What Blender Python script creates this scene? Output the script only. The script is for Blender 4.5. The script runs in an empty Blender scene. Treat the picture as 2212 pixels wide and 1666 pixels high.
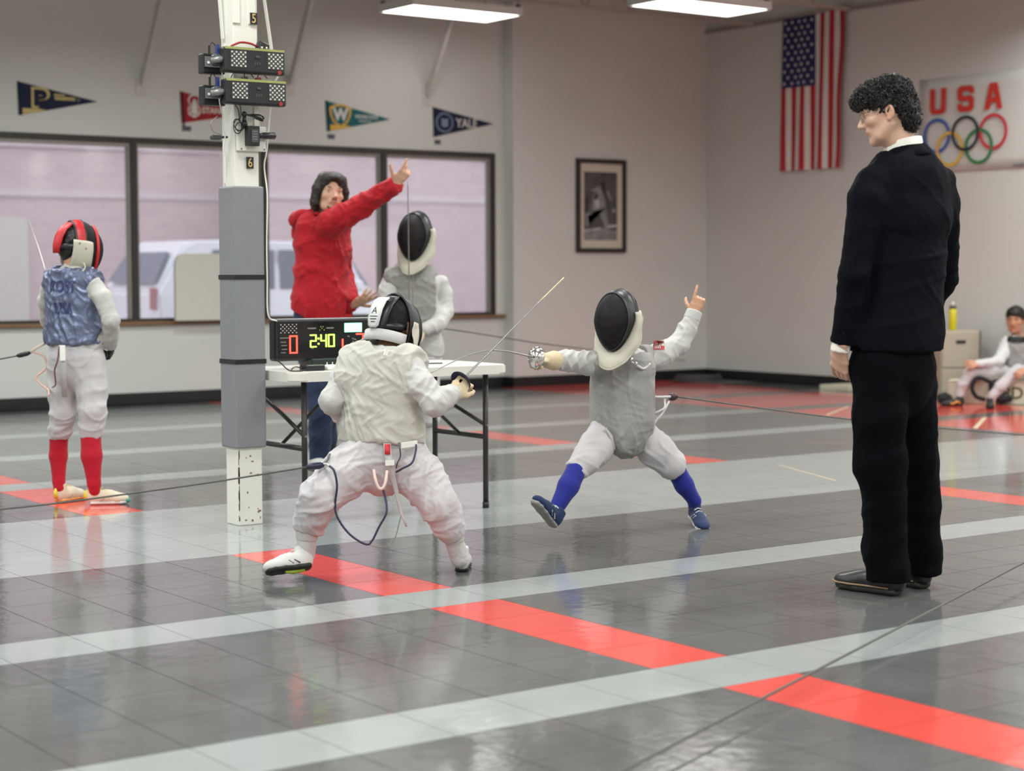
import bpy, bmesh, math, random
import numpy as np
from mathutils import Vector, Matrix
from mathutils.bvhtree import BVHTree

random.seed(7)
SC = bpy.context.scene
COL = SC.collection

# ------------------------------------------------------------------ camera
F_PX, PITCH, YAW, ROLL, EYE = 3907.9, math.radians(3.6063), math.radians(54.0039), math.radians(-0.1534), 1.19
cam_data = bpy.data.cameras.new('camera')
cam_data.sensor_fit = 'HORIZONTAL'
cam_data.sensor_width = 36.0
cam_data.lens = 36.0 * F_PX / 2212.0
cam_data.clip_start = 0.05
cam_data.clip_end = 200.0
cam_data.dof.use_dof = True
cam_data.dof.focus_distance = 7.5
cam_data.dof.aperture_fstop = 2.4
cam = bpy.data.objects.new('camera', cam_data)
COL.objects.link(cam)
cam.matrix_world = (Matrix.Translation((0, 0, EYE)) @ Matrix.Rotation(YAW - math.pi / 2, 4, 'Z')
                    @ Matrix.Rotation(math.pi / 2 - PITCH, 4, 'X') @ Matrix.Rotation(ROLL, 4, 'Z'))
SC.camera = cam

# ------------------------------------------------------------------ world, exposure
SC.view_settings.view_transform = 'Standard'
SC.view_settings.look = 'None'
SC.view_settings.gamma = 1.0
SC.view_settings.use_curve_mapping = False
SC.view_settings.exposure = 0.0
SC.cycles.use_denoising = True
SC.cycles.max_bounces = 8
SC.cycles.diffuse_bounces = 4
SC.cycles.glossy_bounces = 4
SC.cycles.transparent_max_bounces = 12
SC.cycles.sample_clamp_indirect = 6.0
SC.cycles.caustics_reflective = False
SC.cycles.caustics_refractive = False
world = bpy.data.worlds.new('overcast_sky')
SC.world = world
world.use_nodes = True
bg = world.node_tree.nodes['Background']
bg.inputs['Color'].default_value = (0.90, 0.93, 1.0, 1)
SKY_STRENGTH = 2.4
bg.inputs['Strength'].default_value = SKY_STRENGTH

LIGHT_EMISSION = 5.0

# ------------------------------------------------------------------ where a pixel ray meets a known distance
_FW = np.array([math.cos(YAW), math.sin(YAW), 0.0])
_RT = np.array([math.sin(YAW), -math.cos(YAW), 0.0])
FWD, RGT = _FW.copy(), _RT.copy()


def _ray(px, py):
    x, y = px - 1106.0, 833.0 - py
    c, s = math.cos(ROLL), math.sin(ROLL)
    x, y = c * x - s * y, s * x + c * y
    c, s = math.cos(PITCH), math.sin(PITCH)
    return _RT * x + _FW * (c * F_PX + s * y) + np.array([0, 0, -s * F_PX + c * y])


def at(px, py, h):
    """world point seen at (px, py) that stands h metres in front of the viewpoint, measured along the floor"""
    r = _ray(px, py)
    return np.array([0, 0, EYE]) + r * (h / float(r @ _FW))


def on_y(px, py, Y):
    r = _ray(px, py)
    return np.array([0, 0, EYE]) + r * (Y / r[1])


def on_x(px, py, X):
    r = _ray(px, py)
    return np.array([0, 0, EYE]) + r * (X / r[0])


def on_z(px, py, Z):
    r = _ray(px, py)
    return np.array([0, 0, EYE]) + r * ((Z - EYE) / r[2])


def project(P):
    d = np.asarray(P, float) - [0, 0, EYE]
    X, Y, Z = d @ _RT, d @ _FW, d[2]
    c, s = math.cos(PITCH), math.sin(PITCH)
    Y, Z = c * Y - s * Z, s * Y + c * Z
    if Y < 0.1:
        return None
    x, y = X * F_PX / Y, Z * F_PX / Y
    return 1106 + x, 833 - y


# ------------------------------------------------------------------ materials
def _nodes(name):
    m = bpy.data.materials.new(name)
    m.use_nodes = True
    nt = m.node_tree
    return m, nt, nt.nodes['Principled BSDF']


def srgb(r, g, b):
    f = lambda c: (c / 255 / 12.92) if c <= 10 else (((c / 255) + 0.055) / 1.055) ** 2.4
    return (f(r), f(g), f(b))


def mat(name, color, rough=0.6, metal=0.0, var=0.08, scale=12.0, bump=0.0, bscale=60.0, spec=0.5, coat=0.0,
        sheen=0.0, stretch=(1, 1, 1), bdist=0.01):
    m, nt, b = _nodes(name)
    b.inputs['Roughness'].default_value = rough
    b.inputs['Metallic'].default_value = metal
    b.inputs['Specular IOR Level'].default_value = spec
    b.inputs['Coat Weight'].default_value = coat
    b.inputs['Sheen Weight'].default_value = sheen
    tc = nt.nodes.new('ShaderNodeTexCoord')
    mp = nt.nodes.new('ShaderNodeMapping')
    mp.inputs['Scale'].default_value = stretch
    nt.links.new(tc.outputs['Object'], mp.inputs['Vector'])
    n = nt.nodes.new('ShaderNodeTexNoise')
    n.inputs['Scale'].default_value = scale
    n.inputs['Detail'].default_value = 4
    nt.links.new(mp.outputs['Vector'], n.inputs['Vector'])
    r = nt.nodes.new('ShaderNodeValToRGB')
    r.color_ramp.elements[0].position = 0.3
    r.color_ramp.elements[1].position = 0.7
    lo = [max(0, c * (1 - var)) for c in color]
    hi = [min(1, c * (1 + var)) for c in color]
    r.color_ramp.elements[0].color = (*lo, 1)
    r.color_ramp.elements[1].color = (*hi, 1)
    nt.links.new(n.outputs['Fac'], r.inputs['Fac'])
    nt.links.new(r.outputs['Color'], b.inputs['Base Color'])
    if bump > 0:
        n2 = nt.nodes.new('ShaderNodeTexNoise')
        n2.inputs['Scale'].default_value = bscale
        n2.inputs['Detail'].default_value = 3
        nt.links.new(mp.outputs['Vector'], n2.inputs['Vector'])
        bp = nt.nodes.new('ShaderNodeBump')
        bp.inputs['Strength'].default_value = bump
        bp.inputs['Distance'].default_value = bdist
        nt.links.new(n2.outputs['Fac'], bp.inputs['Height'])
        nt.links.new(bp.outputs['Normal'], b.inputs['Normal'])
    return m


def emit(name, color, strength, base=None):
    m, nt, b = _nodes(name)
    b.inputs['Base Color'].default_value = (*(base or color), 1)
    b.inputs['Emission Color'].default_value = (*color, 1)
    b.inputs['Emission Strength'].default_value = strength
    return m


# ------------------------------------------------------------------ objects
def finish(o, label=None, cat=None, group=None, kind=None):
    if label:
        o['label'] = label
    if cat:
        o['category'] = cat
    if group:
        o['group'] = group
    if kind:
        o['kind'] = kind
    return o


def empty(name, loc, label=None, cat=None, group=None, rz=0.0, kind=None):
    o = bpy.data.objects.new(name, None)
    o.empty_display_size = 0.1
    o.location = loc
    o.rotation_euler = (0, 0, rz)
    COL.objects.link(o)
    return finish(o, label, cat, group, kind)


def link(name, me, m=None, parent=None, world_space=True):
    """link mesh data as an object; geometry given in world space is re-based on the parent's origin"""
    if m is not None:
        for x in (m if isinstance(m, (list, tuple)) else [m]):
            me.materials.append(x)
    o = bpy.data.objects.new(name, me)
    COL.objects.link(o)
    if parent is not None:
        o.parent = parent
        if world_space:
            root = parent
            M = Matrix.Identity(4)
            while root is not None:
                M = Matrix.LocRotScale(root.location, root.rotation_euler, root.scale) @ M
                root = root.parent
            me.transform(M.inverted())
    return o


class Geo:
    """collects simple solids into one mesh"""

    def __init__(self):
        self.v, self.f, self.mi = [], [], []

    def add(self, verts, faces, mi=0):
        n = len(self.v)
        self.v += [tuple(map(float, p)) for p in verts]
        self.f += [tuple(i + n for i in f) for f in faces]
        self.mi += [mi] * len(faces)
        return self

    def box(self, c, s, mi=0, rot=None, bev=0.0):
        c = Vector(c)
        hx, hy, hz = s[0] / 2, s[1] / 2, s[2] / 2
        R = rot if rot is not None else Matrix.Identity(3)
        if bev <= 0:
            vs = [Vector((x * hx, y * hy, z * hz)) for z in (-1, 1) for y in (-1, 1) for x in (-1, 1)]
            fs = [(0, 2, 3, 1), (4, 5, 7, 6), (0, 1, 5, 4), (2, 6, 7, 3), (0, 4, 6, 2), (1, 3, 7, 5)]
        else:
            bm = bmesh.new()
            bmesh.ops.create_cube(bm, size=1)
            bmesh.ops.scale(bm, vec=s, verts=bm.verts)
            bmesh.ops.bevel(bm, geom=bm.edges[:] + bm.verts[:], offset=bev, segments=2, profile=0.5, affect='EDGES')
            bm.verts.index_update()
            vs = [v.co.copy() for v in bm.verts]
            fs = [tuple(v.index for v in f.verts) for f in bm.faces]
            bm.free()
        return self.add([c + R @ v for v in vs], fs, mi)

    def span(self, a, b, mi=0, bev=0.0):
        a, b = Vector(a), Vector(b)
        return self.box((a + b) / 2, [abs(x) for x in (b - a)], mi, bev=bev)

    def tube(self, pts, r, n=8, mi=0, cap=True):
        pts = [Vector(p) for p in pts]
        rs = r if isinstance(r, (list, tuple)) else [r] * len(pts)
        rings = []
        side = None
        for i, p in enumerate(pts):
            d = (pts[min(i + 1, len(pts) - 1)] - pts[max(i - 1, 0)])
            d = d.normalized() if d.length > 1e-9 else Vector((0, 0, 1))
            if side is None:
                side = d.orthogonal().normalized()
            side = (side - d * side.dot(d))
            side = side.normalized() if side.length > 1e-6 else d.orthogonal().normalized()
            up = d.cross(side)
            rings.append([p + (side * math.cos(2 * math.pi * k / n) + up * math.sin(2 * math.pi * k / n)) * rs[i] for k in range(n)])
        vs = [v for R in rings for v in R]
        fs = [(i * n + k, i * n + (k + 1) % n, (i + 1) * n + (k + 1) % n, (i + 1) * n + k)
              for i in range(len(pts) - 1) for k in range(n)]
        if cap:
            fs += [tuple(range(n - 1, -1, -1)), tuple((len(pts) - 1) * n + k for k in range(n))]
        return self.add(vs, fs, mi)

    def bar(self, a, b, w, t, up=(0, 0, 1), mi=0):
        a, b = Vector(a), Vector(b)
        d = (b - a)
        L = d.length
        d.normalize()
        s = d.cross(Vector(up))
        if s.length < 1e-5:
            s = d.orthogonal()
        s.normalize()
        u = s.cross(d)
        R = Matrix((d, s, u)).transposed()
        return self.box((a + b) / 2, (L, w, t), mi, R)

    def disc(self, c, n, r, thick, seg=20, mi=0, rx=None):
        c, n = Vector(c), Vector(n).normalized()
        return self.tube([c - n * thick / 2, c + n * thick / 2], r, seg, mi)

    def ball(self, c, r, mi=0, seg=10, rings=7, M=None):
        rr = r if isinstance(r, (list, tuple)) else (r, r, r)
        c = Vector(c)
        vs, fs = [], []
        for i in range(rings + 1):
            th = math.pi * i / rings
            for k in range(seg):
                ph = 2 * math.pi * k / seg
                p = Vector((rr[0] * math.sin(th) * math.cos(ph), rr[1] * math.sin(th) * math.sin(ph), rr[2] * math.cos(th)))
                vs.append(c + (M @ p if M is not None else p))
        for i in range(rings):
            for k in range(seg):
                fs.append((i * seg + k, (i + 1) * seg + k, (i + 1) * seg + (k + 1) % seg, i * seg + (k + 1) % seg))
        return self.add(vs, fs, mi)

    def prism(self, outline, a, b, mi=0):
        """outline: list of points (world) on one plane; extruded by vector b - a"""
        d = Vector(b) - Vector(a)
        n = len(outline)
        o = [Vector(p) for p in outline]
        vs = o + [p + d for p in o]
        fs = [tuple(range(n - 1, -1, -1)), tuple(range(n, 2 * n))] + [(k, (k + 1) % n, n + (k + 1) % n, n + k) for k in range(n)]
        return self.add(vs, fs, mi)

    def mesh(self, name, smooth=False):
        me = bpy.data.meshes.new(name)
        me.from_pydata(self.v, [], self.f)
        bm = bmesh.new()
        bm.from_mesh(me)
        bmesh.ops.remove_doubles(bm, verts=bm.verts, dist=1e-6)
        bmesh.ops.recalc_face_normals(bm, faces=bm.faces)
        bm.to_mesh(me)
        bm.free()
        if len(set(self.mi)) > 1 and len(me.polygons) == len(self.mi):
            me.polygons.foreach_set('material_index', self.mi)
        elif len(set(self.mi)) > 1:
            pass
        if smooth:
            me.shade_smooth()
        return me

    def build(self, name, m=None, parent=None, smooth=False, label=None, cat=None, group=None, kind=None):
        o = link(name, self.mesh(name, smooth), m, parent)
        return finish(o, label, cat, group, kind)


def struct(o):
    o['kind'] = 'structure'
    return o


def text_mesh(s, size, depth=0.002, align='CENTER', squash=1.0, bold=0.0):
    cu = bpy.data.curves.new('lettering', 'FONT')
    cu.body = s
    cu.size = size
    cu.extrude = depth
    cu.align_x = align
    cu.align_y = 'CENTER'
    cu.offset = bold
    cu.resolution_u = 3
    o = bpy.data.objects.new('lettering', cu)
    COL.objects.link(o)
    dg = bpy.context.evaluated_depsgraph_get()
    me = bpy.data.meshes.new_from_object(o.evaluated_get(dg))
    bpy.data.objects.remove(o)
    bpy.data.curves.remove(cu)
    me.materials.clear()
    me.transform(Matrix.Diagonal((squash, 1, 1, 1)))
    return me


def frame_matrix(origin, right, up):
    r, u = Vector(right).normalized(), Vector(up)
    u = (u - r * u.dot(r)).normalized()
    n = r.cross(u)
    M = Matrix((r, u, n)).transposed().to_4x4()
    M.translation = Vector(origin)
    return M


def lettering(name, s, size, origin, right, up, m, parent=None, depth=0.002, squash=1.0, bold=0.0, align='CENTER'):
    me = text_mesh(s, size, depth, align, squash, bold)
    me.transform(frame_matrix(origin, right, up))
    return link(name, me, m, parent)
# ------------------------------------------------------------------ implicit surfaces for bodies and clothes
def _v(p):
    return np.asarray(p, dtype=np.float32)


def _unit(v):
    v = np.asarray(v, float)
    return (v / max(1e-9, np.linalg.norm(v))).astype(np.float32)


class Tube:
    """chain of elliptical cross-sections: nodes (point, half width along side, half depth)"""

    def __init__(self, nodes, side=(1, 0, 0), k=0.012, wr=None, op='+'):
        self.P = [_v(n[0]) for n in nodes]
        self.a = [float(n[1]) for n in nodes]
        self.b = [float(n[2]) if len(n) > 2 else float(n[1]) for n in nodes]
        self.side, self.k, self.wr, self.op = side, k, wr, op
        m = max(max(self.a), max(self.b)) + 0.03
        A = np.array(self.P)
        self.lo, self.hi = A.min(0) - m, A.max(0) + m

    def __call__(self, X):
        out = None
        S0 = 0.0
        for i in range(len(self.P) - 1):
            p0, p1 = self.P[i], self.P[i + 1]
            d = p1 - p0
            L = float(np.linalg.norm(d)) + 1e-6
            ax = d / L
            s = np.asarray(self.side, np.float32)
            s = s - ax * float(s @ ax)
            if np.linalg.norm(s) < 1e-3:
                s = np.array([0.31, 0.87, 0.4], np.float32)
                s = s - ax * float(s @ ax)
            s = _unit(s)
            n = np.cross(ax, s)
            R = X - p0
            along = R @ ax
            t = np.clip(along / L, 0, 1)
            v = along - t * L
            u, w = R @ s, R @ n
            a = self.a[i] + (self.a[i + 1] - self.a[i]) * t
            b = self.b[i] + (self.b[i + 1] - self.b[i]) * t
            m = np.minimum(a, b)
            val = (np.sqrt((u / a) ** 2 + (w / b) ** 2 + (v / m) ** 2) - 1) * m
            if self.wr is not None:
                amp, wl, sk, ph = self.wr
                ang = np.arctan2(w, u)
                q = 2 * math.pi * ((S0 + along) / wl + sk * np.sin(ang + ph) + 0.35 * np.sin(2 * ang + 1.7 * ph))
                val = val - amp * (np.exp(-(np.sin(q * 0.5 + ph) / 0.42) ** 2) - 0.4) * (0.5 + 0.5 * np.sin(ang + ph * 2.3 + (S0 + along) * 11))
            S0 += L
            if out is None:
                out = val
            else:
                kk = 0.35 * min(self.a[i], self.b[i])
                h = np.clip(0.5 + 0.5 * (val - out) / kk, 0, 1)
                out = val * (1 - h) + out * h - kk * h * (1 - h)
        return out


class Ell:
    def __init__(self, c, r, R=None, k=0.012, op='+'):
        self.c, self.r = _v(c), _v(r)
        self.R = np.eye(3, dtype=np.float32) if R is None else np.asarray(R, np.float32)
        self.k, self.op = k, op
        m = float(max(self.r)) + 0.03
        self.lo, self.hi = self.c - m, self.c + m

    def __call__(self, X):
        Q = (X - self.c) @ self.R
        k0 = np.sqrt(((Q / self.r) ** 2).sum(-1))
        k1 = np.sqrt(((Q / (self.r ** 2)) ** 2).sum(-1)) + 1e-9
        return k0 * (k0 - 1) / k1


class Cut:
    """keeps what lies behind the plane; with k the edge is rounded; lo/hi limit where it acts"""

    def __init__(self, p, n, k=0.0, near=None):
        self.p, self.n, self.k, self.op, self.near = _v(p), _unit(n), k, 'cut', near


def surface(prims, vox):
    add = [p for p in prims if p.op == '+']
    lo = np.min([p.lo for p in add], 0) - 2 * vox
    hi = np.max([p.hi for p in add], 0) + 2 * vox
    n = np.maximum(4, np.ceil((hi - lo) / vox).astype(int) + 1)
    D = np.full(n, 0.5, np.float32)
    ax = [lo[i] + vox * np.arange(n[i], dtype=np.float32) for i in range(3)]
    for p in prims:
        if p.op == 'cut':
            if p.near is None:
                i0, i1 = np.zeros(3, int), n
            else:
                c, r = p.near
                i0 = np.clip(((_v(c) - r - lo) / vox).astype(int), 0, n)
                i1 = np.clip(((_v(c) + r - lo) / vox).astype(int) + 1, 0, n)
            sl = tuple(slice(a, b) for a, b in zip(i0, i1))
            gx, gy, gz = np.ix_(ax[0][sl[0]], ax[1][sl[1]], ax[2][sl[2]])
            pl = (gx - p.p[0]) * p.n[0] + (gy - p.p[1]) * p.n[1] + (gz - p.p[2]) * p.n[2]
            D[sl] = np.maximum(D[sl], pl)
            continue
        i0 = np.clip(np.floor((p.lo - lo) / vox).astype(int), 0, n)
        i1 = np.clip(np.ceil((p.hi - lo) / vox).astype(int) + 1, 0, n)
        sl = tuple(slice(a, b) for a, b in zip(i0, i1))
        if min(i1 - i0) <= 0:
            continue
        X = np.stack(np.meshgrid(ax[0][sl[0]], ax[1][sl[1]], ax[2][sl[2]], indexing='ij'), -1)
        v = p(X)
        o = D[sl]
        if p.op == '+':
            k = max(p.k, 1e-4)
            h = np.clip(0.5 + 0.5 * (o - v) / k, 0, 1)
            D[sl] = o * (1 - h) + v * h - k * h * (1 - h)
        elif p.op == '-':
            k = max(p.k, 1e-4)
            v = -v
            h = np.clip(0.5 - 0.5 * (o - v) / k, 0, 1)
            D[sl] = o * (1 - h) + v * h + k * h * (1 - h)
        elif p.op == '&':
            full = np.full_like(D, 0.3)
            full[sl] = v
            D = np.maximum(D, full)
    return nets(D, lo, vox)


def nets(D, lo, vox):
    nx, ny, nz = D.shape
    S = D < 0
    c = S[:-1, :-1, :-1].astype(np.int8)
    tot = np.zeros((nx - 1, ny - 1, nz - 1), np.int8)
    for i in (0, 1):
        for j in (0, 1):
            for k in (0, 1):
                tot += S[i:nx - 1 + i, j:ny - 1 + j, k:nz - 1 + k]
    act = (tot > 0) & (tot < 8)
    ii, jj, kk = np.nonzero(act)
    idx = np.full(act.shape, -1, np.int32)
    idx[ii, jj, kk] = np.arange(len(ii))
    acc = np.zeros((len(ii), 3), np.float64)
    cnt = np.zeros(len(ii))
    corners = [(i, j, k) for i in (0, 1) for j in (0, 1) for k in (0, 1)]
    for a in corners:
        for axis in range(3):
            if a[axis] == 1:
                continue
            b = list(a)
            b[axis] = 1
            va = D[ii + a[0], jj + a[1], kk + a[2]]
            vb = D[ii + b[0], jj + b[1], kk + b[2]]
            cr = (va < 0) != (vb < 0)
            t = np.where(cr, va / np.where(np.abs(va - vb) < 1e-12, 1, va - vb), 0)
            for q in range(3):
                base = a[q] + (t if q == axis else 0)
                acc[:, q] += np.where(cr, base, 0)
            cnt += cr
    V = (np.stack([ii, jj, kk], 1) + acc / np.maximum(cnt, 1)[:, None]) * vox + lo
    quads = []
    for axis in range(3):
        sa = [slice(None)] * 3
        sb = [slice(None)] * 3
        sa[axis] = slice(0, -1)
        sb[axis] = slice(1, None)
        A, B = S[tuple(sa)], S[tuple(sb)]
        for flip in (0, 1):
            e = (A & ~B) if flip == 0 else (~A & B)
            p = np.array(np.nonzero(e)).T
            u, w = (axis + 1) % 3, (axis + 2) % 3
            ok = (p[:, u] > 0) & (p[:, w] > 0) & (p[:, u] < act.shape[u]) & (p[:, w] < act.shape[w]) & (p[:, axis] < act.shape[axis])
            p = p[ok]
            if not len(p):
                continue
            def g(du, dw):
                q = p.copy()
                q[:, u] -= du
                q[:, w] -= dw
                return idx[q[:, 0], q[:, 1], q[:, 2]]
            Q = np.stack([g(1, 1), g(0, 1), g(0, 0), g(1, 0)], 1)
            quads.append(Q if flip == 0 else Q[:, ::-1])
    Q = np.concatenate(quads) if quads else np.zeros((0, 4), int)
    Q = Q[(Q >= 0).all(1)]
    return V, Q


def relax(V, Q, it=1, w=0.5):
    for _ in range(it):
        acc = np.zeros_like(V)
        cnt = np.zeros(len(V))
        for a in range(4):
            for b in ((a + 1) % 4, (a + 3) % 4):
                np.add.at(acc, Q[:, a], V[Q[:, b]])
                np.add.at(cnt, Q[:, a], 1)
        V = V * (1 - w) + acc / np.maximum(cnt, 1)[:, None] * w
    return V


def vnormals(V, Q):
    n = np.cross(V[Q[:, 2]] - V[Q[:, 0]], V[Q[:, 3]] - V[Q[:, 1]])
    N = np.zeros_like(V)
    for a in range(4):
        np.add.at(N, Q[:, a], n)
    return N / np.maximum(1e-12, np.linalg.norm(N, axis=1))[:, None]


def folds(V, amp, wl, seed, dirs=None):
    """irregular cloth undulation"""
    rs = np.random.RandomState(seed)
    f = np.zeros(len(V))
    K = 2 * math.pi / wl
    W = np.stack([np.sin(V @ rs.randn(3) * K * 0.30 + rs.rand() * 6) for _ in range(3)], 1) * wl * 0.45
    P = V + W
    for i in range(5):
        d = rs.randn(3)
        if dirs is not None:
            d = np.asarray(dirs, float) + 0.55 * d
        d /= np.linalg.norm(d)
        e1, e2 = rs.randn(3), rs.randn(3)
        s = np.sin(P @ d * K * (0.38 + 0.10 * i) + rs.rand() * 6)
        m = 0.45 + 0.9 * np.sin(V @ e1 * K * 0.20 + rs.rand() * 6) * np.sin(V @ e2 * K * 0.16 + rs.rand() * 6)
        f += np.exp(-(s / 0.34) ** 2) * np.clip(m, 0, 1)
    return amp * (f - f.mean()) * 1.3


def to_mesh(name, V, Q):
    me = bpy.data.meshes.new(name)
    me.vertices.add(len(V))
    me.vertices.foreach_set('co', np.asarray(V, np.float32).ravel())
    me.loops.add(len(Q) * 4)
    me.loops.foreach_set('vertex_index', np.asarray(Q, np.int32).ravel())
    me.polygons.add(len(Q))
    me.polygons.foreach_set('loop_start', np.arange(0, len(Q) * 4, 4, dtype=np.int32))
    me.update(calc_edges=True)
    me.validate()
    me.shade_smooth()
    return me


def solid(name, prims, vox, m, parent, fold=None, smooth=1, label=None, tint=None, fdir=None):
    """one implicit-surface part; fold = (amplitude, wavelength, seed)"""
    V, Q = surface(prims, vox)
    V = relax(V, Q, smooth)
    if fold:
        fs = fold if isinstance(fold[0], (list, tuple)) else [fold]
        for a, wl, sd in fs:
            N = vnormals(V, Q)
            V = V + N * folds(V, a, wl, sd, fdir)[:, None]
        V = relax(V, Q, 1, 0.3)
    me = to_mesh(name, V, Q)
    if tint is not None:
        paint(me, V, tint)
    o = link(name, me, m, parent)
    if label:
        o['label'] = label
    return o


def paint(me, V, tint):
    at_ = me.color_attributes.new('skin_tone', 'FLOAT_COLOR', 'POINT')
    c = np.ones((len(V), 4), np.float32)
    c[:, :3] = tint(V)
    at_.data.foreach_set('color', c.ravel())


def merged(name, pieces, m, parent, tint=None):
    """several surfaces of one body, joined in one mesh"""
    Vs, Qs, n = [], [], 0
    for prims, vox, sm in pieces:
        V, Q = surface(prims, vox)
        V = relax(V, Q, sm)
        Vs.append(V)
        Qs.append(Q + n)
        n += len(V)
    V, Q = np.concatenate(Vs), np.concatenate(Qs)
    me = to_mesh(name, V, Q)
    if tint is not None:
        paint(me, V, tint)
    return link(name, me, m, parent)


def limb(pts, radii, k=0.012, wr=None, side=(1, 0, 0)):
    return Tube([(p, r) for p, r in zip(pts, radii)], side, k, wr)


def lerp(a, b, t):
    return np.asarray(a, float) * (1 - t) + np.asarray(b, float) * t


class Frame:
    """local axes: x to the thing's right, y forward, z up"""

    def __init__(self, o, fwd, up=(0, 0, 1), s=1.0):
        self.o = np.asarray(o, float)
        f = np.asarray(fwd, float)
        f = f / np.linalg.norm(f)
        u = np.asarray(up, float)
        u = u - f * (u @ f)
        u = u / np.linalg.norm(u)
        r = np.cross(f, u)
        self.R = np.stack([r, f, u], 1)   # columns
        self.s = s

    def __call__(self, x, y, z):
        return self.o + self.R @ (np.array([x, y, z], float) * self.s)

    def d(self, x, y, z):
        return self.R @ np.array([x, y, z], float)

    def loc(self, V):
        return (np.asarray(V) - self.o) @ self.R / self.s

    def ell(self, c, r, k=0.012, op='+', rot=None):
        R = self.R if rot is None else self.R @ np.asarray(rot)
        return Ell(self(*c), np.array(r) * self.s, R, k * self.s, op)

    def tube(self, nodes, k=0.01, side=(1, 0, 0), op='+'):
        nn = [(self(*n[:3]), n[3] * self.s, (n[4] if len(n) > 4 else n[3]) * self.s) for n in nodes]
        return Tube(nn, self.d(*side), k * self.s, None, op)


def grid_mesh(name, rows, closed=False):
    """rows: list of equal-length lists of points"""
    nr, nc = len(rows), len(rows[0])
    V = np.array([p for r in rows for p in r], float)
    fs = []
    for i in range(nr - 1):
        for j in range(nc if closed else nc - 1):
            fs.append((i * nc + j, i * nc + (j + 1) % nc, (i + 1) * nc + (j + 1) % nc, (i + 1) * nc + j))
    me = bpy.data.meshes.new(name)
    me.from_pydata([tuple(p) for p in V], [], fs)
    me.shade_smooth()
    return me


def sheet(name, rows, thick, m, parent, closed=False, label=None, sub=0):
    o = link(name, grid_mesh(name, rows, closed), m, parent)
    md = o.modifiers.new('thickness', 'SOLIDIFY')
    md.thickness = thick
    md.offset = 0
    if sub:
        s = o.modifiers.new('smooth', 'SUBSURF')
        s.levels = s.render_levels = sub
    if label:
        o['label'] = label
    return o


def curve_pts(ctrl, n=24):
    """smooth path through control points (Catmull-Rom)"""
    P = [np.asarray(p, float) for p in ctrl]
    P = [2 * P[0] - P[1]] + P + [2 * P[-1] - P[-2]]
    out = []
    segs = len(P) - 3
    for i in range(segs):
        m = max(2, n // segs)
        for j in range(m):
            t = j / m
            a, b, c, d = P[i:i + 4]
            out.append(0.5 * ((2 * b) + (-a + c) * t + (2 * a - 5 * b + 4 * c - d) * t * t + (-a + 3 * b - 3 * c + d) * t ** 3))
    out.append(P[-2])
    return out


def cord(name, ctrl, r, m, parent=None, n=24, sides=6, label=None, cat=None, group=None):
    return Geo().tube(curve_pts(ctrl, n), r, sides).build(name, m, parent, True, label, cat, group)


def decal(name, me, target, direction, m, parent, lift=0.002):
    """drape a flat mesh (lettering, patch) onto the surface of target along direction"""
    tm = target.data
    M = Matrix.Identity(4)
    r = target
    while r is not None:
        M = Matrix.LocRotScale(r.location, r.rotation_euler, r.scale) @ M
        r = r.parent
    vs = [M @ v.co for v in tm.vertices]
    tree = BVHTree.FromPolygons(vs, [tuple(p.vertices) for p in tm.polygons])
    d = Vector(direction).normalized()
    bm = bmesh.new()
    bm.from_mesh(me)
    bmesh.ops.triangulate(bm, faces=bm.faces)
    for _ in range(2):
        long = [e for e in bm.edges if e.calc_length() > 0.015]
        if long:
            bmesh.ops.subdivide_edges(bm, edges=long, cuts=1)
            bmesh.ops.triangulate(bm, faces=bm.faces)
    for v in bm.verts:
        hit = tree.ray_cast(v.co - d * 0.35, d)
        if hit[0] is not None:
            v.co = hit[0] - d * lift
    bm.to_mesh(me)
    bm.free()
    return link(name, me, m, parent)
# ------------------------------------------------------------------ the hall
YB, YB2, XR, XSTEP = 15.20, 15.04, 13.60, 10.95      # back wall (windows), its thicker stretch, right wall
XL, YF, ZC = -6.0, -6.0, 4.25

M_WALL = mat('wall_paint', srgb(209, 211, 206), 0.65, var=0.02, scale=1.5, bump=0.05, bscale=90)
M_CEIL = mat('deck_paint', srgb(150, 147, 140), 0.8, var=0.04, scale=2)
M_BLACK = mat('black_vinyl', srgb(16, 17, 22), 0.45, var=0.2)
M_WOODSILL = mat('brown_sill', srgb(122, 92, 62), 0.5, var=0.15, scale=8, stretch=(1, 12, 12))
M_FRAME = mat('window_frame_black', srgb(38, 36, 34), 0.4, var=0.1)
M_ALU = mat('frame_inner_grey', srgb(150, 146, 138), 0.45, var=0.05)


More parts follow.
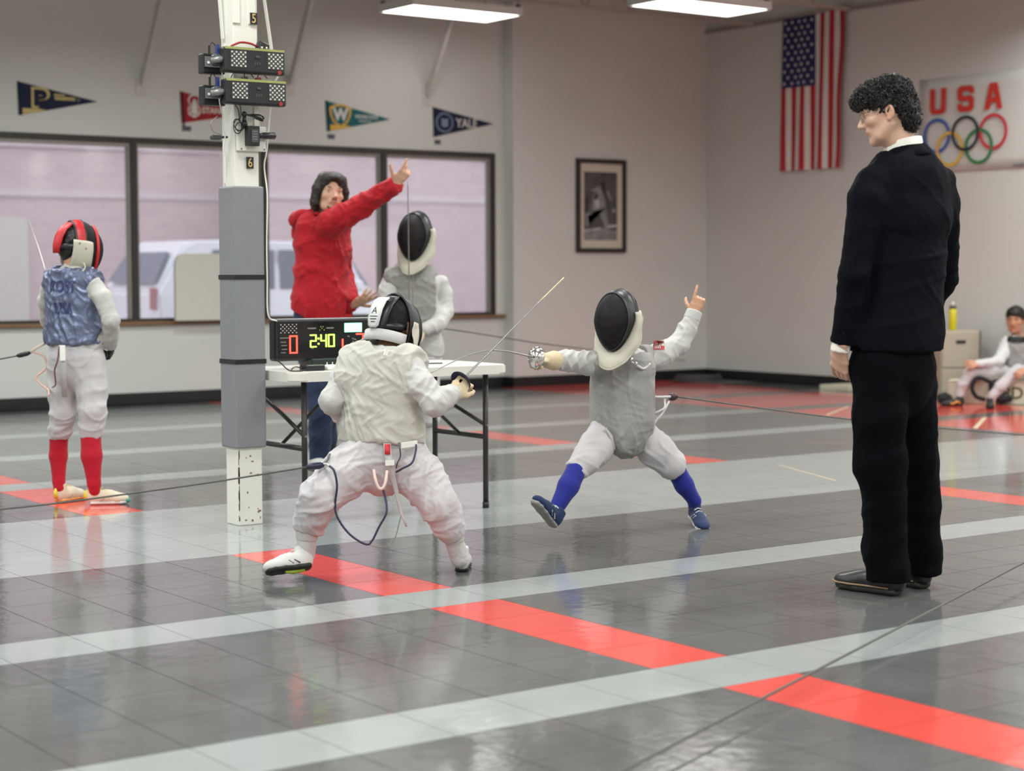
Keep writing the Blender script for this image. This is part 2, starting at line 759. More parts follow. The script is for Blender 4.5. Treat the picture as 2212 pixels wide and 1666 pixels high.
def tile_material(name, c, var):
    m, nt, b = _nodes(name)
    tc = nt.nodes.new('ShaderNodeTexCoord')
    geo = nt.nodes.new('ShaderNodeNewGeometry')
    n1 = nt.nodes.new('ShaderNodeTexNoise')
    n1.inputs['Scale'].default_value = 2.2
    n1.inputs['Detail'].default_value = 8
    n1.inputs['Roughness'].default_value = 0.65
    nt.links.new(geo.outputs['Position'], n1.inputs['Vector'])
    r = nt.nodes.new('ShaderNodeValToRGB')
    r.color_ramp.elements[0].position, r.color_ramp.elements[1].position = 0.32, 0.68
    r.color_ramp.elements[0].color = (*[x * (1 - var) for x in c], 1)
    r.color_ramp.elements[1].color = (*[min(1, x * (1 + var)) for x in c], 1)
    nt.links.new(n1.outputs['Fac'], r.inputs['Fac'])
    nt.links.new(r.outputs['Color'], b.inputs['Base Color'])
    n2 = nt.nodes.new('ShaderNodeTexNoise')
    n2.inputs['Scale'].default_value = 16
    n2.inputs['Detail'].default_value = 3
    nt.links.new(geo.outputs['Position'], n2.inputs['Vector'])
    mr = nt.nodes.new('ShaderNodeMapRange')
    mr.inputs['To Min'].default_value, mr.inputs['To Max'].default_value = 0.06, 0.15
    nt.links.new(n1.outputs['Fac'], mr.inputs['Value'])
    nt.links.new(mr.outputs['Result'], b.inputs['Roughness'])
    bp = nt.nodes.new('ShaderNodeBump')
    bp.inputs['Strength'].default_value = 0.16
    bp.inputs['Distance'].default_value = 0.006
    nt.links.new(n2.outputs['Fac'], bp.inputs['Height'])
    nt.links.new(bp.outputs['Normal'], b.inputs['Normal'])
    b.inputs['Specular IOR Level'].default_value = 0.75
    return m


M_TILE = [tile_material('tile_dark_grey', srgb(95, 96, 95), 0.16),
          tile_material('tile_light_grey', srgb(152, 157, 155), 0.06),
          tile_material('tile_red', srgb(212, 82, 73), 0.05)]
M_SUB = mat('subfloor', srgb(52, 52, 50), 0.7)

floor = Geo().span((XL, YF, -0.08), (XR + 0.2, YB + 0.2, -0.009)).build('floor', M_SUB)
struct(floor)

T, TX0, TY0 = 0.304, 3.490, 3.787


def tile_kind(m, n):
    stripe = n in (-10, -9, -5, 0, 5, 10, 11, 12, 13, 14, 19, 24, 29, 34, 35) or n < -10
    if 24 <= m <= 30:
        return 0 if n in (19, 24, 29) else (1 if n in (10, 11, 12, 13, 14) else 2)
    if stripe:
        return 1
    if m in (0, 13, -13):
        return 2
    return 0


def tile_mesh(kind):
    g = Geo()
    h = T / 2 - 0.0015
    vs = []
    for z, e in ((-0.009, h), (0.0, h)):
        vs += [(-e, -e, z), (e, -e, z), (e, e, z), (-e, e, z)]
    fs = [(4, 5, 6, 7)]
    for a in (0,):
        fs += [(a + k, a + (k + 1) % 4, a + 4 + (k + 1) % 4, a + 4 + k) for k in range(4)]
    me = bpy.data.meshes.new('tile')
    me.from_pydata(vs, [], fs)
    me.materials.append(M_TILE[kind])
    return me, vs, fs


TM = [tile_mesh(k) for k in range(3)]
near_tiles, far_tiles = [], []
for m in range(-32, 34):
    for n in range(-32, 38):
        cx, cy = TX0 + (m + 0.5) * T, TY0 + (n + 0.5) * T
        if cx > XR - 0.1 or cy > YB - 0.1 or cx < XL + 0.2 or cy < YF + 0.2:
            continue
        p = project((cx, cy, 0))
        d = math.hypot(cx, cy)
        inside = p is not None and -40 < p[0] < 2252 and p[1] < 1706
        (near_tiles if inside else far_tiles).append((d, cx, cy, tile_kind(m, n)))
near_tiles.sort()
far_tiles += near_tiles[300:]
for d, cx, cy, k in near_tiles[:300]:
    o = bpy.data.objects.new('tile', TM[k][0])
    o.location = (cx, cy, 0)
    COL.objects.link(o)
    o.parent = floor
g = Geo()
for d, cx, cy, k in far_tiles:
    g.add([(x + cx, y + cy, z) for x, y, z in TM[k][1]], TM[k][2], k)
me = bpy.data.meshes.new('tile_field')
me.from_pydata(g.v, [], g.f)
me.polygons.foreach_set('material_index', g.mi)
finish(link('tile_field', me, M_TILE, floor), kind='stuff')

# walls, ceiling
WIN_X = [2.89 + 1.32 * i for i in range(7)]      # mullion axes: 2.89 ... 10.81
WZ0, WZ1, WX0, WX1 = 0.75, 2.40, WIN_X[0], WIN_X[-1]
g = Geo()
g.span((XL, YB, 0), (WX0, YB + 0.18, ZC))
g.span((WX1 + 0.02, YB, 0), (XSTEP, YB + 0.18, ZC))
g.span((WX0, YB, 0), (WX1 + 0.02, YB + 0.18, WZ0))
g.span((WX0, YB, WZ1), (WX1 + 0.02, YB + 0.18, ZC))
g.span((XSTEP, YB2, 0), (XR + 0.2, YB + 0.18, ZC))
struct(g.build('wall_back', M_WALL))
struct(Geo().span((XR, YF, 0), (XR + 0.2, YB2, ZC)).build('wall_right', M_WALL))
struct(Geo().span((XL - 0.2, YF, 0), (XL, YB + 0.18, ZC)).build('wall_left', M_WALL))
struct(Geo().span((XL - 0.2, YF - 0.2, 0), (XR + 0.2, YF, ZC)).build('wall_front', M_WALL))
ceil = struct(Geo().span((XL - 0.2, YF - 0.2, ZC), (XR + 0.2, YB + 0.18, ZC + 0.15)).build('ceiling', M_CEIL))

struct(Geo().span((XL, YB - 0.012, 0), (XSTEP, YB, 0.105)).span((XSTEP - 0.012, YB2 - 0.012, 0), (XSTEP, YB - 0.012, 0.105))
       .span((XSTEP, YB2 - 0.012, 0), (XR, YB2, 0.105)).build('baseboard_back', M_BLACK))
struct(Geo().span((XR - 0.012, YF, 0), (XR, YB2 - 0.012, 0.105)).build('baseboard_right', M_BLACK))
struct(Geo().span((WX0 - 0.1, YB - 0.05, WZ0 - 0.035), (WX1 + 0.12, YB + 0.05, WZ0), bev=0.006).build('trim_1', M_WOODSILL))
struct(Geo().span((XR - 0.03, 9.0, 3.80), (XR, YB2, 3.84)).build('trim_2', M_ALU))


def glass_material():
    m = bpy.data.materials.new('window_glass')
    m.use_nodes = True
    nt = m.node_tree
    nt.nodes.clear()
    out = nt.nodes.new('ShaderNodeOutputMaterial')
    tr = nt.nodes.new('ShaderNodeBsdfTransparent')
    tr.inputs['Color'].default_value = (0.93, 0.93, 0.95, 1)
    gl = nt.nodes.new('ShaderNodeBsdfGlossy')
    gl.inputs['Roughness'].default_value = 0.03
    fr = nt.nodes.new('ShaderNodeFresnel')
    fr.inputs['IOR'].default_value = 1.5
    mx = nt.nodes.new('ShaderNodeMixShader')
    nt.links.new(fr.outputs[0], mx.inputs[0])
    nt.links.new(tr.outputs[0], mx.inputs[1])
    nt.links.new(gl.outputs[0], mx.inputs[2])
    df = nt.nodes.new('ShaderNodeBsdfTranslucent')       # film of dust on the pane
    df.inputs['Color'].default_value = (0.9, 0.86, 0.88, 1)
    m2 = nt.nodes.new('ShaderNodeMixShader')
    ns = nt.nodes.new('ShaderNodeTexNoise')
    ns.inputs['Scale'].default_value = 3
    mr = nt.nodes.new('ShaderNodeMapRange')
    mr.inputs['To Min'].default_value, mr.inputs['To Max'].default_value = 0.09, 0.15
    nt.links.new(ns.outputs['Fac'], mr.inputs['Value'])
    nt.links.new(mr.outputs['Result'], m2.inputs[0])
    nt.links.new(mx.outputs[0], m2.inputs[1])
    nt.links.new(df.outputs[0], m2.inputs[2])
    nt.links.new(m2.outputs[0], out.inputs['Surface'])
    return m


M_GLASS = glass_material()
for i in range(6):
    x0, x1 = WIN_X[i], WIN_X[i + 1]
    w = empty('window_%d' % (i + 1), ((x0 + x1) / 2, YB, WZ0), kind='structure')
    f = 0.03
    Geo().span((x0 - f, YB - 0.012, WZ0), (x0 + f, YB + 0.08, WZ1)).build('mullion', M_FRAME, w)
    if i == 5:
        Geo().span((x1 - f, YB - 0.012, WZ0), (x1 + 0.02, YB + 0.08, WZ1)).build('mullion', M_FRAME, w)
    Geo().span((x0 + f, YB - 0.012, WZ1 - 0.05), (x1 - f, YB + 0.08, WZ1)).build('head_rail', M_FRAME, w)
    Geo().span((x0 + f, YB - 0.012, WZ0), (x1 - f, YB + 0.08, WZ0 + 0.025)).build('bottom_rail', M_FRAME, w)
    g = Geo()
    e = 0.022
    g.span((x0 + f, YB + 0.01, WZ0 + 0.025), (x0 + f + e, YB + 0.07, WZ1 - 0.05))
    g.span((x1 - f - e, YB + 0.01, WZ0 + 0.025), (x1 - f, YB + 0.07, WZ1 - 0.05))
    g.span((x0 + f + e, YB + 0.01, WZ1 - 0.085), (x1 - f - e, YB + 0.07, WZ1 - 0.05))
    g.build('inner_bead', M_ALU, w)
    Geo().span((x0 + f + e, YB + 0.045, WZ0 + 0.025), (x1 - f - e, YB + 0.047, WZ1 - 0.085)).build('pane', M_GLASS, w)

# hanging fluorescent troffers: two in view, the rest of the hall's rows as area lamps
M_LAMP = emit('lamp_diffuser', (1.0, 0.99, 0.96), LIGHT_EMISSION)
M_WHITE = mat('white_enamel', srgb(225, 224, 220), 0.35, var=0.02)
ZL = 3.60


def troffer(cx, cy, label):
    t = empty('ceiling_light', (cx, cy, ZL), label, 'light', 'hanging fluorescent lights')
    Geo().span((cx - 0.60, cy - 0.29, ZL), (cx + 0.60, cy + 0.29, ZL + 0.006)).build('diffuser', M_LAMP, t)
    g = Geo()
    for s in (-1, 1):
        g.span((cx - 0.615, cy + s * 0.29 - 0.012, ZL - 0.004), (cx + 0.615, cy + s * 0.29 + 0.012, ZL + 0.07))
        g.span((cx + s * 0.605 - 0.01, cy - 0.28, ZL - 0.004), (cx + s * 0.605 + 0.01, cy + 0.28, ZL + 0.07))
    g.span((cx - 0.6, cy - 0.28, ZL + 0.06), (cx + 0.6, cy + 0.28, ZL + 0.075))
    g.build('housing', M_WHITE, t)
    for sx in (-1, 1):
        for sy in (-1, 1):
            Geo().tube([(cx + sx * 0.58, cy + sy * 0.27, ZL + 0.07), (cx + sx * 0.58, cy + sy * 0.27, ZC)], 0.004, 5).build('hanger', M_ALU, t)
            Geo().box((cx + sx * 0.58, cy + sy * 0.27, ZL + 0.085), (0.03, 0.03, 0.03)).build('clip', M_FRAME, t)


troffer(9.60, 14.17, 'white fluorescent ceiling light hanging near the window wall')
troffer(11.25, 12.54, 'white fluorescent ceiling light hanging near the corner by the flag')
LAMP_W = 61.0
for ix in range(6):
    for iy in range(7):
        x, y = -3.6 + 3.3 * ix, -4.2 + 2.75 * iy
        if y > 11.2 and x > 8:
            continue
        l = bpy.data.lights.new('troffer_lamp', 'AREA')
        l.shape = 'RECTANGLE'
        l.size, l.size_y = 1.2, 0.6
        l.energy = LAMP_W
        l.color = (0.972, 1.0, 0.975)
        l.spread = math.radians(166)
        o = bpy.data.objects.new('troffer_lamp', l)
        o.location = (x, y, ZL)
        COL.objects.link(o)

# open-web joists and a pipe below the deck
M_STEEL = mat('joist_paint', srgb(176, 172, 164), 0.6, var=0.05)
M_STRUT = mat('strut_paint', srgb(205, 202, 195), 0.6, var=0.03)
for k, y in enumerate((14.3, 12.9, 11.4)):
    j = empty('ceiling_joist', (10.5, y, 3.78), ['pale open-web steel joist running above the hanging lights by the windows',
              'pale open-web steel joist in front of the flag wall', 'pale open-web steel joist crossing above the suited man'][k],
              'joist', 'roof joists')
    Geo().span((7.0, y - 0.025, 3.80), (XR, y + 0.025, 3.84)).build('bottom_chord', M_STEEL, j)
    Geo().span((7.0, y - 0.025, 4.19), (XR, y + 0.025, 4.23)).build('top_chord', M_STEEL, j)
    g = Geo()
    x = 7.1
    while x < XR - 0.6:
        g.tube([(x, y, 3.82), (x + 0.3, y, 4.2)], 0.01, 5)
        g.tube([(x + 0.3, y, 4.2), (x + 0.6, y, 3.82)], 0.01, 5)
        x += 0.6
    g.build('web_bars', M_STEEL, j)

# diagonal braces from the window wall up to the roof
for k, (a, b) in enumerate((((304, 182), (346, 0)), ((625, 180), (668, 8)), ((921, 205), (968, 55)))):
    p0 = on_y(a[0], a[1], YB)
    top = on_x(b[0], b[1], p0[0])
    d = (top - p0)
    top = p0 + d * ((ZC - 0.05 - p0[2]) / d[2])
    s = empty('wall_brace', p0, ['white diagonal brace on the wall between the two left pennants',
              'white diagonal brace on the wall beside the column boxes',
              'white diagonal brace rising above the navy pennant with the round seal'][k], 'brace', 'diagonal wall braces')
    Geo().bar(p0 + np.array([0, -0.02, 0]), top, 0.075, 0.03, (1, 0, 0)).build('strut', M_STRUT, s)
    Geo().span((p0[0] - 0.05, YB - 0.012, p0[2] - 0.10), (p0[0] + 0.05, YB, p0[2] + 0.06)).build('foot_plate', M_STRUT, s)

# ------------------------------------------------------------------ outside the windows
def brick_material():
    m, nt, b = _nodes('pale_brick')
    geo = nt.nodes.new('ShaderNodeNewGeometry')
    sp = nt.nodes.new('ShaderNodeSeparateXYZ')
    cb = nt.nodes.new('ShaderNodeCombineXYZ')
    nt.links.new(geo.outputs['Position'], sp.inputs[0])
    nt.links.new(sp.outputs['X'], cb.inputs['X'])
    nt.links.new(sp.outputs['Z'], cb.inputs['Y'])
    br = nt.nodes.new('ShaderNodeTexBrick')
    br.inputs['Color1'].default_value = (*srgb(186, 164, 164), 1)
    br.inputs['Color2'].default_value = (*srgb(174, 152, 154), 1)
    br.inputs['Mortar'].default_value = (*srgb(188, 170, 170), 1)
    br.inputs['Scale'].default_value = 1.0
    br.inputs['Brick Width'].default_value = 0.24
    br.inputs['Row Height'].default_value = 0.085
    br.inputs['Mortar Size'].default_value = 0.010
    nt.links.new(cb.outputs[0], br.inputs['Vector'])
    nt.links.new(br.outputs['Color'], b.inputs['Base Color'])
    b.inputs['Roughness'].default_value = 0.9
    return m


M_BRICK = brick_material()
M_ASPH = mat('asphalt', srgb(140, 138, 140), 0.9, var=0.1)
M_STONE = mat('stone_band', srgb(188, 176, 176), 0.8, var=0.04)
M_DOORM = mat('painted_steel_door', srgb(186, 182, 172), 0.6, var=0.03)
Geo().span((-14, YB + 0.2, -0.30), (40, 45, -0.12)).build('pavement', M_ASPH, kind='structure')
YO = 26.0
bld = empty('building', (10, YO, 0), 'pale pink brick building across the car park outside the windows', 'building')
Geo().span((-6, YO, -0.12), (13.2, YO + 1.0, 7)).span((13.2, YO - 1.2, -0.12), (32, YO + 1, 7)).build('brick_wall', M_BRICK, bld)
for z in (2.32, 3.05):
    Geo().span((-6, YO - 0.04, z), (13.2, YO, z + 0.10)).span((13.16, YO - 1.24, z), (32, YO - 1.2, z + 0.10)).build('stone_band', M_STONE, bld)
Geo().span((8.3, YO - 0.06, -0.12), (10.0, YO, 2.0)).build('roll_door', M_DOORM, bld)
for xx in (15.4, 19.2, 22.4):
    g = Geo()
    g.span((xx - 0.9, YO - 1.25, 0.2), (xx + 0.9, YO - 1.2, 1.9))
    g.build('panel', M_STONE, bld)
    Geo().span((xx - 0.7, YO - 1.28, 0.4), (xx + 0.7, YO - 1.25, 1.7)).build('panel_face', mat('panel_pink', srgb(196, 172, 172), 0.8), bld)

M_CARW = mat('car_white', srgb(232, 234, 238), 0.25, var=0.01, coat=0.6)
M_CARG = mat('car_glass', srgb(84, 98, 116), 0.08, var=0.05)
M_CARR = mat('tail_lamp_red', srgb(150, 70, 70), .2)
M_TYRE = mat('tyre', srgb(35, 35, 36), 0.8)


def vehicle(x0, y0, L, Hh, label):
    """side-on van or hatch facing +X; profile extruded across its width"""
    c = empty('car', (x0, y0, -0.12), label, 'car')
    prof = [(0, .28), (0, .62), (.015, .66), (.085, .93), (.13, .985), (.22, .99), (.60, .98), (.66, .95), (.74, .66), (.80, .58), (.95, .50), (1, .42), (1, .2), (.96, .17), (.04, .17)]
    W = 1.75
    top = [(a * L, b * Hh) for a, b in prof]
    bm = bmesh.new()
    ra = [bm.verts.new((x0 + px, y0 - W / 2 + (0.10 if pz > 0.62 * Hh else 0), pz - 0.12)) for px, pz in top]
    rb = [bm.verts.new((x0 + px, y0 + W / 2 - (0.10 if pz > 0.62 * Hh else 0), pz - 0.12)) for px, pz in top]
    bm.faces.new(ra[::-1])
    bm.faces.new(rb)
    for k in range(len(top)):
        bm.faces.new((ra[k], ra[(k + 1) % len(top)], rb[(k + 1) % len(top)], rb[k]))
    bmesh.ops.recalc_face_normals(bm, faces=bm.faces)
    bmesh.ops.bevel(bm, geom=bm.edges[:], offset=0.03, segments=2, affect='EDGES')
    me = bpy.data.meshes.new('car_body')
    bm.to_mesh(me)
    bm.free()
    link('car_body', me, M_CARW, c)
    yy = y0 - W / 2 + 0.06
    for (a, b_) in (((.16, .64), (.40, .64)), ((.42, .64), (.70, .64))):
        q = [(a[0] * L, .64 * Hh), (b_[0] * L, .64 * Hh), ((b_[0] - (.06 if b_[0] > .5 else 0)) * L, .92 * Hh), ((a[0] + (.03 if a[0] < .3 else 0)) * L, .92 * Hh)]
        Geo().prism([(x0 + u, y0 - W / 2 + 0.085, v - 0.12) for u, v in q], (0, 0, 0), (0, -0.03, 0)).build('side_window', M_CARG, c)
    Geo().prism([(x0 + .672 * L, y0 - W / 2 + .2, .92 * Hh - .12), (x0 + .672 * L, y0 + W / 2 - .2, .92 * Hh - .12),
                 (x0 + .752 * L, y0 + W / 2 - .16, .66 * Hh - .12), (x0 + .752 * L, y0 - W / 2 + .16, .66 * Hh - .12)], (0, 0, 0), (0.03, 0, 0.01)).build('windscreen', M_CARG, c)
    Geo().prism([(x0 + .020 * L - .03, y0 - W / 2 + .22, .69 * Hh - .12), (x0 + .020 * L - .03, y0 + W / 2 - .22, .69 * Hh - .12),
                 (x0 + .078 * L - .03, y0 + W / 2 - .30, .90 * Hh - .12), (x0 + .078 * L - .03, y0 - W / 2 + .30, .90 * Hh - .12)], (0, 0, 0), (-0.035, 0, 0.01)).build('rear_window', M_CARG, c)
    for s in (-1, 1):
        Geo().box((x0 - .01, y0 + s * .72, .58 * Hh - .12), (.04, .16, .26), bev=.01).build('tail_lamp', M_CARR, c)
    Geo().box((x0 - .02, y0, .33 * Hh - .12), (.10, 1.7, .20), bev=.03).build('bumper', M_CARW, c)
    Geo().box((x0 + .68 * L, y0 - W / 2 - 0.08, .66 * Hh - .12), (.12, .18, .14), bev=.03).build('wing_mirror', M_CARW, c)
    for u in (.2, .82):
        for s in (-1, 1):
            w = Geo().disc((x0 + u * L, y0 + s * (W / 2 - 0.12), .33 - .12), (0, 1, 0), .33, .24, 24).build('wheel', M_TYRE, c)
    return c


vehicle(9.2, 20.6, 3.9, 1.72, 'white car parked outside behind the left windows')
# white folding tabletop leaning inside against the second window
tt = empty('leaning_tabletop', (7.45, YB - 0.12, 0.75), 'off-white tabletop with rounded corners leaning at the window beside the column', 'tabletop')
p0, p1 = on_y(377, 548, YB - 0.11), on_y(560, 690, YB - 0.11)
g = Geo()
out = []
x0, x1, z0, z1, r = p0[0], p0[0] + 0.76, 0.752, p0[2], 0.10
for cx, cz, a0 in ((x0 + r, z1 - r, 90), (x1 - r, z1 - r, 0)):
    arc = [(cx + r * math.cos(math.radians(a)), cz + r * math.sin(math.radians(a))) for a in ((180, 165, 150, 135, 120, 105, 90) if a0 == 90 else (90, 75, 60, 45, 30, 15, 0))]
    out += arc
out = [(x0, z0)] + out + [(x1, z0)]
g.prism([(x, YB - 0.085, z) for x, z in out], (0, 0, 0), (0, -0.04, 0))
g.build('board', mat('plastic_offwhite', srgb(206, 205, 196), 0.5, var=0.02), tt)
Geo().span((x0 + 0.10, YB - 0.084, z0 + 0.1), (x1 - 0.10, YB - 0.062, z0 + 0.14)).build('frame_rail', M_ALU, tt)
# ------------------------------------------------------------------ column with its scoring boxes
M_COLP = mat('column_paint', srgb(222, 221, 212), 0.45, var=0.03, scale=6)
M_PAD = mat('grey_vinyl_pad', srgb(124, 125, 129), 0.42, var=0.03)
M_TAPE = mat('black_tape', srgb(20, 20, 26), 0.35)
M_PLAST = mat('black_plastic', srgb(26, 26, 29), 0.38, var=0.1)
M_DGREY = mat('dark_grey_plastic', srgb(62, 63, 66), 0.5)
M_GREYM = mat('grey_metal', srgb(128, 129, 128), 0.35, metal=0.4)
M_GOLD = mat('gold_print', srgb(214, 182, 110), 0.4)
M_WPRINT = mat('white_print', srgb(232, 232, 226), 0.6, var=0.02)
M_RUST = mat('rust_chips', srgb(120, 96, 66), 0.8, var=0.3, scale=60)
M_REDP = mat('red_plastic', srgb(150, 34, 38), 0.4)
M_LEDOFF = mat('unlit_leds', srgb(205, 205, 190), 0.3)
M_YGREEN = mat('yellowed_edge', srgb(150, 155, 92), 0.4)

CX, CY, CW = 3.985, 7.645, 0.125
col = empty('column', (CX, CY, 0), 'white square steel column wrapped in grey padding', 'column')
h = CW / 2
g = Geo().span((CX - h, CY - h, 0), (CX + h, CY + h, ZC), bev=0.004)
g.build('post', M_COLP, col)
g = Geo()
g.span((CX - h - 0.005, CY - h - 0.007, 2.34), (CX - h + 0.032, CY - h, ZC))
g.span((CX + h - 0.048, CY - h - 0.006, 2.34), (CX + h - 0.012, CY - h, ZC))
g.build('channel', M_COLP, col)
ph = h + 0.017
for k, (z0, z1) in enumerate(((0.365, 0.77), (0.775, 1.165), (1.17, 1.59))):
    Geo().span((CX - ph, CY - ph, z0), (CX + ph, CY + ph, z1), bev=0.008).build('pad', M_PAD, col)
for z in (0.772, 1.167):
    Geo().span((CX - ph - 0.002, CY - ph - 0.002, z - 0.011), (CX + ph + 0.002, CY + ph + 0.002, z + 0.011)).build('tape_band', M_TAPE, col)
random.seed(3)
g = Geo()
for k in range(34):
    z = random.uniform(0.01, 0.34)
    if random.random() < 0.6:
        g.box((CX - h + random.uniform(0, .004), CY - h - 0.0006, z), (random.uniform(.003, .007), 0.0012, random.uniform(.008, .05)))
    else:
        g.box((CX + random.uniform(-.03, .05), CY - h - 0.0006, z), (random.uniform(.003, .012), 0.0012, random.uniform(.003, .012)))
finish(g.build('paint_chip', M_RUST, col), label='chipped paint with rust showing near the foot', kind='stuff')


def number_plate(ch, z, dx):
    p = empty('number_plate', (CX + dx, CY - h - 0.008, z), ('black plate with gold numeral %s ' % ch) + ('high on the column above the scoring boxes' if ch == '5' else 'just above the grey column padding'), 'sign', 'number plates on the column')
    Geo().box((CX + dx, CY - h - 0.009, z), (0.036, 0.004, 0.054)).build('plate', M_PLAST, p)
    lettering('numeral', ch, 0.060, (CX + dx, CY - h - 0.012, z - 0.001), (1, 0, 0), (0, 0, 1), M_GOLD, p, 0.001, 0.8)


number_plate('5', on_y(546, 41, CY - h)[2], on_y(546, 41, CY - h)[0] - CX)
number_plate('6', on_y(538, 352, CY - h)[2], on_y(538, 352, CY - h)[0] - CX)


def score_box(px, py, label, gap):
    """small black repeater with two LED matrices"""
    c = on_y(px, py, CY - h - 0.075)
    b = empty('score_box', c, label, 'scoring box')
    w, hh, d = 0.315, 0.115, 0.055
    x, y, z = c
    Geo().box((x, y, z), (w, d, hh), bev=0.010).build('case', M_PLAST, b)
    Geo().span((x - w / 2 + .006, y - d / 2 - 0.001, z + hh / 2 - 0.010), (x + w / 2 - .004, y + d / 2 - 0.01, z + hh / 2 + 0.001)).build('top_edge', M_YGREEN, b)
    for s in (-0.085, 0.105):
        g = Geo()
        Geo().box((x + s, y - d / 2 - 0.001, z + 0.004), (0.082, 0.002, 0.076)).build('window', M_DGREY, b)
        for i in range(7):
            for j in range(7):
                if (i + j) % 2 == 0:
                    g.box((x + s - 0.034 + 0.0113 * i, y - d / 2 - 0.003, z + 0.004 - 0.031 + 0.0103 * j), (0.0075, 0.003, 0.0075))
        finish(g.build('led_matrix', M_LEDOFF, b), kind='stuff')
    Geo().box((x + 0.012, y - d / 2 - 0.003, z + 0.018), (0.022, 0.006, 0.012), bev=0.003).build('button', M_DGREY, b)
    for k in range(3):
        Geo().box((x + 0.0 + 0.012 * k, y - d / 2 - 0.001, z - 0.012), (0.007, 0.002, 0.012)).build('marking', M_DGREY, b)
    Geo().disc((x + 0.125, y - d / 2 - 0.002, z - 0.046), (0, 1, 0), 0.010, 0.004, 14).build('badge', M_REDP, b)
    return b, c


sb1, c1 = score_box(545, 133, 'upper black scoring box with LED dots strapped on the column', 0)
sb2, c2 = score_box(548, 201, 'lower black scoring box with LED dots strapped on the column', 0)
for k, (c, nm) in enumerate(((c1, 'upper'), (c2, 'lower'))):
    p = on_y((457, 458)[k], (139, 207)[k], CY - 0.02)
    r = empty('receiver_box', p, '%s grey receiver box with antenna left of the column' % nm, 'receiver')
    x, y, z = p
    Geo().box((x, y, z), (0.115, 0.05, 0.092), bev=0.006).build('case', M_PLAST, r)
    Geo().box((x + .002, y - 0.026, z + 0.008), (0.10, 0.004, 0.048)).build('face_plate', M_GREYM, r)
    Geo().disc((x - 0.03, y - 0.029, z + 0.004), (0, 1, 0), 0.006, 0.004, 10).build('screw', M_WPRINT, r)
    Geo().tube([(x - 0.01, y, z + 0.045), (x - 0.01, y, z + 0.085)], 0.006, 6).build('antenna', M_PLAST, r)
    cord('lead', [(x - 0.01, y, z + 0.08), (x + 0.0, y - .005, z + 0.10), (x + 0.02, y, z + 0.085), (x + 0.028, y, z + 0.04)], 0.0022, M_PLAST, r)
    q = on_y((485, 485)[k], (131, 201)[k], CY - h - 0.04)
    cl = empty('cable_clamp', q, '%s silver clamp joining the grey receiver to the black box' % nm, 'clamp')
    q = q + np.array([-0.036, 0, 0])
    Geo().box(q + np.array([-.004, 0, 0]), (0.042, 0.05, 0.055), bev=0.012).build('jaw', M_DGREY, cl)
    Geo().tube([q + np.array([-0.045, -0.03, -0.008]), q + np.array([-0.01, -0.036, 0.0]), q + np.array([0.032, -0.034, 0.004])], [0.012, 0.016, 0.012], 10).build('bolt', M_GREYM, cl, True)
    Geo().box(q + np.array([0.0, 0.0, 0.045]), (0.012, 0.02, 0.05)).build('blue_clip', mat('blue_clip', srgb(38, 48, 110), 0.4), cl)

# plugs on top of the boxes
p = on_y(566, 103, CY - h - 0.05)
k_ = empty('power_plug', p, 'black power plug lying on top of the upper scoring box', 'plug')
Geo().box(p, (0.055, 0.04, 0.05), bev=0.008, rot=Matrix.Rotation(0.35, 3, 'Y')).build('body', M_PLAST, k_)
for dx in (-0.012, 0.012):
    Geo().disc(p + np.array([dx, -0.022, -0.002]), (0, 1, 0), 0.0045, 0.004, 8).build('pin', M_WPRINT, k_)
cord('power_lead', [p + np.array([-0.02, 0, 0.0]), p + np.array([-0.06, -.01, 0.012]), p + np.array([-0.11, 0, 0.016]), p + np.array([-0.16, 0.0, -0.004])], 0.005, M_REDP, None, label='dark red lead running along the top of the upper scoring box', cat='cable')
for px, py, mm, lb in ((531, 175, M_DGREY, 'grey connector plugged into the lower scoring box'), (560, 177, M_REDP, 'red connector plugged into the lower scoring box')):
    p = on_y(px, py, CY - h - 0.06)
    k_ = empty('connector', p, lb, 'connector')
    Geo().prism([p + np.array([-.022, 0, -.018]), p + np.array([.022, 0, -.018]), p + np.array([.017, 0, .004]), p + np.array([.008, 0, .02]), p + np.array([-.008, 0, .02]), p + np.array([-.017, 0, .004])], (0, 0, 0), (0, .025, 0)).build('hood', mm, k_)
    cord('lead', [p + np.array([0, .012, .018]), p + np.array([.0, .012, .03]), p + np.array([.02, .014, .045]), p + np.array([.05, .016, .02])], 0.0025, mm, k_)

# mounting plate, adapter, plug and looped leads below
yb = CY - h - 0.012
p = on_y(542, 300, yb)
mp_ = empty('mounting_plate', p, 'white mounting plate screwed on the column below the boxes', 'plate')
Geo().box(p, (0.15, 0.018, 0.115), bev=0.003).build('plate', M_COLP, mp_)
Geo().span((p[0] + 0.01, yb - 0.02, p[2] + .05), (p[0] + 0.034, yb, c2[2] - 0.04)).build('riser', M_COLP, mp_)
for dx in (-0.055, 0.065):
    Geo().disc((p[0] + dx, yb - 0.0105, p[2] - 0.048), (0, 1, 0), 0.004, 0.004, 8).build('screw', M_GREYM, mp_)
p = on_y(545, 294, yb - 0.031)
ad = empty('power_adapter', p, 'black power adapter block hung on the column', 'adapter')
Geo().box(p, (0.062, 0.036, 0.092), bev=0.004).build('block', M_PLAST, ad)
Geo().box(p + np.array([.003, -.0205, 0]), (0.036, 0.002, 0.06)).build('rating_plate', M_DGREY, ad)
for i in range(4):
    Geo().box(p + np.array([.003, -.022, 0.02 - 0.012 * i]), (0.024, 0.001, 0.003)).build('print_line', M_GREYM, ad)
Geo().tube([p + np.array([.031, 0, 0.0]), p + np.array([.05, 0, 0.004]), p + np.array([.06, 0, .004]), p + np.array([.115, 0, .006]), p + np.array([.122, 0, .006])], [.012, .013, .016, .017, .008], 10).build('plug', M_PLAST, ad, True)
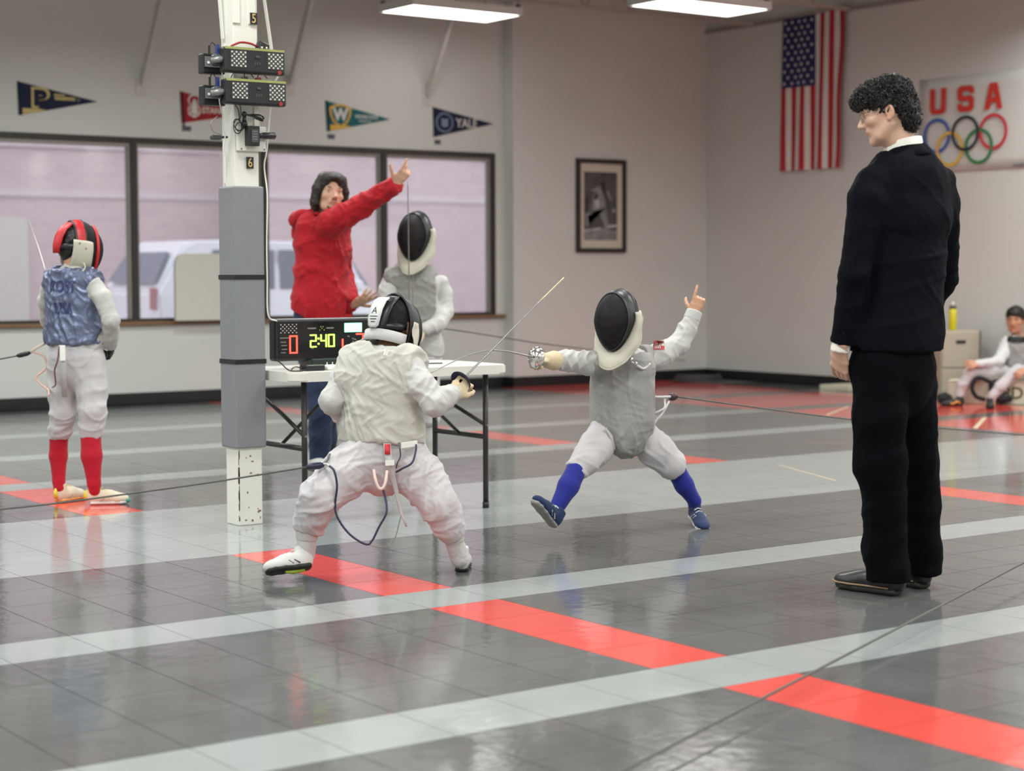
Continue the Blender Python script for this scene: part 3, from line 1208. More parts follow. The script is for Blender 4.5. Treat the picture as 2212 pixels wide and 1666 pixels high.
p = on_y(515, 272, yb - 0.02)
lp = []
for t in range(60):
    a = t / 60 * 2 * math.pi * 3
    lp.append(p + np.array([0.022 * math.cos(a) - 0.006 * math.sin(a * .33), -0.004 * math.sin(a * .5), 0.026 * math.sin(a) + 0.01 * math.cos(a * .66)]))
lp = [np.array([p[0] + .01, p[1], p[2] + .10]), np.array([p[0] + .015, p[1], p[2] + .05])] + lp[4:]
cord('coiled_lead', lp, 0.0022, M_PLAST, None, 120, label='thin black lead coiled in loops beside the mounting plate', cat='cable')
p = on_y(552, 252, yb - 0.02)
cord('tied_lead', [p + np.array([-.06, 0, .01]), p + np.array([-.02, -.01, 0.0]), p + np.array([.03, 0, -.012]), p + np.array([.042, 0, -.004]), p + np.array([.02, -.005, .008]), p + np.array([-.03, 0, .006]),
                    p + np.array([.02, -.006, -.006]), p + np.array([.036, 0, -.018]), p + np.array([.0, .0, -.008])], 0.0042, M_PLAST, None, 48, label='thick black lead tied in a bundle under the lower box', cat='cable')
b0 = on_y(528, 268, yb - 0.015)
Geo().ball(b0 + np.array([0, 0, .045]), (.012, .012, .014)).ball(b0 + np.array([.0, 0, 0]), (.016, .012, .02)).box(b0 + np.array([.0, 0, .02]), (.012, .012, .06)).build(
    'cable_grip', M_PLAST, None, True, 'black cable grip hanging below the lower scoring box', 'grip')
# white wires down both faces of the column
yf = CY - h - 0.004
w = [on_y(x, y, CY - 0.05) for x, y in ((486, 96), (478, 140), (482, 180), (474, 215), (481, 250), (483, 282), (487, 290), (482, 320), (486, 345), (486, 402))]
cord('white_wire', w, 0.003, M_COLP, None, 60, label='white wire hanging along the left edge of the column', cat='cable')
w = [on_y(x, y, CY - 0.045) for x, y in ((603, 160), (588, 200), (577, 320), (571, 360))] + [on_y(x, y, CY - ph - 0.004) + np.array([0.02, 0, 0]) for x, y in ((569, 420), (568, 520), (569, 600), (571, 680), (590, 694))]
cord('white_wire', w, 0.0035, M_COLP, None, 60, label='white wire running down the right edge of the grey padding', cat='cable')
w = [on_y(x, y, yf) for x, y in ((508, 155), (500, 165), (498, 178))]
cord('short_lead', w, 0.002, M_PLAST, None, label='short black lead between the two scoring boxes on the left', cat='cable')
w = [on_y(x, y, yf) for x, y in ((505, 222), (515, 238), (518, 258), (522, 270))]
cord('short_lead', w, 0.002, M_PLAST, None, label='short black lead dropping from the lower box to the coil', cat='cable')
w = [on_y(x, y, CY - .06) for x, y in ((470, 250), (455, 268), (462, 285), (480, 292))]
cord('wire_loop', w, 0.0018, M_GREYM, None, label='thin grey wire loop left of the column over the window frame', cat='cable')
p = on_y(466, 297, CY - .03)
Geo().box(p, (0.05, 0.03, 0.022), bev=0.006).tube([p, p + np.array([.06, 0, .004])], .006, 6).build('cable_joiner', M_DGREY, None, False, 'dark cable joiner left of the column at window top height', 'connector')
# flat white straps going up on either side
for k, (a, b, lb) in enumerate((((481, 84), (474, 0), 'white strap rising on the left side of the column'), ((588, 118), (571, 0), 'white strap rising away on the right side of the column'))):
    A, B = on_y(a[0], a[1], CY + 0.02), on_y(b[0], b[1], CY + 0.02)
    d = B - A
    B = A + d * ((ZC - A[2]) / d[2])
    Geo().bar(A, B, 0.004, 0.026, (0, 1, 0) if k else (0, 1, 0)).build('conduit_strap', M_COLP, None, False, lb, 'strap')

# ------------------------------------------------------------------ scoring table
M_TTOP = mat('table_plastic', srgb(214, 213, 204), 0.42, var=0.02, bump=0.03, bscale=300)
M_TLEG = mat('dark_tube', srgb(46, 44, 44), 0.35, metal=0.3)
TXa, TXb, TYa, TYb, TZ = 4.085, 5.325, 7.335, 7.96, 0.725
tb = empty('folding_table', ((TXa + TXb) / 2, (TYa + TYb) / 2, 0), 'white plastic folding table with dark legs beside the column', 'table')
r = 0.075
out = []
for cx, cy, a0 in ((TXb - r, TYb - r, 0), (TXa + r, TYb - r, 90), (TXa + r, TYa + r, 180), (TXb - r, TYa + r, 270)):
    out += [(cx + r * math.cos(math.radians(a0 + 15 * i)), cy + r * math.sin(math.radians(a0 + 15 * i))) for i in range(7)]
bm = bmesh.new()
va = [bm.verts.new((x, y, TZ - 0.045)) for x, y in out]
vb = [bm.verts.new((x, y, TZ)) for x, y in out]
bm.faces.new(va[::-1])
tf = bm.faces.new(vb)
for i in range(len(out)):
    bm.faces.new((va[i], va[(i + 1) % len(out)], vb[(i + 1) % len(out)], vb[i]))
bmesh.ops.bevel(bm, geom=[e for e in bm.edges if abs(e.verts[0].co.z - e.verts[1].co.z) < 1e-5], offset=0.006, segments=2, affect='EDGES', clamp_overlap=True)
bmesh.ops.recalc_face_normals(bm, faces=bm.faces)
me = bpy.data.meshes.new('tabletop')
bm.to_mesh(me)
bm.free()
link('tabletop', me, M_TTOP, tb)
for lx, inn in ((TXa + 0.10, 1), (TXb - 0.10, -1)):
    for ly in (7.42, 7.88):
        Geo().tube([(lx, ly, 0.012), (lx, ly, TZ - 0.045)], 0.014, 10).build('leg', M_TLEG, tb, True)
        Geo().tube([(lx, ly, 0.0), (lx, ly, 0.03)], 0.0165, 10).build('foot_cap', M_BLACK, tb, True)
    Geo().tube([(lx, 7.42, 0.36), (lx, 7.88, 0.36)], 0.013, 8).build('cross_bar', M_TLEG, tb, True)
    Geo().tube([(lx, 7.42, 0.42), (lx + inn * 0.02, 7.65, 0.50), (lx + inn * 0.03, 7.88, 0.58)], 0.010, 8).build('brace', M_TLEG, tb, True)
    Geo().tube([(lx, 7.65, 0.36), (lx + inn * 0.36, 7.65, TZ - 0.05)], 0.009, 8).build('folding_stay', M_TLEG, tb, True)
    for ly in (7.42, 7.88):
        Geo().disc((lx, ly - 0.015, 0.42), (0, 1, 0), 0.006, 0.006, 8).build('rivet', M_GREYM, tb)

# scoreboard on the table
sc0 = on_y(583, 786, 7.62)
sx0, sx1, sy, sz0, sz1 = 4.135, 4.79, 7.60, 0.765, 0.968
sbd = empty('scoreboard', ((sx0 + sx1) / 2, sy, TZ), 'black electronic scoreboard with red and green digits on the table', 'scoreboard')
Geo().span((sx0, sy, sz0), (sx1, sy + 0.07, sz1), bev=0.012).build('case', M_PLAST, sbd)
Geo().span((sx0 + 0.015, sy - 0.002, sz0 + 0.015), (sx1 - 0.015, sy + 0.001, sz1 - 0.018)).build('front_panel', mat('gloss_black_panel', srgb(16, 18, 20), 0.12, var=0.1), sbd)
Geo().span((sx0 + 0.18, sy - 0.03, TZ), (sx0 + 0.42, sy + 0.09, sz0 + 0.01), bev=0.006).build('stand', mat('dark_green_black', srgb(20, 34, 34), 0.4), sbd)
for dx in (0.262, 0.292):
    Geo().box((sx0 + dx, sy - 0.031, TZ + 0.022), (0.004, 0.003, 0.018)).build('slot_mark', M_WPRINT, sbd)
g = Geo()
for i in range(9):
    for j in range(5):
        if (i + j) % 2 == 0:
            g.box((sx0 + 0.028 + 0.0105 * i, sy - 0.003, sz1 - 0.066 + 0.0095 * j), (0.0048, 0.002, 0.0048))
finish(g.build('unlit_lamp_dots', M_LEDOFF, sbd), kind='stuff')
E_RED = emit('led_red', (1.0, 0.05, 0.03), 5.0)
E_YEL = emit('led_green_yellow', (0.55, 1.0, 0.08), 4.0)
E_GRN = emit('led_green', (0.25, 1.0, 0.62), 3.2)
SEG = {'0': 'abcdef', '1': 'bc', '2': 'abged', '4': 'fgbc'}


def digit(ch, x, z, w, hh, m, name='digit'):
    """segments made of small round lamps"""
    g = Geo()
    segs = {'a': ((0, 1), (1, 1)), 'b': ((1, 1), (1, .5)), 'c': ((1, .5), (1, 0)), 'd': ((0, 0), (1, 0)), 'e': ((0, .5), (0, 0)), 'f': ((0, 1), (0, .5)), 'g': ((0, .5), (1, .5))}
    done = set()
    for s in SEG[ch]:
        (a, b), (c, d) = segs[s]
        n = 5 if a != c else 6
        for i in range(n):
            t = i / (n - 1)
            u, v = a + (c - a) * t, b + (d - b) * t
            key = (round(u, 2), round(v, 2))
            if key in done:
                continue
            done.add(key)
            g.disc((x + u * w, sy - 0.004, z + v * hh), (0, 1, 0), min(w, hh) * 0.105, 0.004, 6)
    return finish(g.build(name, m, sbd), label='lit digit %s' % ch)


digit('0', sx0 + 0.076, sz0 + 0.040, 0.037, 0.080, E_RED)
digit('2', sx0 + 0.188, sz0 + 0.066, 0.030, 0.056, E_YEL)
digit('4', sx0 + 0.246, sz0 + 0.066, 0.028, 0.056, E_YEL)
digit('0', sx0 + 0.288, sz0 + 0.066, 0.030, 0.056, E_YEL)
g = Geo()
for dz in (0.08, 0.105):
    g.disc((sx0 + 0.232, sy - 0.004, sz0 + dz), (0, 1, 0), 0.0042, 0.004, 8)
finish(g.build('colon', E_YEL, sbd), label='lit colon')
g = Geo()
for i in range(6):
    g.disc((sx0 + 0.366, sy - 0.004, sz0 + 0.062 + 0.007 * i), (0, 1, 0), 0.0038, 0.004, 6)
finish(g.build('digit', E_RED, sbd), label='small lit digit 1')
digit('2', sx0 + 0.446, sz0 + 0.044, 0.036, 0.078, E_RED)
g = Geo()
for i in range(10):
    for j in range(5):
        g.disc((sx0 + 0.382 + 0.0098 * i, sy - 0.004, sz1 - 0.066 + 0.0088 * j), (0, 1, 0), 0.0048, 0.004, 6)
finish(g.build('hit_lamp', E_GRN, sbd), label='bright green hit lamp', kind='stuff')
for x, w_ in ((0.196, 0.046), (0.296, 0.040)):
    Geo().box((sx0 + x, sy - 0.003, sz1 - 0.048), (w_, 0.002, 0.007)).build('marking', M_GREYM, sbd)
for dx, dz in ((-.012, -.012), (.012, -.012), (0, -.004), (-.006, .004), (.006, .004)):
    Geo().box((sx0 + 0.252 + dx, sy - 0.003, sz1 - 0.045 + dz), (0.004, 0.002, 0.006)).build('marking', M_YGREEN, sbd)
for z, x, w_ in ((0.112, .048, .05), (0.092, .040, .030), (0.076, .044, .030), (.058, .046, .030), (.042, .04, .026)):
    Geo().box((sx0 + x, sy - 0.003, sz0 + z), (w_, 0.002, 0.005)).build('marking', M_GREYM, sbd)
for x, z, w_ in ((.432, .098, .026), (.43, .084, .018), (.40, .112, .012), (.195, .098, .010), (.197, .06, .012)):
    Geo().box((sx0 + x, sy - 0.003, sz0 + z), (w_, 0.002, 0.006), rot=Matrix.Rotation(.3, 3, 'Y')).build('marking', M_GREYM, sbd)

# small things on the tabletop
Geo().span((4.20, 7.42, TZ), (4.30, 7.49, TZ + 0.028), bev=0.004).build('power_brick', M_PLAST, None, False, 'black power brick on the table under the scoreboard', 'power supply')
Geo().span((4.315, 7.42, TZ), (4.375, 7.47, TZ + 0.026), bev=0.010).build('white_plug_adapter', M_WPRINT, None, False, 'white plug adapter beside the power brick on the table', 'adapter')
cord('black_cable', [(4.205, 7.455, TZ + .012), (4.15, 7.44, TZ + .022), (4.12, 7.42, TZ + .006), (4.15, 7.40, TZ + .004), (4.18, 7.43, TZ + .004), (4.13, 7.46, TZ + .005), (4.115, 7.52, TZ + .04), (4.10, 7.57, TZ + .06)], 0.003, M_PLAST, None, 40,
     label='black cable curling at the end of the table by the column', cat='cable')
Geo().box((4.99, 7.78, TZ + 0.003), (0.21, 0.28, 0.006), rot=Matrix.Rotation(0.3, 3, 'Z')).build('paper_stack', mat('paper', srgb(235, 235, 230), 0.7, var=0.01), None, False, 'white score sheets lying on the table', 'paper')
Geo().tube([(4.86, 7.62, TZ + .006), (5.06, 7.56, TZ + .006)], 0.004, 6).build('pencil', M_DGREY, None, False, 'dark pencil lying near the score sheets', 'pencil')
Geo().box((4.93, 7.94, TZ + .006), (.045, .02, .012)).build('small_eraser', M_BLACK, None, False, 'small black block at the back edge of the table', 'eraser')

# ------------------------------------------------------------------ pennants on the window wall
M_NAVY = mat('navy_felt', srgb(24, 32, 58), 0.9, var=0.05)
M_CARD = mat('cardinal_felt', srgb(158, 34, 42), 0.9, var=0.05)
M_DCARD = mat('dark_cardinal_felt', srgb(92, 26, 36), 0.9, var=0.05)
M_TEAL = mat('teal_felt', srgb(26, 98, 104), 0.9, var=0.05)
M_YELF = mat('gold_felt', srgb(218, 178, 80), 0.9, var=0.05)
M_TANF = mat('tan_felt', srgb(196, 178, 120), 0.9, var=0.05)
M_FELTW = mat('white_felt', srgb(214, 214, 208), 0.9, var=0.03)
M_TAG = mat('tag_grey', srgb(92, 94, 102), 0.6)


def flat(name, poly, m, parent, y, t=0.0015):
    """thin felt piece on the wall: poly in (x, z)"""
    return Geo().prism([(x, y, z) for x, z in poly], (0, 0, 0), (0, -t, 0)).build(name, m, parent)


def pennant(tl, bl, tip, m, medge, label):
    a, b, c = on_y(*tl, YB), on_y(*bl, YB), on_y(*tip, YB)
    p = empty('pennant', a, label, 'pennant')
    y = YB - 0.004
    flat('cloth', [(a[0], a[2]), (b[0], b[2]), (c[0], c[2])], m, p, y, 0.003)
    flat('edge_band', [(a[0], a[2]), (b[0], b[2]), (b[0] + 0.035, b[2] + 0.006), (a[0] + 0.035, a[2] - 0.008)], medge, p, y - 0.003, 0.002)
    return p, a, b, c, y - 0.0035


def wtext(s, size, x, z, m, parent, y, slant=0.0, squash=1.0, bold=0.0):
    return lettering('lettering', s, size, (x, y - 0.002, z), (1, 0, slant), (0, 0, 1), m, parent, 0.0008, squash, bold)


p, a, b, c, y = pennant((36, 175), (40, 249), (210, 220), M_NAVY, M_NAVY, 'navy and tan pennant with a large block P over the first window')
flat('lower_band', [(b[0] + 0.03, b[2] + 0.006), (b[0] + 0.26, b[2] + 0.052), (b[0] + .19, b[2] + .064), (b[0] + 0.03, b[2] + 0.062)], M_TANF, p, y, 0.001)
wtext('P', 0.235, a[0] + 0.20, (a[2] + b[2]) / 2 + 0.004, M_TANF, p, y, 0, 1.35, 0.012)
wtext('P', 0.185, a[0] + 0.20, (a[2] + b[2]) / 2 + 0.004, M_NAVY, p, y - 0.002, 0, 1.25, 0.008)
for x, w_, z in ((0.38, 0.10, .035), (0.43, 0.19, .012), (0.43, .18, 0.0)):
    flat('train_mark', [(a[0] + x - w_ / 2, a[2] - .135 + z - .008), (a[0] + x + w_ / 2, a[2] - .135 + z - .008), (a[0] + x + w_ / 2, a[2] - .135 + z + .008), (a[0] + x - w_ / 2, a[2] - .135 + z + .008)], M_TANF, p, y, .001)
flat('train_mark', [(a[0] + .555 + .018 * math.cos(q), a[2] - .135 + .018 * math.sin(q)) for q in [i * math.pi / 5 for i in range(10)]], M_TAG, p, y, .001)

p, a, b, c, y = pennant((388, 197), (392, 266), (560, 243), M_CARD, M_DCARD, 'red pennant with a block S and white tree partly hidden by the column')
wtext('S', 0.25, a[0] + 0.14, (a[2] + b[2]) / 2 + 0.01, M_FELTW, p, y, 0, 1.0, 0.016)
wtext('S', 0.235, a[0] + 0.14, (a[2] + b[2]) / 2 + 0.01, M_CARD, p, y - 0.002, 0, 1.0, 0.006)
tz = (a[2] + b[2]) / 2
flat('tree_emblem', [(a[0] + .14 - .015, tz - .09), (a[0] + .14 + .015, tz - .09), (a[0] + .152, tz - .05), (a[0] + .185, tz - .055), (a[0] + .165, tz - .01), (a[0] + .178, tz - .01), (a[0] + .158, tz + .035), (a[0] + .166, tz + .035), (a[0] + .14, tz + .085),
                     (a[0] + .114, tz + .035), (a[0] + .122, tz + .035), (a[0] + .102, tz - .01), (a[0] + .115, tz - .01), (a[0] + .095, tz - .055), (a[0] + .128, tz - .05)], M_FELTW, p, y - 0.004, .001)
wtext('STANFORD', 0.075, a[0] + .41, tz - .02, M_FELTW, p, y, 0, 1.0, .002)
flat('edge_tie', [(b[0] + .01, b[2] - .03), (b[0] + .028, b[2] - .03), (b[0] + .028, b[2] + .02), (b[0] + .01, b[2] + .02)], M_DCARD, p, y, .001)

p, a, b, c, y = pennant((702, 217), (706, 284), (842, 258), M_TEAL, mat('dark_teal_felt', srgb(18, 62, 66), .9), 'teal pennant with a gold shield and white W')
tz = (a[2] + b[2]) / 2
flat('lower_band', [(b[0] + .03, b[2] + .006), (b[0] + .28, b[2] + .055), (b[0] + .2, b[2] + .068), (b[0] + .03, b[2] + .066)], M_YELF, p, y, .001)
sh = [(-.125, .075), (-.06, .105), (0, .112), (.06, .105), (.125, .075), (.115, 0), (.075, -.07), (0, -.115), (-.075, -.07), (-.115, 0)]
flat('shield', [(a[0] + .165 + u, tz + .01 + v) for u, v in sh], M_YELF, p, y - .001, .001)
flat('shield_centre', [(a[0] + .165 + u * .8, tz + .01 + v * .8) for u, v in sh], M_TEAL, p, y - .003, .001)
wtext('W', 0.15, a[0] + .165, tz + .015, M_FELTW, p, y - .004, 0, 1.0, .008)
wtext('WAYNE STATE', 0.052, a[0] + .46, tz + .008, M_FELTW, p, y, 0, .75, .001)
wtext('WARRIORS', 0.032, a[0] + .44, tz - .034, M_FELTW, p, y, 0, .9, .0)

p, a, b, c, y = pennant((934, 231), (936, 296), (1065, 268), M_NAVY, M_NAVY, 'navy pennant with a pale round seal and the letters YALE')
tz = (a[2] + b[2]) / 2
ring = [i * math.pi / 12 for i in range(24)]
M_PBLUE = mat('pale_blue_felt', srgb(122, 136, 160), .9)
flat('seal', [(a[0] + .14 + .105 * math.cos(q), tz + .10 * math.sin(q)) for q in ring], M_PBLUE, p, y - .001, .001)
flat('seal_ring', [(a[0] + .14 + .088 * math.cos(q), tz + .084 * math.sin(q)) for q in ring], M_NAVY, p, y - .003, .001)
flat('seal_book', [(a[0] + .14 - .04, tz - .035), (a[0] + .14, tz - .05), (a[0] + .18, tz - .035), (a[0] + .18, tz + .045), (a[0] + .14, tz + .03), (a[0] + .10, tz + .045)], M_PBLUE, p, y - .005, .001)
wtext('YALE', 0.125, a[0] + .41, tz, M_FELTW, p, y, 0, .92, .002)
for k, (px, py, w_) in enumerate(((403, 278, .09), (715, 295, .08), (945, 307, .075))):
    q = on_y(px, py, YB)
    t_ = empty('name_tag', q, 'small grey name tag under the %s pennant' % ('red', 'teal', 'navy seal')[k], 'tag', 'grey tags under the pennants')
    Geo().box(q + np.array([0, -.003, 0]), (w_, .004, .045)).build('plate', M_TAG, t_)
    lettering('lettering', 'III', .03, q + np.array([0, -.006, 0]), (1, 0, 0), (0, 0, 1), M_DGREY, t_, .0006, 1.3)

# ------------------------------------------------------------------ framed photograph
pf = [on_y(1243, 342, YB2), on_y(1349, 346, YB2), on_y(1349, 546, YB2), on_y(1240, 544, YB2)]
x0, x1 = pf[0][0], pf[2][0]
z1, z0 = pf[0][2], pf[2][2]
fr = empty('framed_photograph', ((x0 + x1) / 2, YB2, z0), 'black framed black-and-white photograph on the white wall', 'picture')
for nm, a, b in (('frame_side', (x0, z0), (x0 + .045, z1)), ('frame_side', (x1 - .045, z0), (x1, z1)), ('frame_rail', (x0 + .045, z1 - .045), (x1 - .045, z1)), ('frame_rail', (x0 + .045, z0), (x1 - .045, z0 + .045))):
    Geo().span((a[0], YB2 - .035, a[1]), (b[0], YB2, b[1])).build(nm, M_FRAME, fr)
Geo().span((x0 + .04, YB2 - .014, z0 + .04), (x1 - .04, YB2 - .002, z1 - .04)).build('mount_board', mat('mount_board', srgb(206, 198, 182), .8, var=.01), fr)
ix0, ix1, iz0, iz1 = x0 + .105, x1 - .115, z0 + .13, z1 - .135
W_, H_ = ix1 - ix0, iz1 - iz0
g1, g2, g3, g4 = (mat('print_grey_%s' % n, (v, v, v * 1.04), .6, var=.35, scale=9) for n, v in (('black', .03), ('dark', .075), ('mid', .22), ('light', .42)))
Geo().span((ix0, YB2 - .016, iz0), (ix1, YB2 - .014, iz1)).build('print', g2, fr)


def pic(name, poly, m, k):
    flat(name, [(ix0 + u * W_, iz0 + v * H_) for u, v in poly], m, fr, YB2 - .016 - .0006 * k, .0006)


pic('print_floor', [(0, 0), (1, 0), (1, .14), (.55, .17), (0, .12)], g3, 0)
pic('print_floor', [(0, .12), (.5, .16), (.5, .19), (0, .15)], g4, 1)
pic('print_floor', [(.7, .18), (1, .2), (1, .235), (.7, .22)], g4, 1)
pic('print_figure', [(.02, .38), (.22, .41), (.34, .36), (.45, .40), (.62, .2), (.5, .14), (.72, .15), (.72, .3), (.66, .48), (.62, .6), (.52, .74), (.48, .8), (.2, .73), (.26, .71), (.40, .74), (.26, .66), (.22, .48), (.28, .40), (.1, .36), (.14, .22), (.06, .2)], g3, 2)
pic('print_figure', [(.30, .58), (.42, .6), (.46, .52), (.42, .45), (.34, .46)], g4, 3)
pic('print_figure', [(.28, .64), (.36, .7), (.42, .66), (.38, .6), (.30, .6)], g1, 3)
pic('print_figure', [(.50, .84), (.60, .86), (.62, .78), (.80, .58), (.76, .55), (.56, .72), (.50, .76)], g1, 3)
pic('print_figure', [(.66, .74), (.72, .72), (.82, .60), (.80, .57), (.68, .68)], g3, 4)
pic('print_figure', [(.0, .42), (.12, .42), (.12, .62), (.0, .62)], g1, 3)
pic('print_figure', [(.85, .45), (.92, .47), (.93, .43), (.88, .41)], g4, 3)

# ------------------------------------------------------------------ flag and painted emblem on the right wall
def flag_mat(name, c):
    return mat(name, c, .75, var=.05, scale=5)


M_FR, M_FW, M_FB = flag_mat('flag_red', srgb(176, 38, 52)), flag_mat('flag_white', srgb(222, 216, 212)), flag_mat('flag_blue', srgb(32, 40, 92))
fl = on_x(1697, 42, XR)
fy0, fy1, fz1, fz0 = 13.822, 12.945, 3.815, 2.235
flag = empty('flag', (XR - .03, (fy0 + fy1) / 2, fz1), 'American flag hung vertically on the white wall', 'flag')


def flag_pt(u, v, lift=0.0):
    """u across (0 left .. 1 right), v down"""
    y = fy0 + (fy1 - fy0) * (u * (1 - .035 * v) + .0)
    x = XR - .04 - .016 * math.sin(u * 19 + v * 2) * (.3 + v) - lift - .012 * math.sin(u * 7 + 1) * v
    z = fz1 - (fz1 - fz0) * v + (.10 * max(0, u - .5) ** 1.5) * (1 - v)
    return (x, y + .012 * math.sin(v * 9 + 3) * (u > .9), z)


for s in range(13):
    for part, (v0, v1) in (('stripe', (0.455 if s < 7 else 0.0, 1.0)),):
        rows = []
        n = 26
        for i in range(n + 1):
            v = v0 + (v1 - v0) * i / n
            rows.append([flag_pt((s + k / 4) / 13, v) for k in range(5)])
        link('stripe', grid_mesh('stripe', rows), M_FR if s % 2 == 0 else M_FW, flag)
rows = [[flag_pt(k / 28 * 7 / 13, .455 * i / 16) for k in range(29)] for i in range(17)]
link('canton', grid_mesh('canton', rows), M_FB, flag)
g = Geo()
for j in range(11):
    n = 5 if j % 2 == 0 else 4
    for i in range(n):
        u = ((i + .5) / 5 if n == 5 else (i + 1) / 5) * 7 / 13
        v = (j + .7) / 11.4 * .455
        c = Vector(flag_pt(u, v, .004))
        pts = []
        for q in range(10):
            r_ = .024 if q % 2 == 0 else .0105
            an = math.pi / 2 + q * math.pi / 5
            pts.append(c + Vector((0, r_ * math.cos(an), r_ * math.sin(an))))
        g.add(pts + [c], [(q, (q + 1) % 10, 10) for q in range(10)])
finish(g.build('star', M_FW, flag), kind='stuff')
Geo().tube([(XR - .03, fy0 + .05, fz1 + .012), (XR - .03, fy1 - .12, fz1 + .05)], .012, 8).build('hanging_rod', M_STEEL, flag, True)

bz0, bz1, by0, by1 = 2.12, 3.03, 11.98, 10.45
ban = empty('wall_banner', (XR, (by0 + by1) / 2, bz0), 'white paper banner reading USA above five coloured rings', 'banner')
rows = [[(XR - .003 - .0003 * math.sin(i * 2.1 + j), by0 + (by1 - by0) * i / 12, bz0 + (bz1 - bz0) * j / 8) for i in range(13)] for j in range(9)]
sheet('sheet', rows, .0015, mat('banner_paper', srgb(210, 211, 206), .9, var=.01), ban)
M_URED = mat('letter_red', srgb(204, 50, 34), .55, var=.04)


def block(polys, px, py, hw, hh, name):
    c = on_x(px, py, XR - .02)
    for q, poly in enumerate(polys):
        Geo().prism([(XR - .020 - .0006 * q, c[1] - u * hw, c[2] + v * hh) for u, v in poly], (0, 0, 0), (-.003, 0, 0)).build(name, M_URED, ban)


block([[(-1, 1), (-.4, 1), (-.4, -.45), (-.3, -.62), (.3, -.62), (.4, -.45), (.4, 1), (1, 1), (1, -.7), (.7, -1), (-.7, -1), (-1, -.7)]], 2026, 219, .098, .122, 'letter_u')
block([[(-.7, 1), (.7, 1), (1, .7), (1, .38), (.4, .38), (.4, .58), (-.4, .58), (-.4, .22), (.7, .22), (1, -.05), (1, -.7), (.7, -1), (-.7, -1), (-1, -.7), (-1, -.36), (-.4, -.36), (-.4, -.58), (.4, -.58), (.4, -.2), (-.7, -.2), (-1, .08), (-1, .7)]], 2086, 213, .098, .122, 'letter_s')
block([[(-.42, 1), (0, 1), (0, .62), (-.2, -.12), (-.0, -.12), (0, -.5), (-.3, -.5), (-.42, -1), (-1, -1)], [(.42, 1), (0, 1), (0, .62), (.2, -.12), (0, -.12), (0, -.5), (.3, -.5), (.42, -1), (1, -1)]], 2146, 207, .105, .122, 'letter_a')
RC = [((2023, 294), srgb(48, 84, 170)), ((2085, 288), srgb(40, 42, 52)), ((2145, 284), srgb(206, 48, 58)), ((2051, 322), srgb(226, 182, 72)), ((2114, 316), srgb(44, 124, 66))]
for k, ((px, py), c_) in enumerate(RC):
    c = on_x(px, py, XR - .02)
    rr, ww = .150, .0155
    g = Geo()
    n = 40
    lift = [0, .0018, 0, .0009, .0009][k]
    for i in range(n):
        a0, a1 = 2 * math.pi * i / n, 2 * math.pi * (i + 1) / n
        q = [(XR - .020 - lift, c[1] - r_ * math.cos(a), c[2] + r_ * 1.02 * math.sin(a)) for r_, a in ((rr - ww, a0), (rr + ww, a0), (rr + ww, a1), (rr - ww, a1))]
        g.prism(q, (0, 0, 0), (-.0016, 0, 0))
    finish(g.build('ring', mat('ring_paint', c_, .55, var=.03), ban), label='%s ring' % ('blue', 'black', 'red', 'yellow', 'green')[k])
q = on_x(2200, 357, XR - .02)
Geo().box(q, (.003, .12, .018)).build('print_line', M_GREYM, ban)

# ------------------------------------------------------------------ cabinet, bottle, lettered box by the right wall
M_CAB = mat('cabinet_putty', srgb(176, 168, 150), .5, var=.03)
M_CABD = mat('cabinet_dark_edge', srgb(120, 112, 100), .5)  # darker putty tone for the cabinet's side edge and plinth
FL = Frame(on_z(2073, 862, 0), -FWD + 0.05 * RGT)      # cabinet front turned towards the hall; x of this frame runs to screen left


def fbox(F, a, b, bev=0.0):
    """box between two corners given in a local frame"""
    g = Geo().span(a, b, bev=bev)
    g.v = [tuple(F(*p)) for p in g.v]
    return g


cw, chh, cd = .182, .635, .28
cab = empty('filing_cabinet', FL.o, 'putty coloured filing cabinet against the right wall', 'cabinet')
fbox(FL, (-cw, -cd, .02), (cw, 0, chh), .006).build('body', M_CAB, cab)
fbox(FL, (-cw + .012, 0, chh * .46), (cw - .012, .014, chh - .02), .004).build('drawer', M_CAB, cab)
fbox(FL, (-cw + .012, 0, .045), (cw - .012, .014, chh * .46 - .012), .004).build('drawer', M_CAB, cab)
fbox(FL, (-.045, .014, chh - .118), (.045, .024, chh - .09), .003).build('handle', M_BLACK, cab)
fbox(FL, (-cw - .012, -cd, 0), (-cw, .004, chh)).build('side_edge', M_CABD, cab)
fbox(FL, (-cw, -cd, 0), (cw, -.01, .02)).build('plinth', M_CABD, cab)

M_YEL = mat('yellow_plastic', srgb(206, 196, 26), .3, var=.04)
x, y, z = FL(.045, -.10, chh)
bt = empty('water_bottle', (x, y, z), 'yellow drinks bottle standing on the filing cabinet', 'bottle')
Geo().tube([(x, y, z), (x, y, z + .01), (x, y, z + .19), (x, y, z + .205)], [.032, .036, .036, .026], 16).build('body', M_YEL, bt, True)
Geo().tube([(x, y, z + .20), (x, y, z + .225)], [.033, .031], 14).build('cap', M_DGREY, bt, True)
Geo().tube([(x, y, z + .225), (x, y, z + .250), (x, y, z + .262)], [.014, .012, .008], 10).build('spout', M_WPRINT, bt, True)

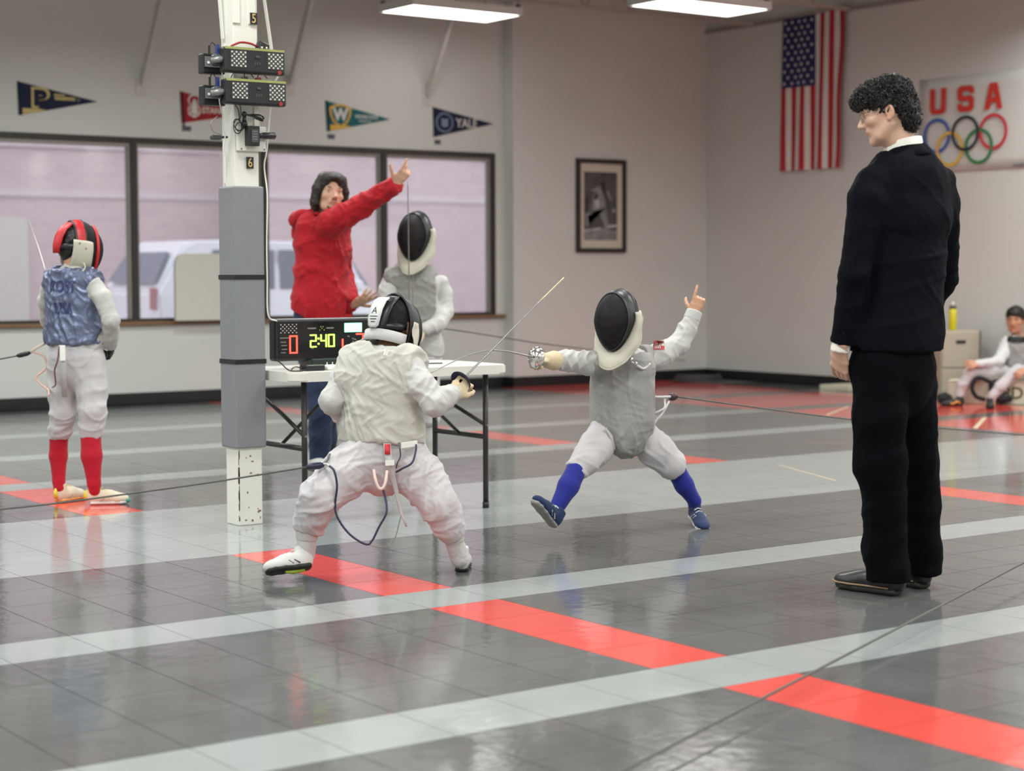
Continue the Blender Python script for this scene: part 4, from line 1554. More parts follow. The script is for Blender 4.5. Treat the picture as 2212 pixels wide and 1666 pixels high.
# long box the boy sits on
M_BOX = mat('box_cream', srgb(206, 202, 180), .6, var=.03)
A_, B_ = on_z(2048, 871, 0), on_z(2260, 876, 0)
FB = Frame(A_, np.cross(np.array([0, 0, 1.0]), A_ - B_))
BL, BZ = float(np.linalg.norm(A_ - B_)), .205
bx = empty('lettered_box', FB.o, 'low cream box with dark capital letters under the seated boy', 'box')
fbox(FB, (-BL, -.24, 0), (0, 0, BZ - .012), .006).build('body', M_BOX, bx)
fbox(FB, (-BL - .008, -.248, BZ - .012), (.008, .008, BZ), .003).build('lid', M_BOX, bx)
M_OLIVE = mat('olive_print', srgb(88, 90, 62), .7)
for ch, px in (('D', 2199), ('R', 2177), ('A', 2154)):
    q = FB.loc(on_z(px, 873, 0))
    lettering('letter', ch, .15, FB(q[0], .003, BZ * .48), -FB.R[:, 0], (0, 0, 1), M_OLIVE, bx, .001, 1.0, .003)
# low step by the skirting, dark mat in the corner
q = on_z(1812, 843, 0)
Geo().span((13.15, 12.45, 0), (XR - .015, 12.85, .05), bev=.006).build('floor_strip', M_BOX, None, False, 'pale low block on the floor by the right skirting', 'block')
q = on_z(1495, 812, 0)
cl = []
for t in range(50):
    a = t / 50 * 6 * math.pi
    cl.append((13.05 + .30 * math.cos(a) * (1 - t * .004), 14.55 + .20 * math.sin(a), .012 + t * .0012))
cord('coiled_hose', cl, .012, M_DGREY, None, 90, 6, 'grey cable coiled on the floor in the far corner', 'cable')
# ------------------------------------------------------------------ builders for people
def skin(name, c):
    m, nt, b = _nodes(name)
    vc = nt.nodes.new('ShaderNodeVertexColor')
    vc.layer_name = 'skin_tone'
    n = nt.nodes.new('ShaderNodeTexNoise')
    n.inputs['Scale'].default_value = 60
    mr = nt.nodes.new('ShaderNodeMapRange')
    mr.inputs['To Min'].default_value, mr.inputs['To Max'].default_value = 0.92, 1.06
    nt.links.new(n.outputs['Fac'], mr.inputs['Value'])
    mx = nt.nodes.new('ShaderNodeMix')
    mx.data_type = 'RGBA'
    mx.blend_type = 'MULTIPLY'
    mx.inputs['Factor'].default_value = 1.0
    mx.inputs[6].default_value = (*c, 1)
    nt.links.new(vc.outputs['Color'], mx.inputs[7])
    hm = nt.nodes.new('ShaderNodeHueSaturation')
    nt.links.new(mr.outputs['Result'], hm.inputs['Value'])
    nt.links.new(mx.outputs[2], hm.inputs['Color'])
    nt.links.new(hm.outputs['Color'], b.inputs['Base Color'])
    b.inputs['Roughness'].default_value = 0.5
    b.inputs['Subsurface Weight'].default_value = 0.12
    b.inputs['Subsurface Radius'].default_value = (0.01, 0.004, 0.002)
    b.inputs['Subsurface Scale'].default_value = 0.5
    return m


def head_prims(F, ears=True, neck=None, smile=0.0):
    P = [F.ell((0, -.014, .036), (.077, .098, .088), .02), F.ell((0, .030, -.012), (.064, .066, .082), .02),
         F.ell((0, .032, -.066), (.050, .052, .042), .02),
         F.tube([(-.056, -.004, -.050, .018), (-.036, .048, -.084, .018), (0, .074, -.096, .020), (.036, .048, -.084, .018), (.056, -.004, -.050, .018)], .022)]
    for s in (-1, 1):
        P += [F.ell((s * .041, .062, -.016), (.024, .022, .020), .016),
              F.tube([(s * .042, .074, .030, .010), (s * .014, .088, .030, .010)], .012),
              F.ell((s * .033, .098, .010), (.017, .016, .0115), .012, '-')]
    P += [F.tube([(0, .088, .018, .0085), (0, .106, -.012, .0095), (0, .113, -.022, .0115)], .010),
          F.ell((.011, .100, -.027), (.0085, .011, .008), .006), F.ell((-.011, .100, -.027), (.0085, .011, .008), .006),
          F.ell((0, .080, -.052), (.030, .018, .020), .014),
          F.tube([(-.023 - smile, .083, -.0555 + smile, .0035), (-.008, .0950, -.0525, .0050), (.008, .0950, -.0525, .0050), (.023 + smile, .083, -.0555 + smile, .0035)], .004),
          F.tube([(-.021 - smile, .083, -.0590 + smile, .0035), (0, .0935, -.0632, .0055), (.021 + smile, .083, -.0590 + smile, .0035)], .004),
          F.ell((0, .0965, -.0580), (.022, .006, .0009), .002, '-')]
    if ears:
        for s in (-1, 1):
            c, q = math.cos(.35), math.sin(.35)
            rot = np.array([[c, s * -q, 0], [s * q, c, 0], [0, 0, 1]])
            P += [F.ell((s * .080, -.012, -.004), (.0085, .019, .031), .005, '+', rot),
                  F.ell((s * .090, -.007, .004), (.009, .0115, .020), .003, '-', rot),
                  F.tube([(s * .0815, .004, -.012, .004), (s * .083, .000, .004, .0035), (s * .084, -.012, .012, .003)], .003),
                  F.ell((s * .078, -.002, -.030), (.008, .010, .011), .006)]
    if neck:
        P += [Tube([(F(0, -.022, -.045), .052 * F.s, .056 * F.s), (neck[0], neck[1], neck[1]), (neck[2], neck[3], neck[3])], F.d(1, 0, 0), .03)]
    return P


def face_tint(F, lip=(.80, .52, .50), blush=(1.02, .88, .84), dark=None):
    def f(V):
        q = F.loc(V)
        c = np.ones((len(V), 3), np.float32)
        def mixin(w, col):
            nonlocal c
            c = c * (1 - w[:, None]) + np.array(col, np.float32) * w[:, None]
        w = np.exp(-(((q[:, 0]) / .030) ** 2 + ((q[:, 1] - .07) / .04) ** 2 + ((q[:, 2] + .02) / .03) ** 2)) * .5
        mixin(w, blush)
        for s in (-1, 1):
            w = np.exp(-(((q[:, 0] - s * .085) / .02) ** 2 + ((q[:, 1] + .005) / .03) ** 2 + ((q[:, 2]) / .04) ** 2)) * .7
            mixin(w, (1.0, .78, .74))
        w = np.clip(1.3 - np.sqrt((q[:, 0] / .024) ** 2 + ((q[:, 2] + .0582) / .0095) ** 2), 0, 1) * (q[:, 1] > .07)
        mixin(np.clip(w * 2, 0, 1) * .85, lip)
        if dark is not None:
            w = np.clip(1.2 - np.sqrt((q[:, 0] / .05) ** 2 + ((q[:, 2] + .075) / .035) ** 2), 0, 1) * (q[:, 1] > .02) * .5
            mixin(w, dark)
        return c
    return f


M_EYEW = mat('eye_white', srgb(226, 222, 216), .2, var=.01)
M_IRIS = mat('iris_brown', srgb(50, 34, 26), .15)


def eyes(F, parent, look=(0, 1, 0), lid=None, droop=.35):
    for s in (-1, 1):
        c = F(s * .033, .0745, .010)
        e = Geo().ball(c, .0118 * F.s, 0, 14, 10).build('eye', M_EYEW, parent, True)
        d = F.R @ (np.array(look, float) / np.linalg.norm(look))
        Geo().ball(c + d * .0062 * F.s, .0066 * F.s, 0, 12, 8).build('iris', M_IRIS, e, True)
        if lid is not None:
            for nm, t0, t1 in (('upper_lid', math.pi * .62, droop * .6 - .15), ('lower_lid', -.55, -1.5)):
                rows = []
                for i in range(6):
                    t = t0 + (t1 - t0) * i / 5
                    rows.append([c + F.d(math.sin(q), math.cos(q) * math.cos(t), math.cos(q) * math.sin(t)) * .0128 * F.s for q in [math.radians(a) for a in range(-84, 85, 14)]])
                sheet(nm, rows, .0014 * F.s, lid, parent)


def eyebrows(F, parent, m):
    for s in (-1, 1):
        Geo().tube([F(s * .050, .074, .027), F(s * .036, .0865, .034), F(s * .016, .0935, .031)], [.0022 * F.s, .0042 * F.s, .0036 * F.s], 6).build('eyebrow', m, parent, True)


def hand_prims(wrist, fwd, back, thumb=1, s=1.0, curl=(.3, .35, .4, .45), thumb_curl=.3, spread=.06, bend=1.0, tdir=None, ext=None):
    """palm and five fingers; back = direction the back of the hand faces; thumb = +1 / -1 side of x"""
    F = Frame(wrist, fwd, back, s)
    P = [F.tube([(0, -.02, 0, .026, .020), (0, .0, 0, .027, .018), (thumb * .002, .045, -.001, .037, .0145), (0, .082, -.002, .039, .0125)], .012),
         F.ell((thumb * .022, .030, -.010), (.016, .028, .013), .012)]
    xs, ls = (.0295, .0100, -.0095, -.0285), (.074, .082, .076, .060)
    for i in range(4):
        c = curl[i]
        a = spread * (1.2 - i * .8)
        p = np.array([thumb * xs[i], .084, -.001])
        nodes = [(*p, .0092)]
        ang = 0.0
        for q, fr in enumerate((.44, .31, .25)):
            ang += c * (1.0 if q == 0 else bend)
            d = np.array([thumb * math.sin(a) * math.cos(ang), math.cos(ang) * math.cos(a), -math.sin(ang)])
            p = p + d * ls[i] * fr
            nodes.append((*p, (.0088, .0080, .0066)[q]))
        P.append(F.tube(nodes, .005))
    p = np.array([thumb * .026, .014, -.006])
    d0 = np.array(tdir, float) if tdir is not None else np.array([.68, .66, -.30])
    d0 = d0 / np.linalg.norm(d0)
    nodes = [(*p, .0125)]
    for q, L in enumerate((.040, .032, .025)):
        ang = thumb_curl * q
        d = np.array([thumb * (d0[0] * math.cos(ang) - .5 * math.sin(ang)), d0[1] * math.cos(ang) + .5 * math.sin(ang), d0[2] - .5 * math.sin(ang)])
        d /= np.linalg.norm(d)
        p = p + d * L
        nodes.append((*p, (.0112, .0098, .0078)[q]))
    P.append(F.tube(nodes, .006))
    return P


def shoe(parent, heel, toe_dir, L, m_up, m_sole, up=(0, 0, 1), name='shoe', ankle=None, label=None, laces=None, mark=None, width=1.0, low=False, tall=1.0):
    F = Frame(heel, toe_dir, up, L / .285)
    w = width
    q = tall
    P = [F.ell((0, .050, .048 * q), (.036 * w, .050, .050 * q), .02), F.ell((0, .130, .040 * q), (.042 * w, .085, .040 * q), .02),
         F.ell((.003, .205, .030 * q), (.046 * w, .072, .031 * q), .02)]
    P.append(F.tube([(0, .050, .045 * q, .034 * w, .042), (0, .046, (.085 if low else .100) * q, .034 * w, .040)], .012))
    P.append(Cut(F(0, 0, .016), -F.d(0, 0, 1)))
    P.append(Cut(F(0, .04, (.086 if low else .098) * q), F.d(0, -.12, 1)))
    o = solid(name, P, .0055 * F.s, m_up, parent, None, 1, label)
    S = [F.tube([(0, .036, .014, .037 * w, .018), (0, .10, .014, .034 * w, .018), (.002, .17, .014, .043 * w, .018), (.004, .225, .014, .043 * w, .018), (.004, .250, .016, .034 * w, .018)], .01),
         Cut(F(0, 0, 0), -F.d(0, 0, 1)), Cut(F(0, 0, .026), F.d(0, 0, 1))]
    solid('sole', S, .0055 * F.s, m_sole, o, None, 1)
    if laces is not None:
        for i in range(4):
            y = .100 + .024 * i
            z = (.092 - .0085 * i * (1.0 + .12 * i)) * q
            Geo().tube([F(-.022, y - .006, z - .010), F(0, y, z - .001), F(.022, y + .006, z - .010)], .0032 * F.s, 5).build('lace', laces, o)
    if mark is not None:
        for s in (-1, 1):
            for k in range(2):
                Geo().tube([F(s * .036 * w, .088 + .035 * k, .028), F(s * .040 * w, .115 + .03 * k, .045), F(s * .030 * w, .140 + .022 * k, .068)], .0034 * F.s, 5).build('side_stripe', mark, o)
    return o


def mesh_material(name, c, alpha):
    m = bpy.data.materials.new(name)
    m.use_nodes = True
    nt = m.node_tree
    b = nt.nodes['Principled BSDF']
    b.inputs['Base Color'].default_value = (*c, 1)
    b.inputs['Roughness'].default_value = .6
    b.inputs['Specular IOR Level'].default_value = .2
    out = nt.nodes['Material Output']
    tr = nt.nodes.new('ShaderNodeBsdfTransparent')
    mx = nt.nodes.new('ShaderNodeMixShader')
    tc = nt.nodes.new('ShaderNodeTexCoord')
    wv = nt.nodes.new('ShaderNodeTexWave')
    wv.inputs['Scale'].default_value = 160
    wv2 = nt.nodes.new('ShaderNodeTexWave')
    wv2.bands_direction = 'Z'
    wv2.inputs['Scale'].default_value = 160
    mu = nt.nodes.new('ShaderNodeMath')
    mu.operation = 'MULTIPLY'
    nt.links.new(tc.outputs['Object'], wv.inputs['Vector'])
    nt.links.new(tc.outputs['Object'], wv2.inputs['Vector'])
    nt.links.new(wv.outputs['Fac'], mu.inputs[0])
    nt.links.new(wv2.outputs['Fac'], mu.inputs[1])
    mr = nt.nodes.new('ShaderNodeMapRange')
    mr.inputs['To Min'].default_value, mr.inputs['To Max'].default_value = max(0, alpha - .1), min(1, alpha + .2)
    nt.links.new(mu.outputs[0], mr.inputs['Value'])
    nt.links.new(mr.outputs['Result'], mx.inputs[0])
    nt.links.new(b.outputs[0], mx.inputs[1])
    nt.links.new(tr.outputs[0], mx.inputs[2])
    nt.links.new(mx.outputs[0], out.inputs['Surface'])
    return m


M_MESH = mesh_material('mask_mesh', (.006, .007, .010), .15)
M_MBLACK = mat('mask_black', srgb(16, 17, 20), .38, var=.1)
M_MINK = mat('mask_lining', srgb(20, 18, 18), .9)
M_BIB = mat('bib_cream', srgb(194, 190, 174), .8, var=.04, bump=.3, bscale=40, bdist=.004)


def mask(F, parent, m_band, m_trim, m_bib, bib=1.0, m_tongue=None, v_band=68, bib_range=(165, 375), tongue=True, vmax=104, flap=False):
    """wire fencing mask: see-through front, solid band round the edge, rim, bib and back tongue"""
    def pt(v, u, off=0.0):
        sv, cv = math.sin(v), math.cos(v)
        x, z = sv * math.cos(u), sv * math.sin(u)
        tp = 1.0 - .22 * max(0, -z) - .04 * max(0, z)
        X, Y, Z = (.104 + off) * x * tp, .010 + (.128 + off) * cv, -.004 + (.148 + off) * z
        return F(X, Y - .20 * Z * sv, Z)
    N = 40
    us = [2 * math.pi * k / N for k in range(N)]
    vb, vm = math.radians(v_band), math.radians(vmax)
    o = link('mask', grid_mesh('mask', [[pt(max(.02, vb * i / 10), u) for u in us] for i in range(11)], True), M_MESH, parent)
    sheet('side_band', [[pt(vb + (vm - vb) * i / 6, u, .001) for u in us] for i in range(7)], .004 * F.s, m_band, o, True)
    ring = [pt(vm, u, .002) for u in us]
    Geo().tube(ring + ring[:2], .0068 * F.s, 6, cap=False).build('rim', m_trim, o, True)
    ring = [pt(vb, u, .002) for u in us]
    Geo().tube(ring + ring[:2], .0042 * F.s, 6, cap=False).build('seam_ring', m_trim, o, True)
    if flap:
        va, vz = vb - math.radians(14), vm
        fl = sheet('side_flap', [[pt(va + (vz - va) * i / 6, math.radians(a), .009 + .004 * math.sin(i)) for a in range(-78, 14, 7)] for i in range(8)], .004 * F.s, m_bib, o)
        for a in (4, -4):
            Geo().ball(pt(vz - .25 + a * .03, math.radians(2 + a), .013), .0045, 0, 8, 6).build('snap', M_GREYM, fl, True)
        ring = [pt(math.radians(60), u, .002) for u in us]
        Geo().tube(ring + ring[:2], .010 * F.s, 6, cap=False).build('front_ring', m_band, o, True)
    a0, a1 = bib_range
    rows = []
    for i in range(8):
        t = i / 7
        row = []
        for k in range(37):
            u = math.radians(a0 + (a1 - a0) * k / 36)
            low = max(0, -math.sin(u))
            base = pt(vm * (.90 - .12 * low), u, .003)
            L = (.032 + .064 * low) * bib
            d = F.d(.42 * math.cos(u), -.78 + 1.40 * low, .80 * math.sin(u) - .12)
            d = d / np.linalg.norm(d)
            w = .006 * math.sin(k * 1.3 + 5 * t) * t
            row.append(base + d * L * t * F.s + F.d(math.cos(u) * (.012 * math.sin(t * math.pi) + w), .012 * math.sin(t * math.pi), 0) * F.s)
        rows.append(row)
    b = sheet('bib', rows, .006 * F.s, m_bib, o)
    Geo().tube(rows[-1], .0055 * F.s, 6).build('bib_edge', m_bib, b, True)
    if tongue:
        rows = []
        path = [(-.055, .128, .035), (-.090, .112, .045), (-.122, .075, .050), (-.136, .030, .050), (-.138, -.020, .046), (-.132, -.060, .030)]
        for y, z, w in path:
            rows.append([F(w * c, y + .018 * c * c * (1 if z < .12 else .3), z) for c in (-1, -.6, -.2, .2, .6, 1)])
        t = sheet('back_tongue', rows, .010 * F.s, m_tongue or m_band, o)
    st = [F(s * .090 * math.cos(q), -.035 - .098 * math.sin(q), -.005 - .02 * math.sin(q)) for s, q in [(1, 0), (1, .35), (1, .7), (1, 1.1), (1, 1.45), (-1, 1.45), (-1, 1.1), (-1, .7), (-1, .35), (-1, 0)]]
    sheet('head_strap', [[p + F.d(0, 0, z) * F.s for z in (-.014, .014)] for p in st], .003 * F.s, m_trim, o)
    return o


M_STEELB = mat('blade_steel', srgb(150, 150, 146), .28, metal=.85)
M_CHROME = mat('polished_guard', srgb(214, 210, 206), .16, metal=.95)
M_TIP = mat('blade_tape', srgb(206, 200, 150), .5)


def foil(hand, pts, guard_dir, label, m_guard=None, rg=.048, tip=.0, r0=.0042, r1=.0018, grip=True, tip_n=0):
    """hand = grip end inside the fist, pts = blade path starting at the guard"""
    f = empty('foil', pts[0], label, 'foil')
    d = np.asarray(guard_dir, float)
    d = d / np.linalg.norm(d)
    s0 = np.cross(d, [0.1, .2, 1.0])
    s0 /= np.linalg.norm(s0)
    s1 = np.cross(d, s0)
    c = np.asarray(pts[0], float)
    rows = []
    for i in range(8):
        a = i / 7 * math.radians(68)
        rr = rg * math.sin(a) / math.sin(math.radians(68))
        rows.append([c + d * (.018 * (math.cos(a) - 1) / (1 - math.cos(math.radians(68)))) + (s0 * math.cos(k * math.pi / 12) + s1 * math.sin(k * math.pi / 12)) * max(rr, .001) for k in range(24)])
    sheet('guard', rows, .003, m_guard or M_CHROME, f, True)
    P = curve_pts(pts, 36) if len(pts) > 2 else [lerp(pts[0], pts[1], i / 24) for i in range(25)]
    n = len(P)
    k = n - tip_n
    Geo().tube(P[:k], [r0 + (r1 - r0) * i / n for i in range(k)], 6).build('blade', M_STEELB, f, True)
    if tip_n:
        Geo().tube(P[k - 1:], [r1 * 1.5] * (n - k + 1), 6).build('blade_tip', M_TIP, f, True)
    Geo().tube([c - d * .012, c - d * .012 + (np.asarray(hand) - c) * 1.0, np.asarray(hand) - d * .045], [.010, .012, .009], 8).build('grip', M_MBLACK, f, True)
    return f


def cloth(name, c, rough=.85, bump=.25, bscale=420, var=.04, scale=6, sheen=.1, sp=.3, **k):
    return mat(name, c, rough, 0, var, scale, bump, bscale, sp, 0, sheen, bdist=.002, **k)


M_WJACK = cloth('white_canvas', srgb(186, 185, 181))
M_WBREE = cloth('white_twill', srgb(191, 187, 189), bscale=300)
M_WKNIT = cloth('white_knit', srgb(190, 188, 187), bscale=500)
M_GLOVE = cloth('glove_tan', srgb(206, 188, 156))
M_GLOVEB = cloth('glove_black', srgb(30, 30, 34))
M_HAIRB = mat('hair_black', srgb(17, 15, 14), .42, var=.35, scale=40, bump=.5, bscale=120, bdist=.004)
M_HAIRD = mat('hair_dark_brown', srgb(34, 25, 20), .45, var=.35, scale=40, bump=.5, bscale=120, bdist=.004, stretch=(3, 3, .5))


def person(loc, label):
    return empty('person', (loc[0], loc[1], 0), label, 'person')
# ------------------------------------------------------------------ standing man in the dark suit
def suit_man():
    h0 = 6.62
    p = person(at(1930, 1270, h0), 'tall person in black suit and glasses standing with head bowed, seen from behind')
    J = lambda x, y, h=h0: at(x, y, h)
    LAT = (1, 0, 0)
    M_SUIT = cloth('suit_wool', srgb(7, 9, 16), .88, .2, 700, .12, 4, .0, .1)
    M_TROU = cloth('trouser_wool', srgb(5, 6, 10), .9, .2, 700, .12, 4, .0, .08)
    M_SHIRT = cloth('white_shirt', srgb(224, 222, 212), .7, .1)
    sk = skin('skin_fair', srgb(204, 164, 142))
    # head
    fd = -RGT * .95 + FWD * .20
    fwd = np.array(fd) + np.array([0, 0, -.30])
    F = Frame(J(1915, 243, 6.62), fwd, (0, 0, 1), .92)
    neck_lo = J(1957, 335, 6.62)
    hp = head_prims(F, True, (J(1940, 300, 6.62), .051, neck_lo, .058))
    lw = J(1816, 752, 6.52)
    hd = hand_prims(lw, J(1812, 800, 6.58) - lw, -RGT * .75 - FWD * .65, 1, 1.12, (.22, .30, .36, .42), .25, .06, .9, (.35, .9, -.25))
    rw = J(1985, 705, 7.0)
    hr = hand_prims(rw, -RGT * .6 + FWD * .7, (0, 0, 1), -1, .98, (.6, .6, .6, .6))
    trunk = [Tube([(J(1957, 330), .06, .06), (J(1957, 380), .15, .09), (J(1950, 600), .13, .09), (J(1935, 770), .14, .10)], LAT, .03),
             limb([J(1880, 400, 6.52), J(1845, 590, 6.47), lw], [.045, .038, .024]), limb([J(2025, 400, 6.73), J(2036, 605, 6.86), rw], [.045, .038, .024]),
             limb([J(1900, 780, 6.56), J(1908, 1000, 6.58), J(1918, 1240, 6.6)], [.07, .055, .035]), limb([J(1970, 780, 6.73), J(1985, 1000, 6.74), J(1992, 1240, 6.74)], [.07, .055, .035])]
    for t in trunk:
        t.a, t.b = [x * .6 for x in t.a], [x * .6 for x in t.b]
    body = merged('body', [(hp, .0032, 1), (hd, .0026, 1), (hr, .004, 1), (trunk, .012, 1)], sk, p, face_tint(F, (.86, .60, .56), (1.03, .90, .86)))
    eyes(F, p, (0, .8, -.6), M_LID, .2)
    eyebrows(F, p, M_HAIRB)
    # jacket
    wr = (.0045, .11, .9, .4)
    tor = Tube([(J(1960, 326), .055, .050), (J(1958, 344), .095, .070), (J(1958, 368), .160, .090), (J(1957, 400), .192, .108), (J(1956, 470), .196, .122), (J(1950, 560), .176, .120),
                (J(1944, 640), .170, .122), (J(1938, 700), .182, .130), (J(1933, 745), .190, .134), (J(1932, 775), .192, .134)], LAT, .02)
    jk = [tor, limb([J(1880, 398, 6.51), J(1870, 430, 6.49), J(1845, 590, 6.46), J(1818, 738, 6.52), J(1815, 760, 6.52)], [.058, .064, .054, .041, .040], .035, wr, (0, 1, 0)),
          limb([J(2030, 398, 6.74), J(2037, 440, 6.76), J(2040, 600, 6.88), J(1990, 700, 7.02)], [.058, .062, .052, .040], .035, wr, (0, 1, 0)),
          Cut(J(1933, 758), (0, 0, -1)), Cut(J(1818, 742, 6.52), J(1818, 742, 6.52) - J(1843, 600, 6.46), 0, (J(1816, 752, 6.52), .055)), Cut(J(1957, 330), (-.35, .55, 1), 0, (J(1952, 322), .10))]
    o = solid('suit_jacket', jk, .0065, M_SUIT, p, [(.0030, .24, 5), (.0009, .07, 8)], 3)
    # shoulder seam roll, collar, back seam
    cn, ax = J(1957, 326), (J(1950, 306) - J(1957, 340))
    CF = Frame(cn, (0, 1, .0), (-.10, .20, 1))
    rows = []
    for i, (z, r, yo) in enumerate(((-.016, .098, -.006), (.004, .086, 0), (.024, .076, .004), (.030, .072, .006), (.022, .066, .008))):
        rows.append([CF(math.sin(a) * r * 1.02, -math.cos(a) * r * .95 + yo + .012, z - .03 * (1 - math.cos(a)) * .9) for a in [math.radians(q) for q in range(-150, 151, 15)]])
    sheet('jacket_collar', rows, .005, M_SUIT, p)
    rows = []
    for z, r in ((-.02, .074), (.018, .071), (.050, .068), (.0505, .063)):
        rows.append([CF(math.sin(a) * r, -math.cos(a) * r + .012, z - .016 * (1 - math.cos(a))) for a in [math.radians(q) for q in range(-160, 161, 16)]])
    sheet('shirt_collar', rows, .003, M_SHIRT, p)
    c0, c1 = J(1818, 736, 6.52), J(1814, 760, 6.525)
    solid('shirt_cuff', [limb([c0, c1], [.034, .035], .004), Cut(c1, c1 - c0)], .004, M_SHIRT, p)
    for k in range(3):
        q = J(1826 - 2 * k, 700 + 9 * k, 6.475)
        Geo().ball(q, (.006, .006, .006), 0, 8, 6).build('cuff_button', M_MBLACK, p, True)
    # trousers
    w1 = (.005, .30, .8, 1.1)
    tr = [Tube([(J(1930, 735), .165, .115), (J(1930, 800), .172, .118), (J(1930, 850), .150, .105)], LAT, .03),
          Tube([(J(1898, 780, 6.55), .098, .098), (J(1899, 900, 6.55), .096, .098), (J(1901, 1000, 6.56), .092, .092), (J(1913, 1100, 6.58), .074, .082), (J(1911, 1190, 6.6), .078, .085), (J(1918, 1228, 6.6), .076, .088), (J(1922, 1262, 6.6), .076, .090)], tuple(RGT), .012, w1),
          Tube([(J(1970, 780, 6.73), .088, .098), (J(1975, 900, 6.73), .080, .095), (J(1984, 1000, 6.74), .074, .088), (J(1990, 1100, 6.74), .068, .080), (J(1995, 1190, 6.74), .066, .082), (J(1994, 1262, 6.74), .066, .086)], tuple(RGT), .012, w1),
          Cut(J(1920, 1254, 6.6), (0, 0, -1))]
    solid('trousers', tr, .0065, M_TROU, p, [(.0035, .26, 15), (.0008, .08, 3)], 3, fdir=(.3, .3, 1))
    # shoes
    M_LEA = mat('black_leather', srgb(24, 22, 21), .32, var=.2, bump=.1, bscale=90)
    M_WELT = mat('shoe_sole_dark', srgb(34, 30, 27), .6)
    lace = mat('lace_black', srgb(20, 20, 20), .8)
    M_EDGE = mat('welt_tan', srgb(142, 118, 92), .6)
    for heel, dr in ((on_z(1948, 1289, 0), (-.16, 1, 0)), (on_z(2003, 1274, 0), (.10, 1, 0))):
        s = shoe(p, heel - .012 * np.array([dr[0], dr[1], 0]), dr, .315, M_LEA, M_WELT, laces=lace, low=True)
        FF = Frame(heel, dr, (0, 0, 1), .315 / .285)
        Geo().tube([FF(x, y, .027) for x, y in ((-.037, .03), (-.038, .08), (-.040, .13), (-.046, .18), (-.042, .23), (-.02, .262), (.01, .267), (.038, .24), (.048, .19), (.042, .13), (.036, .05))], .0038, 5).build('welt', M_EDGE, s, True)
        Geo().box(FF(0, .060, .008), (.066, .080, .016), rot=Matrix(FF.R), bev=.007).build('heel_block', M_WELT, s)
    # curly hair
    cap = [F.ell((0, -.020, .050), (.089, .104, .088), .02), F.ell((0, .034, .074), (.080, .082, .050), .03), F.ell((0, -.066, -.02), (.074, .054, .075), .03),
           F.ell((0, .082, .062), (.058, .030, .034), .02), F.ell((0, -.070, -.066), (.050, .030, .034), .02),
           F.ell((0, .105, -.035), (.20, .078, .078), .012, '-'), F.ell((0, .045, -.050), (.20, .040, .062), .012, '-'), F.ell((0, .00, -.062), (.20, .045, .055), .015, '-')]
    V, Q = surface(cap, .005)
    V = relax(V, Q, 1)
    N = vnormals(V, Q)
    V = V + N * folds(V, .006, .032, 21)[:, None]
    rs = np.random.RandomState(4)
    g = Geo()
    for i in rs.choice(len(V), 2800):
        qe = F.loc(V[i:i + 1])[0]
        if abs(qe[0]) > .055 and -.040 < qe[1] < .03 and qe[2] < .042:
            continue
        n = N[i]
        ql = F.loc(V[i:i + 1])[0]
        flow = F.d(0, .5 if ql[1] > .02 else -.5, -.5 - .5 * (ql[2] < .03)) + rs.randn(3) * .55
        t = flow - n * (flow @ n)
        t /= np.linalg.norm(t) + 1e-9
        b_ = np.cross(n, t)
        L, A, w0, ph = rs.uniform(.018, .034), rs.uniform(.003, .0062), rs.uniform(.8, 1.5), rs.rand() * 6.28
        pts = []
        for k in range(11):
            u = k / 10
            a = ph + w0 * 2 * math.pi * u
            pts.append(V[i] + t * L * (u - .3) + b_ * A * math.cos(a) + n * (.0015 + A * .9 * math.sin(a) + .004 * u - .006 * (2 * u - 1) ** 2))
        rr = rs.uniform(.0009, .0017)
        g.tube(pts, [rr * x for x in (.5, .8, 1, 1.1, 1.1, 1.1, 1, .9, .8, .6, .3)], 4, cap=False)
    a = to_mesh('hair', V, Q)
    bm = bmesh.new()
    bm.from_mesh(a)
    me2 = g.mesh('curl', True)
    bm.from_mesh(me2)
    bm.to_mesh(a)
    bm.free()
    a.shade_smooth()
    link('hair', a, M_HAIRB, p)
    # glasses
    gl = empty('glasses', (0, 0, 0))
    gl.parent = p
    gl.location = Vector(F(0, .1, .01)) - Vector(p.location)
    mg = mat('glasses_wire', srgb(150, 146, 140), .25, metal=.8)
    for s in (-1, 1):
        rim = [F(s * (.034 + .0215 * math.cos(t)), .102 - .010 * abs(math.cos(t)) * (1 if math.cos(t) > 0 else 0), .004 + .019 * math.sin(t)) for t in [k * math.pi / 10 for k in range(21)]]
        Geo().tube(rim, .0012, 5, cap=False).build('rim', mg, gl, True)
        Geo().tube([F(s * .056, .090, .008), F(s * .074, .04, .008), F(s * .080, -.005, .010)], .0011, 5).build('temple', mg, gl, True)
        lens = bpy.data.meshes.new('lens')
        lens.from_pydata([tuple(x) for x in rim[:-1]], [], [tuple(range(20))])
        link('lens', lens, M_LENS, gl)
    Geo().tube([F(-.0125, .103, .008), F(0, .107, .011), F(.0125, .103, .008)], .0012, 5).build('bridge', mg, gl, True)


def lens_material():
    m = bpy.data.materials.new('lens_glass')
    m.use_nodes = True
    nt = m.node_tree
    nt.nodes.clear()
    out = nt.nodes.new('ShaderNodeOutputMaterial')
    tr = nt.nodes.new('ShaderNodeBsdfTransparent')
    gl = nt.nodes.new('ShaderNodeBsdfGlossy')
    gl.inputs['Roughness'].default_value = .02
    mx = nt.nodes.new('ShaderNodeMixShader')
    mx.inputs[0].default_value = .14
    nt.links.new(tr.outputs[0], mx.inputs[1])
    nt.links.new(gl.outputs[0], mx.inputs[2])
    nt.links.new(mx.outputs[0], out.inputs['Surface'])
    return m


M_LENS = lens_material()
M_LID = mat('eyelid_skin', srgb(186, 142, 122), .5)
suit_man()
